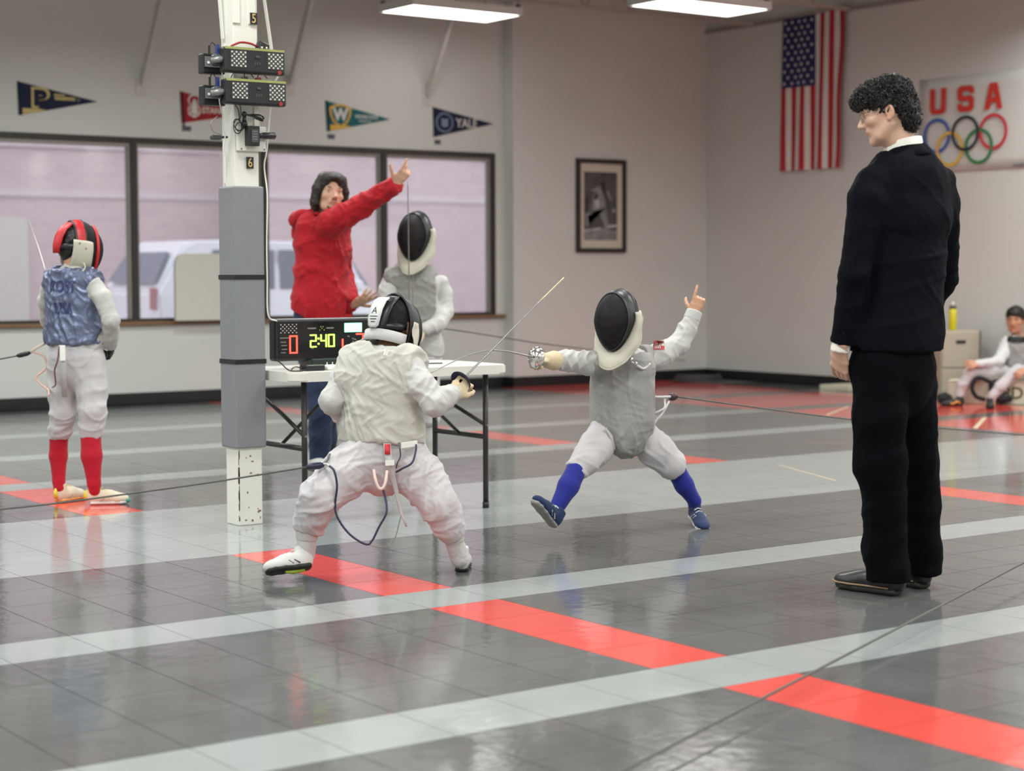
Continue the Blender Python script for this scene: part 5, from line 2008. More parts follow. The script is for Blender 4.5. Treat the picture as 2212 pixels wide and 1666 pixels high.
# ------------------------------------------------------------------ lunging fencer in the grey vest
def plain_body(p, name_skin, head, hands, trunk, tint=None, hv=.0045):
    for t in trunk:
        t.a, t.b = [x * .6 for x in t.a], [x * .6 for x in t.b]
    pieces = [(head, hv, 1)] + [(h, .0032, 1) for h in hands] + [(trunk, .014, 1)]
    return merged('body', pieces, name_skin, p, tint or (lambda V: np.ones((len(V), 3), np.float32)))


SK_MED = skin('skin_medium', srgb(196, 148, 120))
SK_DARK = skin('skin_brown', srgb(112, 76, 56))
M_LAME = cloth('lame_grey', srgb(146, 144, 141), .6, .35, 300, .05, 8)
M_NAVYSH = cloth('shoe_navy', srgb(28, 44, 84), .7, .2, 200)
M_BLUESOCK = cloth('sock_blue', srgb(34, 40, 132), .8, .2, 260)
M_RUBW = mat('rubber_white', srgb(212, 212, 208), .5)
M_RUBG = mat('rubber_grey', srgb(146, 144, 142), .55)
M_LACEW = mat('lace_white', srgb(214, 214, 210), .7)
M_WHITESH = cloth('shoe_white', srgb(196, 196, 192), .6, .15, 200)
M_BLKRUB = mat('rubber_black', srgb(26, 28, 26), .6)
M_LIME = mat('rubber_lime', srgb(150, 176, 50), .5)


def quad_mesh(w, h):
    me = bpy.data.meshes.new('quad')
    me.from_pydata([(-w / 2, -h / 2, 0), (w / 2, -h / 2, 0), (w / 2, h / 2, 0), (-w / 2, h / 2, 0)], [], [(0, 1, 2, 3)])
    return me


def lunger():
    h0 = 8.30
    J = lambda x, y, h=h0: at(x, y, h)
    p = person(at(1350, 1100, h0), 'small fencer in grey vest and blue socks lunging with one arm raised behind')
    LAT = tuple(RGT * .96 - FWD * .28)
    face = -RGT * .55 - FWD * .80 + np.array([0, 0, -.12])
    F = Frame(J(1331, 690, 8.17), face, (0, 0, 1), .905)
    F.o = F.o - F.d(0, .010, 0)
    head = head_prims(F, True, (J(1338, 745, 8.3), .046, J(1342, 775, 8.32), .05))
    lw, rw = J(1500, 676, 8.5), J(1183, 779, 8.03)
    hl = hand_prims(lw, J(1512, 640, 8.5) - lw, -RGT * .2 - FWD * .9 + np.array([0, 0, -.4]), -1, .80, (.12, 1.25, 1.3, 1.3), .4, .05, 1.0, (.75, .5, -.5))
    trunk = [Tube([(J(1340, 780), .11, .06), (J(1343, 850), .10, .07), (J(1348, 930), .10, .07)], LAT, .03),
             limb([J(1300, 785), J(1235, 780, 8.15), rw], [.04, .034, .022]), limb([J(1395, 768, 8.36), J(1468, 745, 8.45), lw], [.04, .034, .022]),
             limb([J(1312, 935, 8.28), J(1258, 1000, 8.12), J(1200, 1100, 8.0)], [.06, .045, .03]), limb([J(1380, 940, 8.34), J(1452, 1005, 8.36), J(1500, 1085, 8.45)], [.06, .045, .03])]
    plain_body(p, SK_MED, head, [hl], trunk)
    eyes(F, p)
    hair_cap(F, p, M_HAIRB)
    mask(F, p, M_MBLACK, mat('rim_dotted', srgb(44, 46, 52), .35), M_BIB, 1.05, None, 70)
    # jacket: sleeves and torso
    wr = (.010, .055, .9, .3)
    jk = [Tube([(J(1337, 752), .05, .05), (J(1338, 770), .10, .065), (J(1342, 800), .135, .085), (J(1344, 860), .128, .085), (J(1346, 910), .128, .085), (J(1347, 945), .125, .085)], LAT, .02),
          limb([J(1305, 788, 8.27), J(1268, 784, 8.2), J(1225, 780, 8.12), J(1192, 779, 8.05), J(1172, 778, 8.0)], [.056, .055, .048, .039, .036], .03, wr, (0, 0, 1)),
          limb([J(1390, 778, 8.35), J(1425, 768, 8.39), J(1466, 744, 8.45), J(1484, 712, 8.48), J(1502, 672, 8.5)], [.056, .058, .050, .044, .036], .035, (.004, .09, .9, 1.3), (0, 1, 0)),
          Cut(J(1347, 943), J(1347, 960) - J(1347, 900)), Cut(J(1196, 779, 8.06), rw - J(1225, 780, 8.12), 0, (rw, .075)), Cut(J(1500, 678, 8.5), J(1502, 668, 8.5) - J(1484, 712, 8.48), 0, (lw, .07))]
    o = solid('jacket', jk, .006, M_WJACK, p, [(.003, .11, 2)], 1)
    solid('cuff', [limb([J(1494, 690, 8.49), J(1502, 668, 8.5)], [.040, .037], .004), Cut(J(1501, 672, 8.5), J(1502, 668, 8.5) - J(1494, 690, 8.49)), Cut(J(1493, 692, 8.49), J(1494, 690, 8.49) - J(1502, 668, 8.5))], .005, M_WKNIT, p)
    # arm patch and vest
    me = quad_mesh(.052, .042)
    me.transform(frame_matrix(J(1424, 746, 8.33), RGT, (0, 0, 1)))
    pt = decal('arm_patch', me, o, FWD, mat('patch_red', srgb(176, 70, 70), .7), p, .002)
    for k in range(4):
        me = quad_mesh(.0042, .026)
        me.transform(frame_matrix(J(1415.5 + 3.6 * k, 747, 8.33), RGT, (0, 0, 1)))
        decal('patch_stripe', me, o, FWD, M_FW, p, .0035)
    me = quad_mesh(.014, .014)
    me.transform(frame_matrix(J(1432, 744, 8.33), RGT, (0, 0, 1)))
    decal('patch_field', me, o, FWD, M_FW, p, .0035)
    vs = [Tube([(J(1338, 758), .070, .058), (J(1340, 775), .128, .075), (J(1343, 800), .146, .098), (J(1345, 850), .145, .102), (J(1346, 890), .140, .104), (J(1348, 915), .134, .112), (J(1352, 938), .108, .116), (J(1357, 956), .060, .112), (J(1359, 966), .026, .100)], LAT, .02),
          limb([J(1296, 780, 8.27), J(1394, 772, 8.36)], [.062, .060], .03), limb([J(1302, 786, 8.25), J(1283, 784, 8.21)], [.058, .058], .03), Cut(J(1337, 762), (0, 0, 1), 0, (J(1337, 750), .1)),
          Cut(J(1277, 800, 8.28), -RGT * 1 + np.array([0, 0, .10])), Cut(J(1411, 800, 8.36), RGT * 1)]
    v = solid('vest', vs, .006, M_LAME, p, [(.0035, .13, 12), (.0016, .05, 4)], 2)
    for pts in ([J(1362, 782, 8.18), J(1376, 790, 8.18), J(1390, 797, 8.2), J(1404, 786, 8.23)],):
        Geo().tube(curve_pts(pts, 16), .0065, 6).build('shoulder_strap', M_WKNIT, v, True)
    for x, y in ((1364, 776), (1374, 785)):
        Geo().ball(J(x, y, 8.17), (.010, .008, .007), 0, 10, 6).build('buckle', M_CHROME, v, True)
    # breeches
    br = [Tube([(J(1345, 905), .120, .080), (J(1345, 930), .124, .084), (J(1350, 946), .095, .078)], LAT, .03),
          limb([J(1308, 940, 8.28), J(1285, 970, 8.21), J(1262, 998, 8.13), J(1246, 1014, 8.1), J(1238, 1026, 8.08)], [.082, .078, .064, .050, .046], .03, (.006, .10, .8, .2), (0, 1, 0)),
          limb([J(1385, 942, 8.34), J(1420, 975, 8.36), J(1450, 1004, 8.37), J(1464, 1022, 8.39)], [.082, .080, .066, .050], .03, (.004, .12, .8, 1.2), (0, 1, 0)),
          Cut(J(1241, 1020, 8.09), J(1238, 1026, 8.08) - J(1262, 998, 8.13), 0, (J(1240, 1020, 8.09), .10)), Cut(J(1460, 1017, 8.39), J(1464, 1022, 8.39) - J(1450, 1004, 8.37), 0, (J(1462, 1020, 8.39), .10))]
    solid('breeches', br, .006, M_WBREE, p, [(.0028, .10, 9)], 1)
    Geo().tube(curve_pts([J(1308, 925, 8.18), J(1322, 950, 8.18), J(1328, 972, 8.2)], 10), [.006] * 11, 6).build('strap_end', M_WKNIT, p, True)
    a0, a1 = J(1199, 1104, 8.0), J(1500, 1082, 8.44)
    solid('sock', [limb([J(1245, 1016, 8.09), J(1228, 1050, 8.05), a0], [.046, .047, .032], .01)], .006, M_BLUESOCK, p)
    solid('sock', [limb([J(1458, 1012, 8.38), J(1478, 1048, 8.41), a1, J(1500, 1094, 8.46)], [.046, .044, .031, .030], .01)], .006, M_BLUESOCK, p)
    # shoes: lifted front foot shows its sole, rear foot on its toe
    heel = J(1197, 1146, 7.98)
    td = -RGT * .42 - FWD * .55 + UP_(.62)
    upv = np.cross(td, RGT * .25 - FWD * .75 - UP_(.55))
    shoe(p, heel, td, .225, M_NAVYSH, M_RUBG, RGT * .62 + UP_(.40) + FWD * .55, laces=M_LACEW, mark=M_LACEW, tall=1.12)
    heel = J(1494, 1116, 8.50)
    shoe(p, heel, RGT * .20 - FWD * .92 + UP_(-.22), .225, M_NAVYSH, M_RUBW, (0, 0, 1), laces=M_LACEW, mark=M_LACEW)
    # gloved weapon hand
    gd = -RGT * .62 - FWD * .78 + UP_(.10)
    gd = gd / np.linalg.norm(gd)
    gc = J(1153, 772, 7.93)
    gl = hand_prims(rw, gd, UP_(.9) - FWD * .3, 1, .84, (1.1, 1.2, 1.2, 1.2), .6, .03, 1.0, (.4, .85, -.1))
    solid('glove', gl + [limb([rw + (J(1225, 780, 8.12) - rw) * .30, rw], [.045, .036], .01)], .004, M_GLOVE, p, None, 1)
    pts = [gc, J(1118, 764, 7.85), J(1085, 758, 7.75), J(1048, 758, 7.62), J(1005, 770, 7.45), J(968, 787, 7.3), J(930, 806, 7.16)]
    foil(rw + gd * .03, pts, gd, 'foil with a shiny bell guard and bent blade held by the lunging fencer', M_CHROME, .047)
    # reel plug and cord at the back
    pl = J(1453, 857, 8.55)
    f = empty('reel_plug', pl, 'dark reel plug on white cords behind the lunging fencer', 'plug')
    Geo().ball(pl, (.028, .02, .021), 0, 12, 8).build('shell', mat('plug_maroon', srgb(62, 34, 40), .4), f, True)
    Geo().tube([pl, J(1464, 857, 8.55)], [.016, .008], 8).build('nose', M_MBLACK, f, True)
    cord('body_cord', [J(1410, 857, 8.4), J(1425, 858, 8.45), pl], .006, M_WKNIT, f)
    cord('body_cord', [pl, J(1437, 862, 8.5), J(1436, 880, 8.45), J(1425, 888, 8.42), J(1409, 894, 8.4)], .005, M_WKNIT, f)
    cord('body_cord', [J(1445, 868, 8.5), J(1432, 892, 8.45), J(1418, 908, 8.42), J(1411, 922, 8.4)], .005, M_WKNIT, f)
    cord('reel_cable', [J(1462, 857, 8.55), J(1600, 876, 9.0), J(1760, 897, 9.5), J(1930, 916, 10.0), J(2150, 935, 10.6), J(2300, 946, 11.0)], .0042, M_GREYC, None, 30, 6, 'grey reel cable stretched behind the suited person to the lunging fencer', 'cable')


def UP_(z):
    return np.array([0, 0, float(z)])


def hair_cap(F, p, m, under=True):
    if under:
        cap = [F.ell((0, -.022, .038), (.080, .097, .088), .02), F.ell((0, -.060, -.02), (.062, .048, .066), .03),
               F.ell((0, .100, -.030), (.20, .072, .095), .012, '-'), F.ell((0, .055, -.055), (.20, .050, .066), .012, '-')]
        return solid('hair', cap, .006 * F.s, m, p, [(.003 * F.s, .03 * F.s, 3)], 1)
    cap = [F.ell((0, -.020, .044), (.086, .106, .094), .02), F.ell((0, .045, .075), (.066, .060, .044), .03), F.ell((0, -.062, -.02), (.066, .050, .070), .03),
           F.ell((0, .115, -.030), (.20, .072, .085), .012, '-'), F.ell((0, .055, -.055), (.20, .050, .066), .012, '-')]
    return solid('hair', cap, .006 * F.s, m, p, [(.005 * F.s, .03 * F.s, 3)], 1)


M_GREYC = mat('cable_grey', srgb(74, 76, 70), .5)
lunger()


# ------------------------------------------------------------------ fencer seen from behind in the foreground
def back_fencer():
    h0 = 7.08
    J = lambda x, y, h=h0: at(x, y, h)
    p = person(at(820, 1200, h0), 'white-clad fencer seen from behind crouching on guard in front of the scoring table')
    Fd = RGT * .45 + FWD * .89
    LAT = tuple(RGT * .89 - FWD * .45)
    face = RGT * .55 + FWD * .80 + UP_(-.32)
    F = Frame(J(854, 710, 7.15), face, (0, 0, 1), .91)
    head = head_prims(F, True, (J(842, 742, 7.1), .046, J(838, 775, 7.05), .052))
    rw = J(976, 850, 7.02)
    trunk = [Tube([(J(838, 770), .13, .07), (J(826, 860), .12, .08), (J(825, 960), .11, .08)], LAT, .03),
             limb([J(750, 790, 7.12), J(716, 866, 7.08), J(748, 905, 7.28)], [.04, .034, .024]), limb([J(893, 800, 7.0), J(940, 872, 6.92), rw], [.04, .034, .022]),
             limb([J(785, 985, 7.08), J(690, 1076, 6.98), J(664, 1170, 7.0)], [.065, .05, .03]), limb([J(872, 985, 7.05), J(950, 1092, 7.0), J(986, 1190, 7.05)], [.065, .05, .03])]
    plain_body(p, SK_DARK, head, [], trunk)
    hair_cap(F, p, M_MINK)
    mk = mask(F, p, M_MBLACK, M_MBLACK, M_BIB, .85, M_MBLACK, 66, (170, 370), True)
    # white head band under the tongue and the printed plate on it
    rows = []
    for a in range(-80, 81, 16):
        q = math.radians(a)
        rows.append([F(-.104 * math.sin(q), -.022 - .118 * math.cos(q), z) for z in (-.088, -.064, -.040)])
    sheet('head_band', rows, .006, M_WKNIT, p)
    g = []
    for y, z, w in ((-.112, .105, .030), (-.135, .085, .034), (-.150, .045, .034), (-.154, .002, .033), (-.150, -.030, .028), (-.148, -.040, .014)):
        g.append([F(w * c, y + .004 * c * c - .004, z) for c in (-1, -.5, 0, .5, 1)])
    pl = sheet('tongue_plate', g, .004, mat('plate_silver', srgb(200, 202, 200), .4, var=.03), p, label='pale printed plate on the black tongue')
    me = text_mesh('A', .040, 0)
    me.transform(frame_matrix(F(-.002, -.30, .034), F.d(1, 0, 0), F.d(0, 0, 1)))
    decal('plate_print', me, pl, F.d(0, 1, 0), M_MBLACK, p, .003)
    for z, w in ((.008, .036), (-.004, .030), (-.016, .022)):
        me = quad_mesh(w, .004)
        me.transform(frame_matrix(F(0, -.30, z), F.d(1, 0, 0), F.d(0, 0, 1)))
        decal('plate_print', me, pl, F.d(0, 1, 0), M_DGREY, p, .003)
    # jacket
    jk = [Tube([(J(842, 742), .050, .052), (J(838, 758), .085, .066), (J(830, 782), .142, .082), (J(824, 812), .160, .092), (J(824, 870), .148, .098), (J(825, 915), .150, .100), (J(826, 945), .158, .106), (J(826, 965), .160, .108)], LAT, .02),
          limb([J(752, 790, 7.12), J(738, 822, 7.1), J(716, 866, 7.06), J(742, 896, 7.22), J(762, 905, 7.32)], [.050, .050, .046, .042, .036], .03, (.006, .08, .8, .4), (0, 1, 0)),
          limb([J(890, 802, 7.0), J(914, 836, 6.96), J(938, 874, 6.92), J(958, 862, 6.96), J(980, 846, 7.02)], [.054, .054, .048, .043, .035], .03, (.006, .085, .8, 1.4), (0, 1, 0)),
          limb([J(765, 785, 7.12), J(885, 794, 7.02)], [.046, .048], .03),
          Cut(J(826, 951), (-.04, 0, -1), 0, (J(826, 965), .22)), Cut(J(978, 848, 7.02), J(980, 846, 7.02) - J(958, 862, 6.96), 0, (J(980, 846, 7.02), .06)), Cut(J(842, 748), F.d(0, .1, 1) * .3 + UP_(1), 0, (J(842, 738), .075))]
    jo = solid('jacket', jk, .0055, M_WJACK, p, [(.0035, .12, 3), (.0016, .06, 6)], 2)
    vs = [Tube([(J(840, 752), .078, .070), (J(834, 770), .124, .090), (J(829, 792), .162, .104), (J(825, 830), .166, .112), (J(824, 870), .160, .115), (J(825, 915), .161, .116), (J(826, 942), .168, .119), (J(826, 966), .170, .121)], LAT, .02),
          limb([J(758, 785, 7.12), J(892, 794, 7.02)], [.064, .068], .03), limb([J(892, 794, 7.02), J(898, 830, 7.0)], [.066, .06], .03), limb([J(758, 785, 7.12), J(750, 820, 7.08)], [.064, .06], .03), Cut(J(826, 953), (-.04, 0, -1)), Cut(J(736, 800, 7.1), -np.array(LAT) + UP_(.10)), Cut(J(911, 800, 7.02), np.array(LAT) + UP_(.08)), Cut(J(841, 755), UP_(1), 0, (J(842, 745), .085))]
    M_LAMEW = cloth('lame_pale', srgb(186, 184, 175), .62, .35, 300, .05, 9)
    v = solid('vest', vs, .0055, M_LAMEW, p, [(.0048, .15, 31), (.0026, .07, 14)], 1)
    Geo().box(J(834, 762, 6.955), (.016, .006, .024), rot=Matrix.Rotation(.4, 3, 'Y')).build('collar_tag', M_WPRINT, v)
    # breeches
    br = [Tube([(J(826, 945), .150, .105), (J(826, 965), .158, .112), (J(826, 1000), .150, .110), (J(828, 1022), .09, .09)], LAT, .04),
          limb([J(790, 985, 7.06), J(738, 1030, 7.02), J(692, 1074, 6.96), J(676, 1110, 6.98), J(668, 1134, 7.0), J(664, 1150, 7.0)], [.100, .094, .080, .066, .060, .048], .03, (.007, .11, .8, .5), (0, 1, 0)),
          limb([J(866, 985, 7.05), J(912, 1036, 7.02), J(948, 1088, 6.98), J(964, 1120, 7.0), J(973, 1142, 7.02), J(979, 1160, 7.03)], [.096, .090, .074, .064, .058, .044], .03, (.007, .11, .8, 1.5), (0, 1, 0)),
          Cut(J(664, 1149, 7.0), J(664, 1150, 7.0) - J(672, 1120, 7.0), 0, (J(664, 1150, 7.0), .08)), Cut(J(979, 1160, 7.03), J(979, 1160, 7.03) - J(968, 1130, 7.0), 0, (J(979, 1160, 7.03), .08))]
    solid('breeches', br, .0055, M_WBREE, p, [(.004, .13, 17), (.0018, .06, 5)], 1)
    for a, b, r_ in ((J(665, 1138, 7.0), J(662, 1168, 7.0), .045), (J(976, 1150, 7.03), J(983, 1172, 7.04), .042)):
        solid('cuff', [limb([a, b], [r_ + .006, r_ - .004], .004), Cut(b, b - a)], .005, M_WKNIT, p)
    solid('sock', [limb([J(662, 1150, 7.0), J(662, 1178, 7.0), J(660, 1200, 7.0)], [.040, .036, .036], .01)], .006, M_WKNIT, p, [(.0012, .03, 2)])
    solid('sock', [limb([J(978, 1160, 7.03), J(986, 1184, 7.05), J(992, 1208, 7.06)], [.038, .035, .036], .01)], .006, M_WKNIT, p, [(.0012, .03, 2)])
    # shoes
    heel = J(681, 1228, 6.97)
    s = shoe(p, heel, -RGT * .80 - FWD * .45 + UP_(-.03), .215, M_WHITESH, M_BLKRUB, FWD * .55 + UP_(.83) - RGT * .05, laces=M_LACEW, mark=M_DGREY, tall=1.25)
    FF = Frame(heel, -RGT * .80 - FWD * .45 + UP_(-.03), FWD * .55 + UP_(.83), .215 / .285)
    Geo().tube([FF(0, .06, -.001), FF(.005, .12, -.001), FF(-.01, .17, -.001)], [.008, .012, .006], 6).build('sole_inlay', M_LIME, s, True)
    heel = on_z(999, 1236, 0)
    shoe(p, heel - FWD * .025, FWD * .99 - RGT * .02, .215, M_WHITESH, M_BLKRUB, (0, 0, 1), laces=M_LACEW, tall=1.35)
    # glove, foil
    gd = J(1218, 600, 7.62) - J(1012, 806, 7.05)
    gd = gd / np.linalg.norm(gd)
    gl = hand_prims(rw, J(1000, 828, 7.05) - rw, -RGT * .15 - FWD * .9 + UP_(.1), 1, .92, (1.0, 1.15, 1.2, 1.2), .5, .03, 1.0, (.5, .8, -.2))
    solid('glove', gl + [limb([J(966, 858, 6.98), rw], [.042, .036], .01)], .004, M_GLOVE, p, [(.0015, .03, 3)], 1)
    gc = J(1000, 819, 7.06)
    foil(rw + (gc - rw) * .35, [gc, J(1080, 738, 7.25), J(1150, 667, 7.43), J(1218, 600, 7.62)], gd, 'foil with a navy bell guard held by the fencer seen from behind', mat('guard_navy', srgb(30, 32, 66), .3), .044, tip_n=9)
    # belt strap with red tab, clip, cords
    st = sheet('belt_strap', [[J(x - w_, y, h), J(x + w_, y, h)] for x, y, w_, h in ((836, 956, 8, 6.94), (839, 985, 8, 6.92), (842, 1004, 8, 6.92), (848, 1030, 6, 6.95), (856, 1060, 5, 6.96), (864, 1100, 4, 6.96), (873, 1124, 3, 6.96), (878, 1138, 2, 6.96))], .004, M_WKNIT, p)
    sheet('strap_tab', [[J(831, y, h), J(843, y, h)] for y, h in ((960, 6.93), (972, 6.92), (982, 6.915))], .004, mat('tab_red', srgb(188, 36, 46), .6), st)
    Geo().box(J(842, 1000, 6.91), (.034, .012, .02)).build('strap_buckle', M_WPRINT, st)
    cord('strap_loop', [J(808, 1016, 6.90), J(811, 1036, 6.87), J(818, 1054, 6.86), J(827, 1055, 6.86), J(833, 1040, 6.87), J(836, 1018, 6.90)], .0065, mat('strap_pink', srgb(206, 180, 172), .7), p)
    Geo().box(J(884, 960, 6.93), (.070, .010, .020), rot=Matrix.Rotation(-.08, 3, 'Y')).build('body_wire_clip', M_WPRINT, p)
    Geo().tube([J(862, 956, 6.92), J(863, 968, 6.92)], .005, 6).build('clip_hook', M_GREYM, p)
    cord('body_cord', [J(899, 960, 6.93), J(898, 975, 6.92), J(890, 1000, 6.9), J(870, 1012, 6.9), J(856, 1020, 6.92)], .004, M_CORDB, p)
    cord('body_cord', [J(863, 965, 6.92), J(865, 985, 6.92), J(858, 1002, 6.92), J(856, 1012, 6.93)], .0025, M_CORDB, p)
    cord('body_cord', [J(712, 1007, 6.9), J(722, 1018, 6.88), J(728, 1050, 6.88), J(724, 1090, 6.9), J(730, 1120, 6.9), J(756, 1155, 6.9), J(790, 1176, 6.9), J(804, 1168, 6.9), J(818, 1140, 6.9), J(834, 1110, 6.9), J(834, 1085, 6.92), J(828, 1060, 6.95)], .0042, M_CORDB, p, 60)
    cord('thin_cord', [J(724, 1095, 6.9), J(738, 1135, 6.9), J(770, 1165, 6.9), J(806, 1180, 6.9), J(836, 1180, 6.9), J(854, 1160, 6.92), J(862, 1130, 6.94), J(866, 1115, 6.95)], .002, M_CORDG, p, 50)
    pl = J(678, 1006, 6.92)
    f = empty('reel_plug', pl, 'dark reel plug at the hip of the fencer seen from behind', 'plug')
    Geo().tube([J(664, 1009, 6.9), J(672, 1008, 6.91), J(690, 1006, 6.93), J(698, 1005, 6.94)], [.008, .014, .014, .009], 10).build('shell', mat('plug_navy', srgb(26, 32, 56), .4), f, True)
    Geo().tube([J(698, 1005, 6.94), J(706, 992, 6.96), J(713, 982, 6.98)], .006, 6).build('hook', M_GREYM, f, True)
    cord('plug_lead', [J(698, 1003, 6.94), J(706, 1003, 6.92), J(712, 1007, 6.9)], .005, M_WKNIT, f)
    cord('reel_cable', [J(664, 1009, 6.9), J(560, 1026, 6.75), J(430, 1046, 6.55), J(270, 1068, 6.32), J(100, 1090, 6.1), J(-120, 1112, 5.85)], .0036, M_GREYC, None, 30, 6, 'dark reel cable stretched from the left edge to the crouching fencer', 'cable')


M_CORDB = mat('cord_navy', srgb(40, 42, 72), .5)
M_CORDG = mat('cord_grey', srgb(120, 118, 116), .5)
back_fencer()
# ------------------------------------------------------------------ child in red mask standing at the left
def left_kid():
    h0 = 9.28
    J = lambda x, y, h=h0: at(x, y, h)
    p = person(at(165, 1085, h0), 'fencer in red mask, silver vest and red socks standing with back turned')
    Fd = RGT * .45 + FWD * .89
    LAT = tuple(RGT * .89 - FWD * .45)
    face = RGT * .80 + FWD * .58 + UP_(-.22)
    F = Frame(J(170, 534, 9.3), face, (0, 0, 1), .94)
    head = head_prims(F, True, (J(160, 570, 9.28), .046, J(157, 590, 9.28), .05))
    rw = J(239, 742, 9.32)
    trunk = [Tube([(J(158, 595), .11, .06), (J(160, 680), .11, .07), (J(164, 770), .11, .08)], LAT, .03),
             limb([J(110, 615, 9.36), J(104, 685, 9.5), J(135, 735, 9.6)], [.04, .034, .024]), limb([J(205, 615, 9.2), J(238, 690, 9.16), rw], [.04, .034, .022]),
             limb([J(140, 790, 9.33), J(133, 925, 9.33), J(127, 985, 9.36), J(127, 1046, 9.34)], [.065, .05, .05, .032]), limb([J(195, 790, 9.26), J(198, 925, 9.24), J(198, 985, 9.23), J(204, 1046, 9.22)], [.065, .05, .05, .032])]
    plain_body(p, SK_MED, head, [], trunk)
    hair_cap(F, p, M_HAIRB)
    M_MRED = mat('mask_red', srgb(188, 34, 40), .4, var=.08)
    mask(F, p, M_MRED, M_MBLACK, M_BIB, 1.0, M_MRED, 92, (170, 330), True, 118, True)
    M_SILV = mat('lame_silver_blue', srgb(104, 112, 138), .36, .5, .10, 7, .35, 30, .5, bdist=.006)
    jk = [Tube([(J(159, 580), .052, .050), (J(158, 600), .11, .07), (J(158, 640), .140, .088), (J(160, 690), .136, .090), (J(164, 735), .142, .095), (J(165, 752), .142, .095)], LAT, .02),
          limb([J(203, 616, 9.2), J(222, 645, 9.17), J(240, 692, 9.15), J(240, 722, 9.24), J(238, 750, 9.34)], [.043, .046, .044, .040, .034], .03, (.006, .075, .8, .6), (0, 1, 0)),
          limb([J(112, 616, 9.36), J(104, 650, 9.42), J(104, 690, 9.5), J(135, 735, 9.6)], [.052, .050, .044, .036], .03, (.006, .075, .8, .6), (0, 1, 0)),
          Cut(J(239, 746, 9.33), J(238, 750, 9.34) - J(240, 722, 9.24), 0, (rw, .06))]
    solid('jacket', jk, .0065, M_WJACK, p, [(.003, .10, 2)], 1)
    vs = [Tube([(J(158, 577), .064, .058), (J(157, 588), .098, .074), (J(157, 606), .138, .088), (J(157, 645), .150, .098), (J(159, 690), .148, .102), (J(160, 728), .156, .108), (J(161, 752), .158, .110)], LAT, .02),
          limb([J(116, 608, 9.34), J(203, 606, 9.22)], [.060, .060], .03), Cut(J(160, 743), (0, 0, -1)), Cut(J(90, 640, 9.34), -np.array(LAT) + UP_(.15)), Cut(J(219, 640, 9.22), np.array(LAT) + UP_(-.02)), Cut(J(158, 581), UP_(1), 0, (J(158, 572), .085))]
    v = solid('vest', vs, .006, M_SILV, p, [(.006, .14, 8), (.0035, .06, 22)], 1)
    M_LETT = mat('letter_blue', srgb(48, 56, 104), .6)
    for txt, px, py, sz in (('ROST', 131, 620, .084), ('USA', 135, 668, .078)):
        me = text_mesh(txt, sz, 0, 'CENTER', .82, .002)
        me.transform(frame_matrix(J(px, py, 9.16), np.array(LAT) * .98 - UP_(.02), (0, 0, 1)))
        decal('lettering', me, v, FWD, M_LETT, v, .004)
    br = [Tube([(J(163, 735), .136, .095), (J(164, 770), .142, .105), (J(166, 800), .135, .102)], LAT, .03),
          limb([J(137, 790, 9.33), J(136, 840, 9.33), J(137, 895, 9.32), J(131, 928, 9.34), J(127, 950, 9.35)], [.084, .078, .066, .060, .048], .03, (.006, .085, .7, .5), (1, 0, 0)),
          limb([J(194, 790, 9.26), J(198, 840, 9.25), J(200, 890, 9.23), J(198, 925, 9.24), J(196, 948, 9.24)], [.084, .078, .068, .060, .050], .03, (.006, .085, .7, 1.9), (1, 0, 0)),
          Cut(J(127, 949, 9.35), (0, 0, -1), 0, (J(127, 955, 9.35), .08)), Cut(J(196, 946, 9.24), (0, 0, -1), 0, (J(196, 952, 9.24), .08))]
    solid('breeches', br, .0065, M_WBREE, p, [(.0035, .10, 7)], 1)
    M_RSOCK = cloth('sock_red', srgb(178, 18, 42), .8, .2, 260)
    solid('sock', [limb([J(127, 944, 9.35), J(126, 985, 9.36), J(127, 1040, 9.34), J(128, 1056, 9.33)], [.048, .046, .032, .029], .01)], .006, M_RSOCK, p)
    solid('sock', [limb([J(196, 942, 9.24), J(198, 985, 9.23), J(203, 1045, 9.22), J(204, 1060, 9.22)], [.052, .052, .034, .029], .01)], .006, M_RSOCK, p)
    M_SHO = cloth('shoe_cream', srgb(214, 208, 184), .6, .15, 200)
    M_GUM = mat('rubber_gum', srgb(214, 156, 86), .5)
    M_SYEL = mat('shoe_yellow', srgb(216, 200, 60), .5)
    M_SGRN = mat('shoe_green', srgb(74, 150, 122), .5)
    h1 = on_z(121, 1087, 0)
    s = shoe(p, h1, RGT * .42 + FWD * .90, .225, M_SHO, M_GUM, (0, 0, 1), laces=M_SYEL, mark=M_SGRN, tall=1.25, width=1.12)
    FF = Frame(h1, RGT * .42 + FWD * .90, (0, 0, 1), .225 / .285)
    Geo().tube([FF(0, .004, .03), FF(0, -.003, .06), FF(0, .006, .095)], [.010, .012, .009], 6).build('heel_tab', M_SYEL, s, True)
    h2 = on_z(187, 1091, 0)
    s = shoe(p, h2, RGT * .97 + FWD * .25, .220, M_SHO, M_RUBW, (0, 0, 1), laces=M_SYEL, mark=M_RUBG, tall=1.25, width=1.12)
    FF = Frame(h2, RGT * .97 + FWD * .25, (0, 0, 1), .228 / .285)
    Geo().tube([FF(0, .004, .03), FF(0, -.003, .06), FF(0, .006, .095)], [.012, .014, .010], 6).build('heel_tab', M_SYEL, s, True)
    Geo().ball(FF(.003, .245, .024), (.036 * .8, .032 * .8, .022 * .8), 0, 12, 8, Matrix(FF.R)).build('toe_cap', M_SGRN, s, True)
    gl = hand_prims(J(240, 745, 9.33), J(240, 772, 9.4) - J(240, 745, 9.33), RGT * .9 - FWD * .3, -1, .92, (.7, .8, .9, .9), .4, .03, 1.0, (.5, .8, -.2))
    solid('glove', gl, .004, M_GLOVEB, p, None, 1)
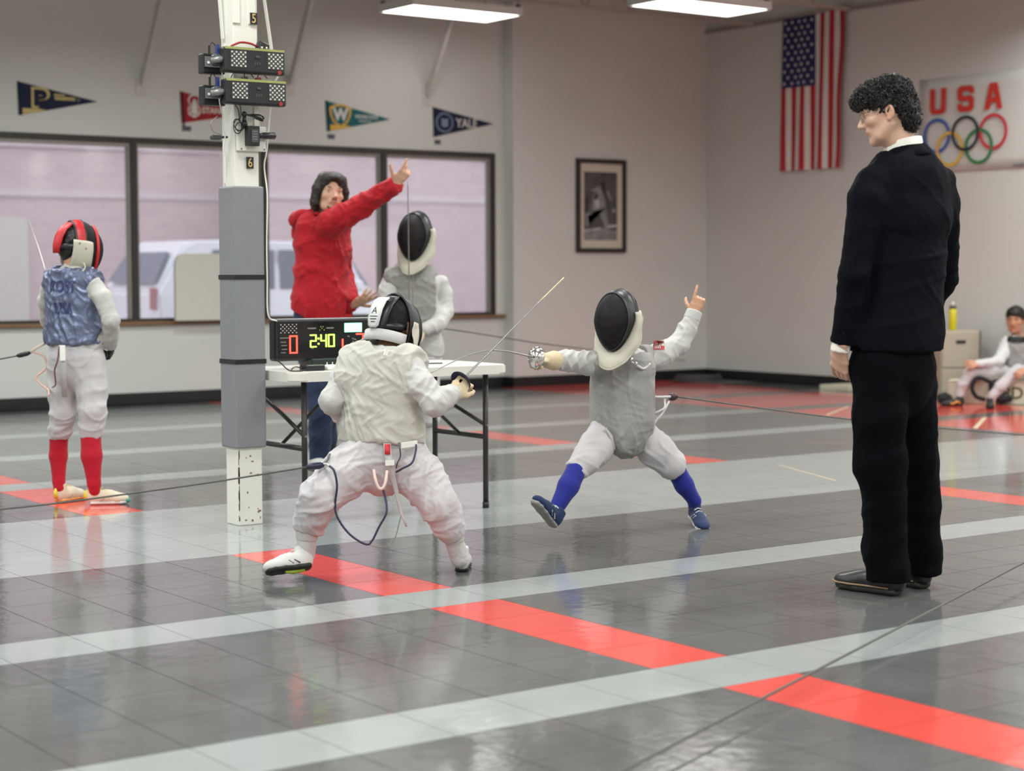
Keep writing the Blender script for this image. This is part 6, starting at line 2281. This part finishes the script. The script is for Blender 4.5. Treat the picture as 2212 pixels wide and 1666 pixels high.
    # straps at the back of the waist
    st = sheet('belt_strap', [[J(x - w_, y, h), J(x + w_, y, h)] for x, y, w_, h in ((134, 746, 7, 9.12), (135, 785, 7, 9.10), (137, 815, 6, 9.14), (140, 858, 6, 9.18))], .004, M_WKNIT, p)
    Geo().box(J(135, 764, 9.09), (.026, .01, .07)).build('strap_clip', M_WPRINT, st)
    cord('body_cord', [J(128, 748, 9.11), J(124, 780, 9.1), J(118, 800, 9.12), J(120, 830, 9.15), J(112, 838, 9.15)], .004, mat('cord_plum', srgb(116, 70, 90), .5), p)
    cord('body_cord', [J(96, 742, 9.3), J(70, 758, 9.3), J(95, 770, 9.3), J(100, 795, 9.3), J(78, 815, 9.3), J(90, 832, 9.28), J(104, 842, 9.25), J(106, 855, 9.22)], .005, mat('cord_pink', srgb(214, 172, 160), .5), p, 40)
    pl = J(50, 766, 9.3)
    f = empty('reel_plug', pl, 'dark reel plug beside the hip of the red-masked fencer', 'plug')
    Geo().tube([J(36, 769, 9.3), J(42, 768, 9.3), J(58, 764, 9.3), J(66, 762, 9.3)], [.006, .013, .013, .007], 10).build('shell', M_MBLACK, f, True)
    Geo().tube([J(66, 762, 9.3), J(80, 752, 9.3), J(97, 743, 9.3)], .0055, 6).build('lead', M_WKNIT, f, True)
    cord('reel_cable', [J(37, 769, 9.3), J(0, 776, 9.25), J(-80, 792, 9.1), J(-200, 815, 8.9)], .004, M_GREYC, None, 20, 6, 'dark reel cable running off the left edge to the red-masked fencer', 'cable')
    gc = J(128, 706, 9.66)
    dd = J(62, 475, 10.1) - gc
    foil(gc - dd * .06, [gc, J(90, 557, 9.92), J(62, 475, 10.1)], dd, 'foil held up in front of the red-masked fencer, its tip against the window', M_CHROME, .045)
    solid('glove', hand_prims(J(133, 728, 9.62), gc - J(133, 728, 9.62), UP_(.5) - RGT * .8, 1, .9, (1.1, 1.2, 1.2, 1.2), .5), .005, M_GLOVE, p, None, 1)


left_kid()


# ------------------------------------------------------------------ man in the red hooded top
M_STUB = mat('stubble_brown', srgb(70, 50, 40), .7, var=.2, scale=200)


def red_man():
    h0 = 10.95
    J = lambda x, y, h=h0: at(x, y, h)
    p = person(at(690, 1010, h0), 'long-haired person in red hooded top and jeans pointing upward')
    Fd = RGT * .72 - FWD * .69
    lat = np.cross(Fd, UP_(1))
    LAT = tuple(lat)
    face = RGT * .42 - FWD * .90 + UP_(.10)
    F = Frame(J(712, 422, 10.9), face, UP_(1) + RGT * .12, 1.0)
    head = head_prims(F, True, (J(706, 452, 10.93), .052, J(702, 478, 10.95), .06), .005)
    sk = skin('skin_light', srgb(206, 162, 138))
    rw, lw = J(856, 396, 10.62), J(766, 657, 10.95)
    hr = hand_prims(rw, J(884, 362, 10.58) - rw, -FWD * .8 + RGT * .45 - UP_(.2), -1, 1.0, (.10, .55, 1.2, 1.25), .05, .10, .9, (.82, .62, -.05))
    hl = hand_prims(lw, J(790, 645, 10.9) - lw, -FWD * .6 - UP_(.75), 1, 1.0, (.15, .2, .3, .4), .1, .12, .8, (.9, .45, -.1))
    trunk = [Tube([(J(701, 480), .14, .08), (J(696, 580), .13, .09), (J(690, 680), .12, .09)], LAT, .03),
             limb([J(690, 490, 10.82), J(776, 448, 10.74), rw], [.045, .038, .026]), limb([J(722, 492, 11.1), J(738, 590, 11.15), lw], [.045, .038, .026]),
             limb([J(680, 700, 10.9), J(682, 850, 10.85), J(684, 1000, 10.9)], [.07, .05, .035]), limb([J(696, 700, 11.05), J(702, 850, 11.1), J(700, 1000, 11.15)], [.07, .05, .035])]
    plain_body(p, sk, head, [hr, hl], trunk, face_tint(F, (.80, .50, .48), (1.02, .86, .80), (.62, .52, .48)), .004)
    eyes(F, p, (.15, 1, .0), mat('eyelid_tan', srgb(176, 128, 106), .5), .75)
    eyebrows(F, p, M_HAIRD)
    Geo().tube([F(-.027, .085, -.046), F(-.014, .0985, -.0435), F(0, .1015, -.0415), F(.014, .0985, -.0435), F(.027, .085, -.046)], [.0015, .0028, .0022, .0028, .0015], 6).build('moustache', M_STUB, p, True)
    solid('beard', [F.ell((0, .083, -.094), (.022, .018, .013), .01), F.tube([(-.034, .066, -.068, .006), (-.030, .074, -.085, .007), (0, .088, -.100, .010), (.030, .074, -.085, .007), (.034, .066, -.068, .006)], .008)], .003, M_STUB, p)
    # hair to the jaw
    cap = [F.ell((0, -.020, .048), (.090, .108, .096), .02), F.ell((0, .040, .088), (.076, .066, .044), .03),
           F.tube([(-.062, .030, .090, .026, .03), (-.088, .012, .030, .024, .045), (-.090, -.010, -.050, .026, .050), (-.080, -.028, -.115, .018, .036)], .025),
           F.tube([(.062, .030, .090, .026, .03), (.088, .012, .030, .022, .045), (.088, -.010, -.050, .024, .048), (.080, -.028, -.105, .016, .034)], .025),
           F.ell((0, -.085, -.045), (.082, .045, .085), .03),
           F.ell((.008, .115, -.018), (.058, .075, .104), .008, '-'), F.ell((0, .085, -.060), (.070, .050, .080), .010, '-')]
    solid('hair', cap, .0045, M_HAIRD, p, [(.0035, .022, 5)], 1, fdir=tuple(F.d(3, 1.2, 0)))
    # hooded top
    M_RED = cloth('red_fleece', srgb(170, 22, 34), .85, .2, 300, .05, 6)
    wr = (.008, .10, .9, .2)
    hd = [Tube([(J(704, 462), .085, .085), (J(701, 474), .135, .098), (J(698, 492), .178, .112), (J(696, 530), .182, .125), (J(695, 590), .170, .125), (J(694, 640), .182, .140), (J(696, 662), .186, .142), (J(700, 676), .172, .128), (J(703, 690), .166, .122)], LAT, .02),
          limb([J(694, 492, 10.86), J(712, 482, 10.80), J(740, 468, 10.77), J(778, 447, 10.74), J(820, 420, 10.68), J(850, 401, 10.63), J(858, 395, 10.62)], [.074, .078, .076, .070, .060, .052, .044], .05, wr, (0, 0, 1)),
          limb([J(722, 496, 11.08), J(736, 545, 11.14), J(740, 595, 11.16), J(756, 640, 11.02), J(768, 658, 10.95)], [.070, .070, .062, .052, .040], .04, wr, (1, 0, 0)),
          Cut(J(704, 468), UP_(1) + Fd * .25, 0, (J(704, 455), .12)), Cut(J(702, 678), UP_(-1) + Fd * -.38, 0, (J(702, 690), .30)), Cut(J(856, 397, 10.62), J(858, 395, 10.62) - J(820, 420, 10.68), 0, (rw, .07)), Cut(lw, lw - J(756, 640, 11.02), 0, (lw, .06))]
    solid('hooded_top', hd, .0075, M_RED, p, [(.007, .17, 11), (.003, .08, 2)], 1)
    HF = Frame(J(693, 468, 10.97), Fd, (0, 0, 1))
    hood = [HF.tube([(-.085, .055, .012, .028), (-.125, -.030, .010, .034), (-.090, -.120, -.020, .048), (0, -.160, -.055, .058), (.090, -.120, -.020, .048), (.125, -.030, .010, .034), (.085, .055, .012, .028)], .03), HF.ell((0, -.155, -.10), (.075, .045, .085), .05)]
    solid('hood', hood, .007, M_RED, p, [(.006, .09, 4)], 1)
    # jeans and belt
    M_JEAN = cloth('denim', srgb(40, 52, 78), .85, .3, 260, .22, 5)
    M_BELT = mat('belt_brown', srgb(70, 58, 44), .5)
    je = [Tube([(J(688, 655), .145, .115), (J(686, 690), .150, .120), (J(684, 730), .156, .122), (J(686, 760), .14, .115)], LAT, .03),
          limb([J(674, 745, 10.88), J(688, 830, 10.84), J(694, 880, 10.82), J(692, 945, 10.86), J(690, 1004, 10.9)], [.096, .088, .082, .068, .066], .03, (.006, .15, .8, .3), (1, 0, 0)),
          limb([J(696, 745, 11.05), J(702, 850, 11.08), J(702, 945, 11.1), J(702, 1002, 11.14)], [.092, .080, .068, .064], .03, (.006, .15, .8, 1.3), (1, 0, 0)), Cut(J(690, 1004), (0, 0, -1)), Cut(J(688, 658), (0, 0, 1))]
    solid('jeans', je, .0075, M_JEAN, p, [(.004, .15, 3)], 1)
    solid('belt', [Tube([(J(688, 664), .149, .119), (J(687, 676), .151, .121)], LAT, .004), Cut(J(687, 677), (0, 0, -1)), Cut(J(688, 662), (0, 0, 1))], .007, M_BELT, p)
    Geo().box(J(650, 671, 10.82), (.05, .012, .035), rot=Matrix.Rotation(YAW - math.pi / 2, 3, 'Z')).build('leather_label', mat('label_tan', srgb(150, 128, 92), .6), p)
    for x, h, dr in ((676, 10.9, RGT * .55 - FWD * .8), (698, 11.15, RGT * .8 - FWD * .5)):
        q = at(x, 1020, h)
        shoe(p, (q[0] - dr[0] * .08, q[1] - dr[1] * .08, 0), dr, .285, M_WHITESH, M_RUBW, laces=M_LACEW)


red_man()


# ------------------------------------------------------------------ masked fencer standing behind the table
def standing_fencer():
    h0 = 10.95
    J = lambda x, y, h=h0: at(x, y, h)
    p = person(at(910, 1010, h0), 'fencer in black mask and grey vest waiting behind the table before the window')
    Fd = -RGT * .35 - FWD * .93
    lat = np.cross(Fd, UP_(1))
    LAT = tuple(lat)
    face = -RGT * .42 - FWD * .88 + UP_(-.12)
    F = Frame(J(898, 508, 10.86), face, (0, 0, 1), .96)
    head = head_prims(F, True, (J(894, 550, 10.98), .048, J(892, 580, 11.0), .055))
    lw, rw = J(912, 712, 10.72), J(868, 706, 10.72)
    trunk = [Tube([(J(892, 590), .13, .07), (J(892, 680), .12, .08), (J(900, 770), .11, .08)], LAT, .03),
             limb([J(952, 612, 11.02), J(962, 674, 10.98), lw], [.04, .036, .024]), limb([J(842, 605, 10.9), J(838, 668, 10.86), rw], [.04, .036, .024]),
             limb([J(918, 780, 10.98), J(924, 890, 10.98), J(926, 1000, 11.0)], [.07, .05, .035]), limb([J(878, 780, 10.92), J(866, 890, 10.9), J(862, 1000, 10.9)], [.07, .05, .035])]
    plain_body(p, SK_MED, head, [], trunk, face_tint(F))
    eyes(F, p)
    hair_cap(F, p, M_HAIRB)
    mask(F, p, M_MBLACK, M_MBLACK, M_BIB, 1.0, M_MBLACK, 72)
    jk = [Tube([(J(893, 572), .056, .056), (J(892, 588), .12, .075), (J(892, 612), .160, .092), (J(892, 670), .150, .095), (J(896, 720), .150, .10), (J(902, 752), .158, .105), (J(903, 775), .16, .11)], LAT, .02),
          limb([J(952, 612, 11.02), J(958, 636, 11.02), J(962, 674, 10.98), J(945, 702, 10.84), J(914, 712, 10.72)], [.052, .054, .050, .046, .036], .03, (.006, .085, .8, .2), (0, 1, 0)),
          limb([J(846, 606, 10.9), J(838, 632, 10.88), J(836, 672, 10.85), J(850, 698, 10.78), J(868, 706, 10.72)], [.056, .058, .052, .046, .036], .03, (.006, .085, .8, 1.2), (0, 1, 0)), Cut(J(903, 772), (0, 0, -1))]
    solid('jacket', jk, .0075, M_WJACK, p, [(.0035, .11, 4)], 1)
    M_LG = cloth('lame_mid_grey', srgb(142, 142, 136), .6, .35, 300, .05, 8)
    vs = [Tube([(J(893, 574), .076, .066), (J(892, 588), .132, .086), (J(892, 612), .172, .115), (J(891, 660), .166, .125), (J(891, 705), .156, .125), (J(888, 735), .11, .115)], LAT, .02),
          limb([J(850, 600, 10.9), J(940, 600, 10.98)], [.068, .068], .03), Cut(J(830, 640, 10.9), -RGT), Cut(J(943, 640, 10.98), RGT), Cut(J(893, 578), UP_(1), 0, (J(893, 568), .09))]
    v = solid('vest', vs, .007, M_LG, p, [(.004, .12, 9), (.002, .06, 3)], 1)
    Geo().tube([J(892, 585, 10.78), J(892, 640, 10.775), J(890, 700, 10.775)], .003, 5).build('zip_seam', M_GREYM, v)
    br = [Tube([(J(900, 745), .145, .10), (J(900, 780), .150, .108), (J(900, 800), .14, .105)], LAT, .03),
          limb([J(918, 790, 10.98), J(924, 860, 10.97), J(926, 905, 10.97), J(926, 925, 10.98)], [.088, .075, .060, .050], .03, (.005, .10, .8, .2)),
          limb([J(880, 790, 10.92), J(870, 860, 10.9), J(866, 905, 10.9), J(865, 925, 10.9)], [.088, .075, .060, .050], .03, (.005, .10, .8, .9)), Cut(J(900, 922), (0, 0, -1))]
    solid('breeches', br, .0075, M_WBREE, p, [(.003, .11, 5)], 1)
    for x, h in ((926, 10.98), (864, 10.9)):
        solid('sock', [limb([J(x, 915, h), J(x, 950, h), J(x, 1005, h)], [.050, .048, .036], .01)], .007, M_WKNIT, p)
        q = at(x, 1018, h)
        dr = -RGT * .2 - FWD * .95 if x < 900 else RGT * .25 - FWD * .9
        shoe(p, (q[0] - dr[0] * .06, q[1] - dr[1] * .06, 0), dr, .26, cloth('shoe_pale_green', srgb(186, 206, 170), .6, .15, 200), M_LIME, laces=mat('lace_lime', srgb(120, 170, 60), .6), mark=mat('mark_green', srgb(84, 130, 60), .6))
    solid('glove', hand_prims(lw, J(890, 718, 10.66) - lw, -FWD * .7 + UP_(.6), -1, .95, (1.0, 1.1, 1.1, 1.1), .5), .005, M_GLOVE, p, None, 1)
    solid('glove', hand_prims(rw, J(884, 712, 10.66) - rw, -FWD * .7 + UP_(.6), 1, .95, (1.0, 1.1, 1.1, 1.1), .5), .005, M_WKNIT, p, None, 1)
    a, b = J(884, 690, 10.58), J(881, 392, 10.5)
    foil(J(885, 716, 10.6), [a, J(883, 560, 10.55), b], b - a, 'foil held upright in front of the fencer behind the table', M_CHROME, .045, r0=.0048, r1=.0026)
    cord('reel_cable', [J(944, 708, 11.15), J(1040, 722, 11.9), J(1160, 741, 12.7), J(1300, 758, 13.6), J(1420, 772, 14.6), on_y(1480, 779, YB2 - .01)], .004, M_GREYC, None, 24, 6, 'thin reel cable behind the lunging fencer leading to the waiting fencer', 'cable')


standing_fencer()


# ------------------------------------------------------------------ boy sitting on the lettered box
def sitting_boy():
    h0 = 15.98
    J = lambda x, y, h=h0: at(x, y, h + .42)
    p = person(at(2190, 870, 16.2), 'dark-haired child in fencing whites sitting on the low lettered box')
    lat = np.array(RGT)
    LAT = tuple(lat)
    face = -RGT * .45 - FWD * .88 + UP_(-.10)
    F = Frame(J(2193, 692, 16.0), face, (0, 0, 1), .97)
    head = head_prims(F, True, (J(2196, 712, 16.02), .05, J(2198, 732, 16.03), .055))
    sk = skin('skin_warm', srgb(192, 140, 112))
    rw = J(2116, 785, 15.60)
    hr = hand_prims(rw, J(2090, 788, 15.50) - rw, -FWD * .7 + UP_(.7), 1, 1.0, (.3, .35, .4, .4), .2)
    trunk = [Tube([(J(2198, 735), .13, .07), (J(2200, 770), .12, .08), (J(2200, 812), .12, .09)], LAT, .03),
             limb([J(2172, 745), J(2160, 778, 15.8), rw], [.04, .035, .024]), limb([J(2225, 745), J(2238, 780), J(2215, 800, 15.6)], [.04, .035, .024]),
             limb([J(2185, 812, 16.0), J(2095, 806, 15.62), J(2072, 864, 15.60)], [.065, .05, .033]), limb([J(2212, 812, 16.0), J(2188, 815, 15.6), J(2141, 866, 15.54)], [.065, .05, .033])]
    l2 = J(2216, 798, 15.55)
    h2 = hand_prims(l2, J(2196, 806, 15.45) - l2, UP_(.8) - FWD * .5, -1, 1.0, (.4, .5, .5, .5), .2)
    plain_body(p, sk, head, [hr, h2], trunk, face_tint(F), .006)
    eyes(F, p, (-.2, 1, -.3), mat('eyelid_warm', srgb(176, 124, 98), .5), .35)
    eyebrows(F, p, M_HAIRB)
    hair_cap(F, p, M_HAIRB, False)
    jk = [Tube([(J(2198, 722), .065, .06), (J(2198, 733), .13, .08), (J(2199, 750), .165, .10), (J(2200, 790), .155, .105), (J(2200, 815), .16, .11)], LAT, .02),
          limb([J(2176, 745, 15.98), J(2166, 765, 15.9), J(2156, 782, 15.8), J(2130, 786, 15.68), J(2112, 786, 15.58)], [.055, .056, .052, .044, .036], .03, (.007, .09, .8, .2), (0, 0, 1)),
          limb([J(2224, 745, 15.98), J(2236, 775, 15.9), J(2216, 800, 15.62)], [.055, .052, .04], .03, None, (0, 0, 1)), Cut(J(2198, 726), UP_(1), 0, (J(2198, 718), .1))]
    solid('jacket', jk, .009, cloth('canvas_grey_white', srgb(206, 206, 206)), p, [(.004, .12, 4)], 1)
    vs = [Tube([(J(2198, 738), .12, .10), (J(2199, 752), .160, .118), (J(2200, 785), .158, .122), (J(2200, 812), .155, .12)], LAT, .02), Cut(J(2199, 741), UP_(1)), Cut(J(2168, 770), -RGT), Cut(J(2236, 770), np.array(RGT))]
    solid('vest', vs, .009, M_LAME, p, [(.004, .12, 7)], 1)
    solid('collar', [Tube([(J(2197, 728, 15.93), .085, .07), (J(2197, 737, 15.93), .10, .075)], LAT, .01), Cut(J(2197, 726), UP_(1)), Cut(J(2197, 738), UP_(-1))], .007, M_MBLACK, p)
    br = [Tube([(J(2200, 800), .15, .11), (J(2200, 816), .155, .115)], LAT, .03),
          limb([J(2182, 812, 15.98), J(2140, 803, 15.78), J(2097, 806, 15.62), J(2080, 832, 15.60), J(2073, 852, 15.60), J(2071, 866, 15.60)], [.085, .076, .060, .048, .042, .040], .03, (.006, .12, .8, .2), (0, 0, 1)),
          limb([J(2214, 812, 15.96), J(2200, 806, 15.75), J(2188, 812, 15.6), J(2160, 836, 15.55), J(2144, 856, 15.54), J(2140, 868, 15.54)], [.085, .074, .062, .048, .042, .040], .03, (.006, .12, .8, .9), (0, 0, 1))]
    solid('breeches', br, .009, M_WBREE, p, [(.004, .12, 6)], 1)
    M_ORA = mat('shoe_orange', srgb(206, 148, 66), .5)
    for x, y, h, d in ((2072, 877, 15.6, -RGT * .9 - FWD * .3), (2138, 881, 15.5, -RGT * .2 - FWD * .9)):
        q = on_z(x, y, 0)
        s = shoe(p, q - np.array(d) * .05, d, .235, M_BLKRUB, M_BLKRUB, laces=None)
        FF = Frame(q - np.array(d) * .05, d, (0, 0, 1), .235 / .285)
        for sgn in (-1, 1):
            Geo().tube([FF(sgn * .036, .07, .03), FF(sgn * .040, .11, .05), FF(sgn * .036, .15, .03), FF(sgn * .043, .19, .03)], .010, 6).build('side_flash', M_ORA, s, True)
    # dark bag or mask hanging between the knees
    k = J(2128, 835, 15.72)
    b = empty('dark_bag', k, 'black bag with looped strap on the floor between the legs of the seated child', 'bag')
    solid('body', [Ell(J(2150, 836, 15.60), (.06, .06, .07), None, .03), Ell(J(2170, 862, 15.56), (.09, .05, .035), None, .03), Cut(on_z(2150, 878, 0), UP_(-1))], .008, M_GLOVEB, b, [(.006, .08, 3)])
    Geo().tube(curve_pts([J(2140, 826, 15.58), J(2112, 816, 15.56), J(2100, 836, 15.55), J(2108, 856, 15.55), J(2128, 864, 15.55)], 20), .019, 8).build('strap', M_GLOVEB, b, True)
    q = on_z(2036, 874, 0)
    solid('shoe_bag', [Ell(q + np.array([0, 0, .05]) + RGT * .02, (.07, .07, .055), None, .03), Cut(q, UP_(-1))], .008, M_GLOVEB, None, [(.005, .06, 3)])
    finish(bpy.data.objects['shoe_bag'], 'small black bag on the floor beside the filing cabinet', 'bag')


sitting_boy()

# foreground reel cable
A_, B_ = on_z(1330, 1674, .03), on_z(2230, 1206, .06)
cord('reel_cable', [A_ + (A_ - B_) * .4, A_, lerp(A_, B_, .5), B_, B_ + (B_ - A_) * .4], .0042, M_GREYC, None, 40, 6, 'dark reel cable stretched low across the floor in front of the suited person', 'cable')

M_FTAPE = mat('floor_tape', srgb(196, 178, 150), .5)
for a_, b_, w_, lb in (((1680, 1004), (1806, 1039), .012, 'thin pale tape line on the wide light grey floor band'), ((2106, 926), (2128, 902), .05, 'short pale tape mark on the red floor beyond the suited person'),
                       ((1786, 897), (1832, 879), .04, 'short pale tape mark on the red floor just left of the suited person')):
    P0, P1 = on_z(*a_, 0), on_z(*b_, 0)
    Geo().bar(P0 + [0, 0, .0008], P1 + [0, 0, .0008], w_ * .7, .0015).build('floor_tape', M_FTAPE, None, False, lb, 'tape')
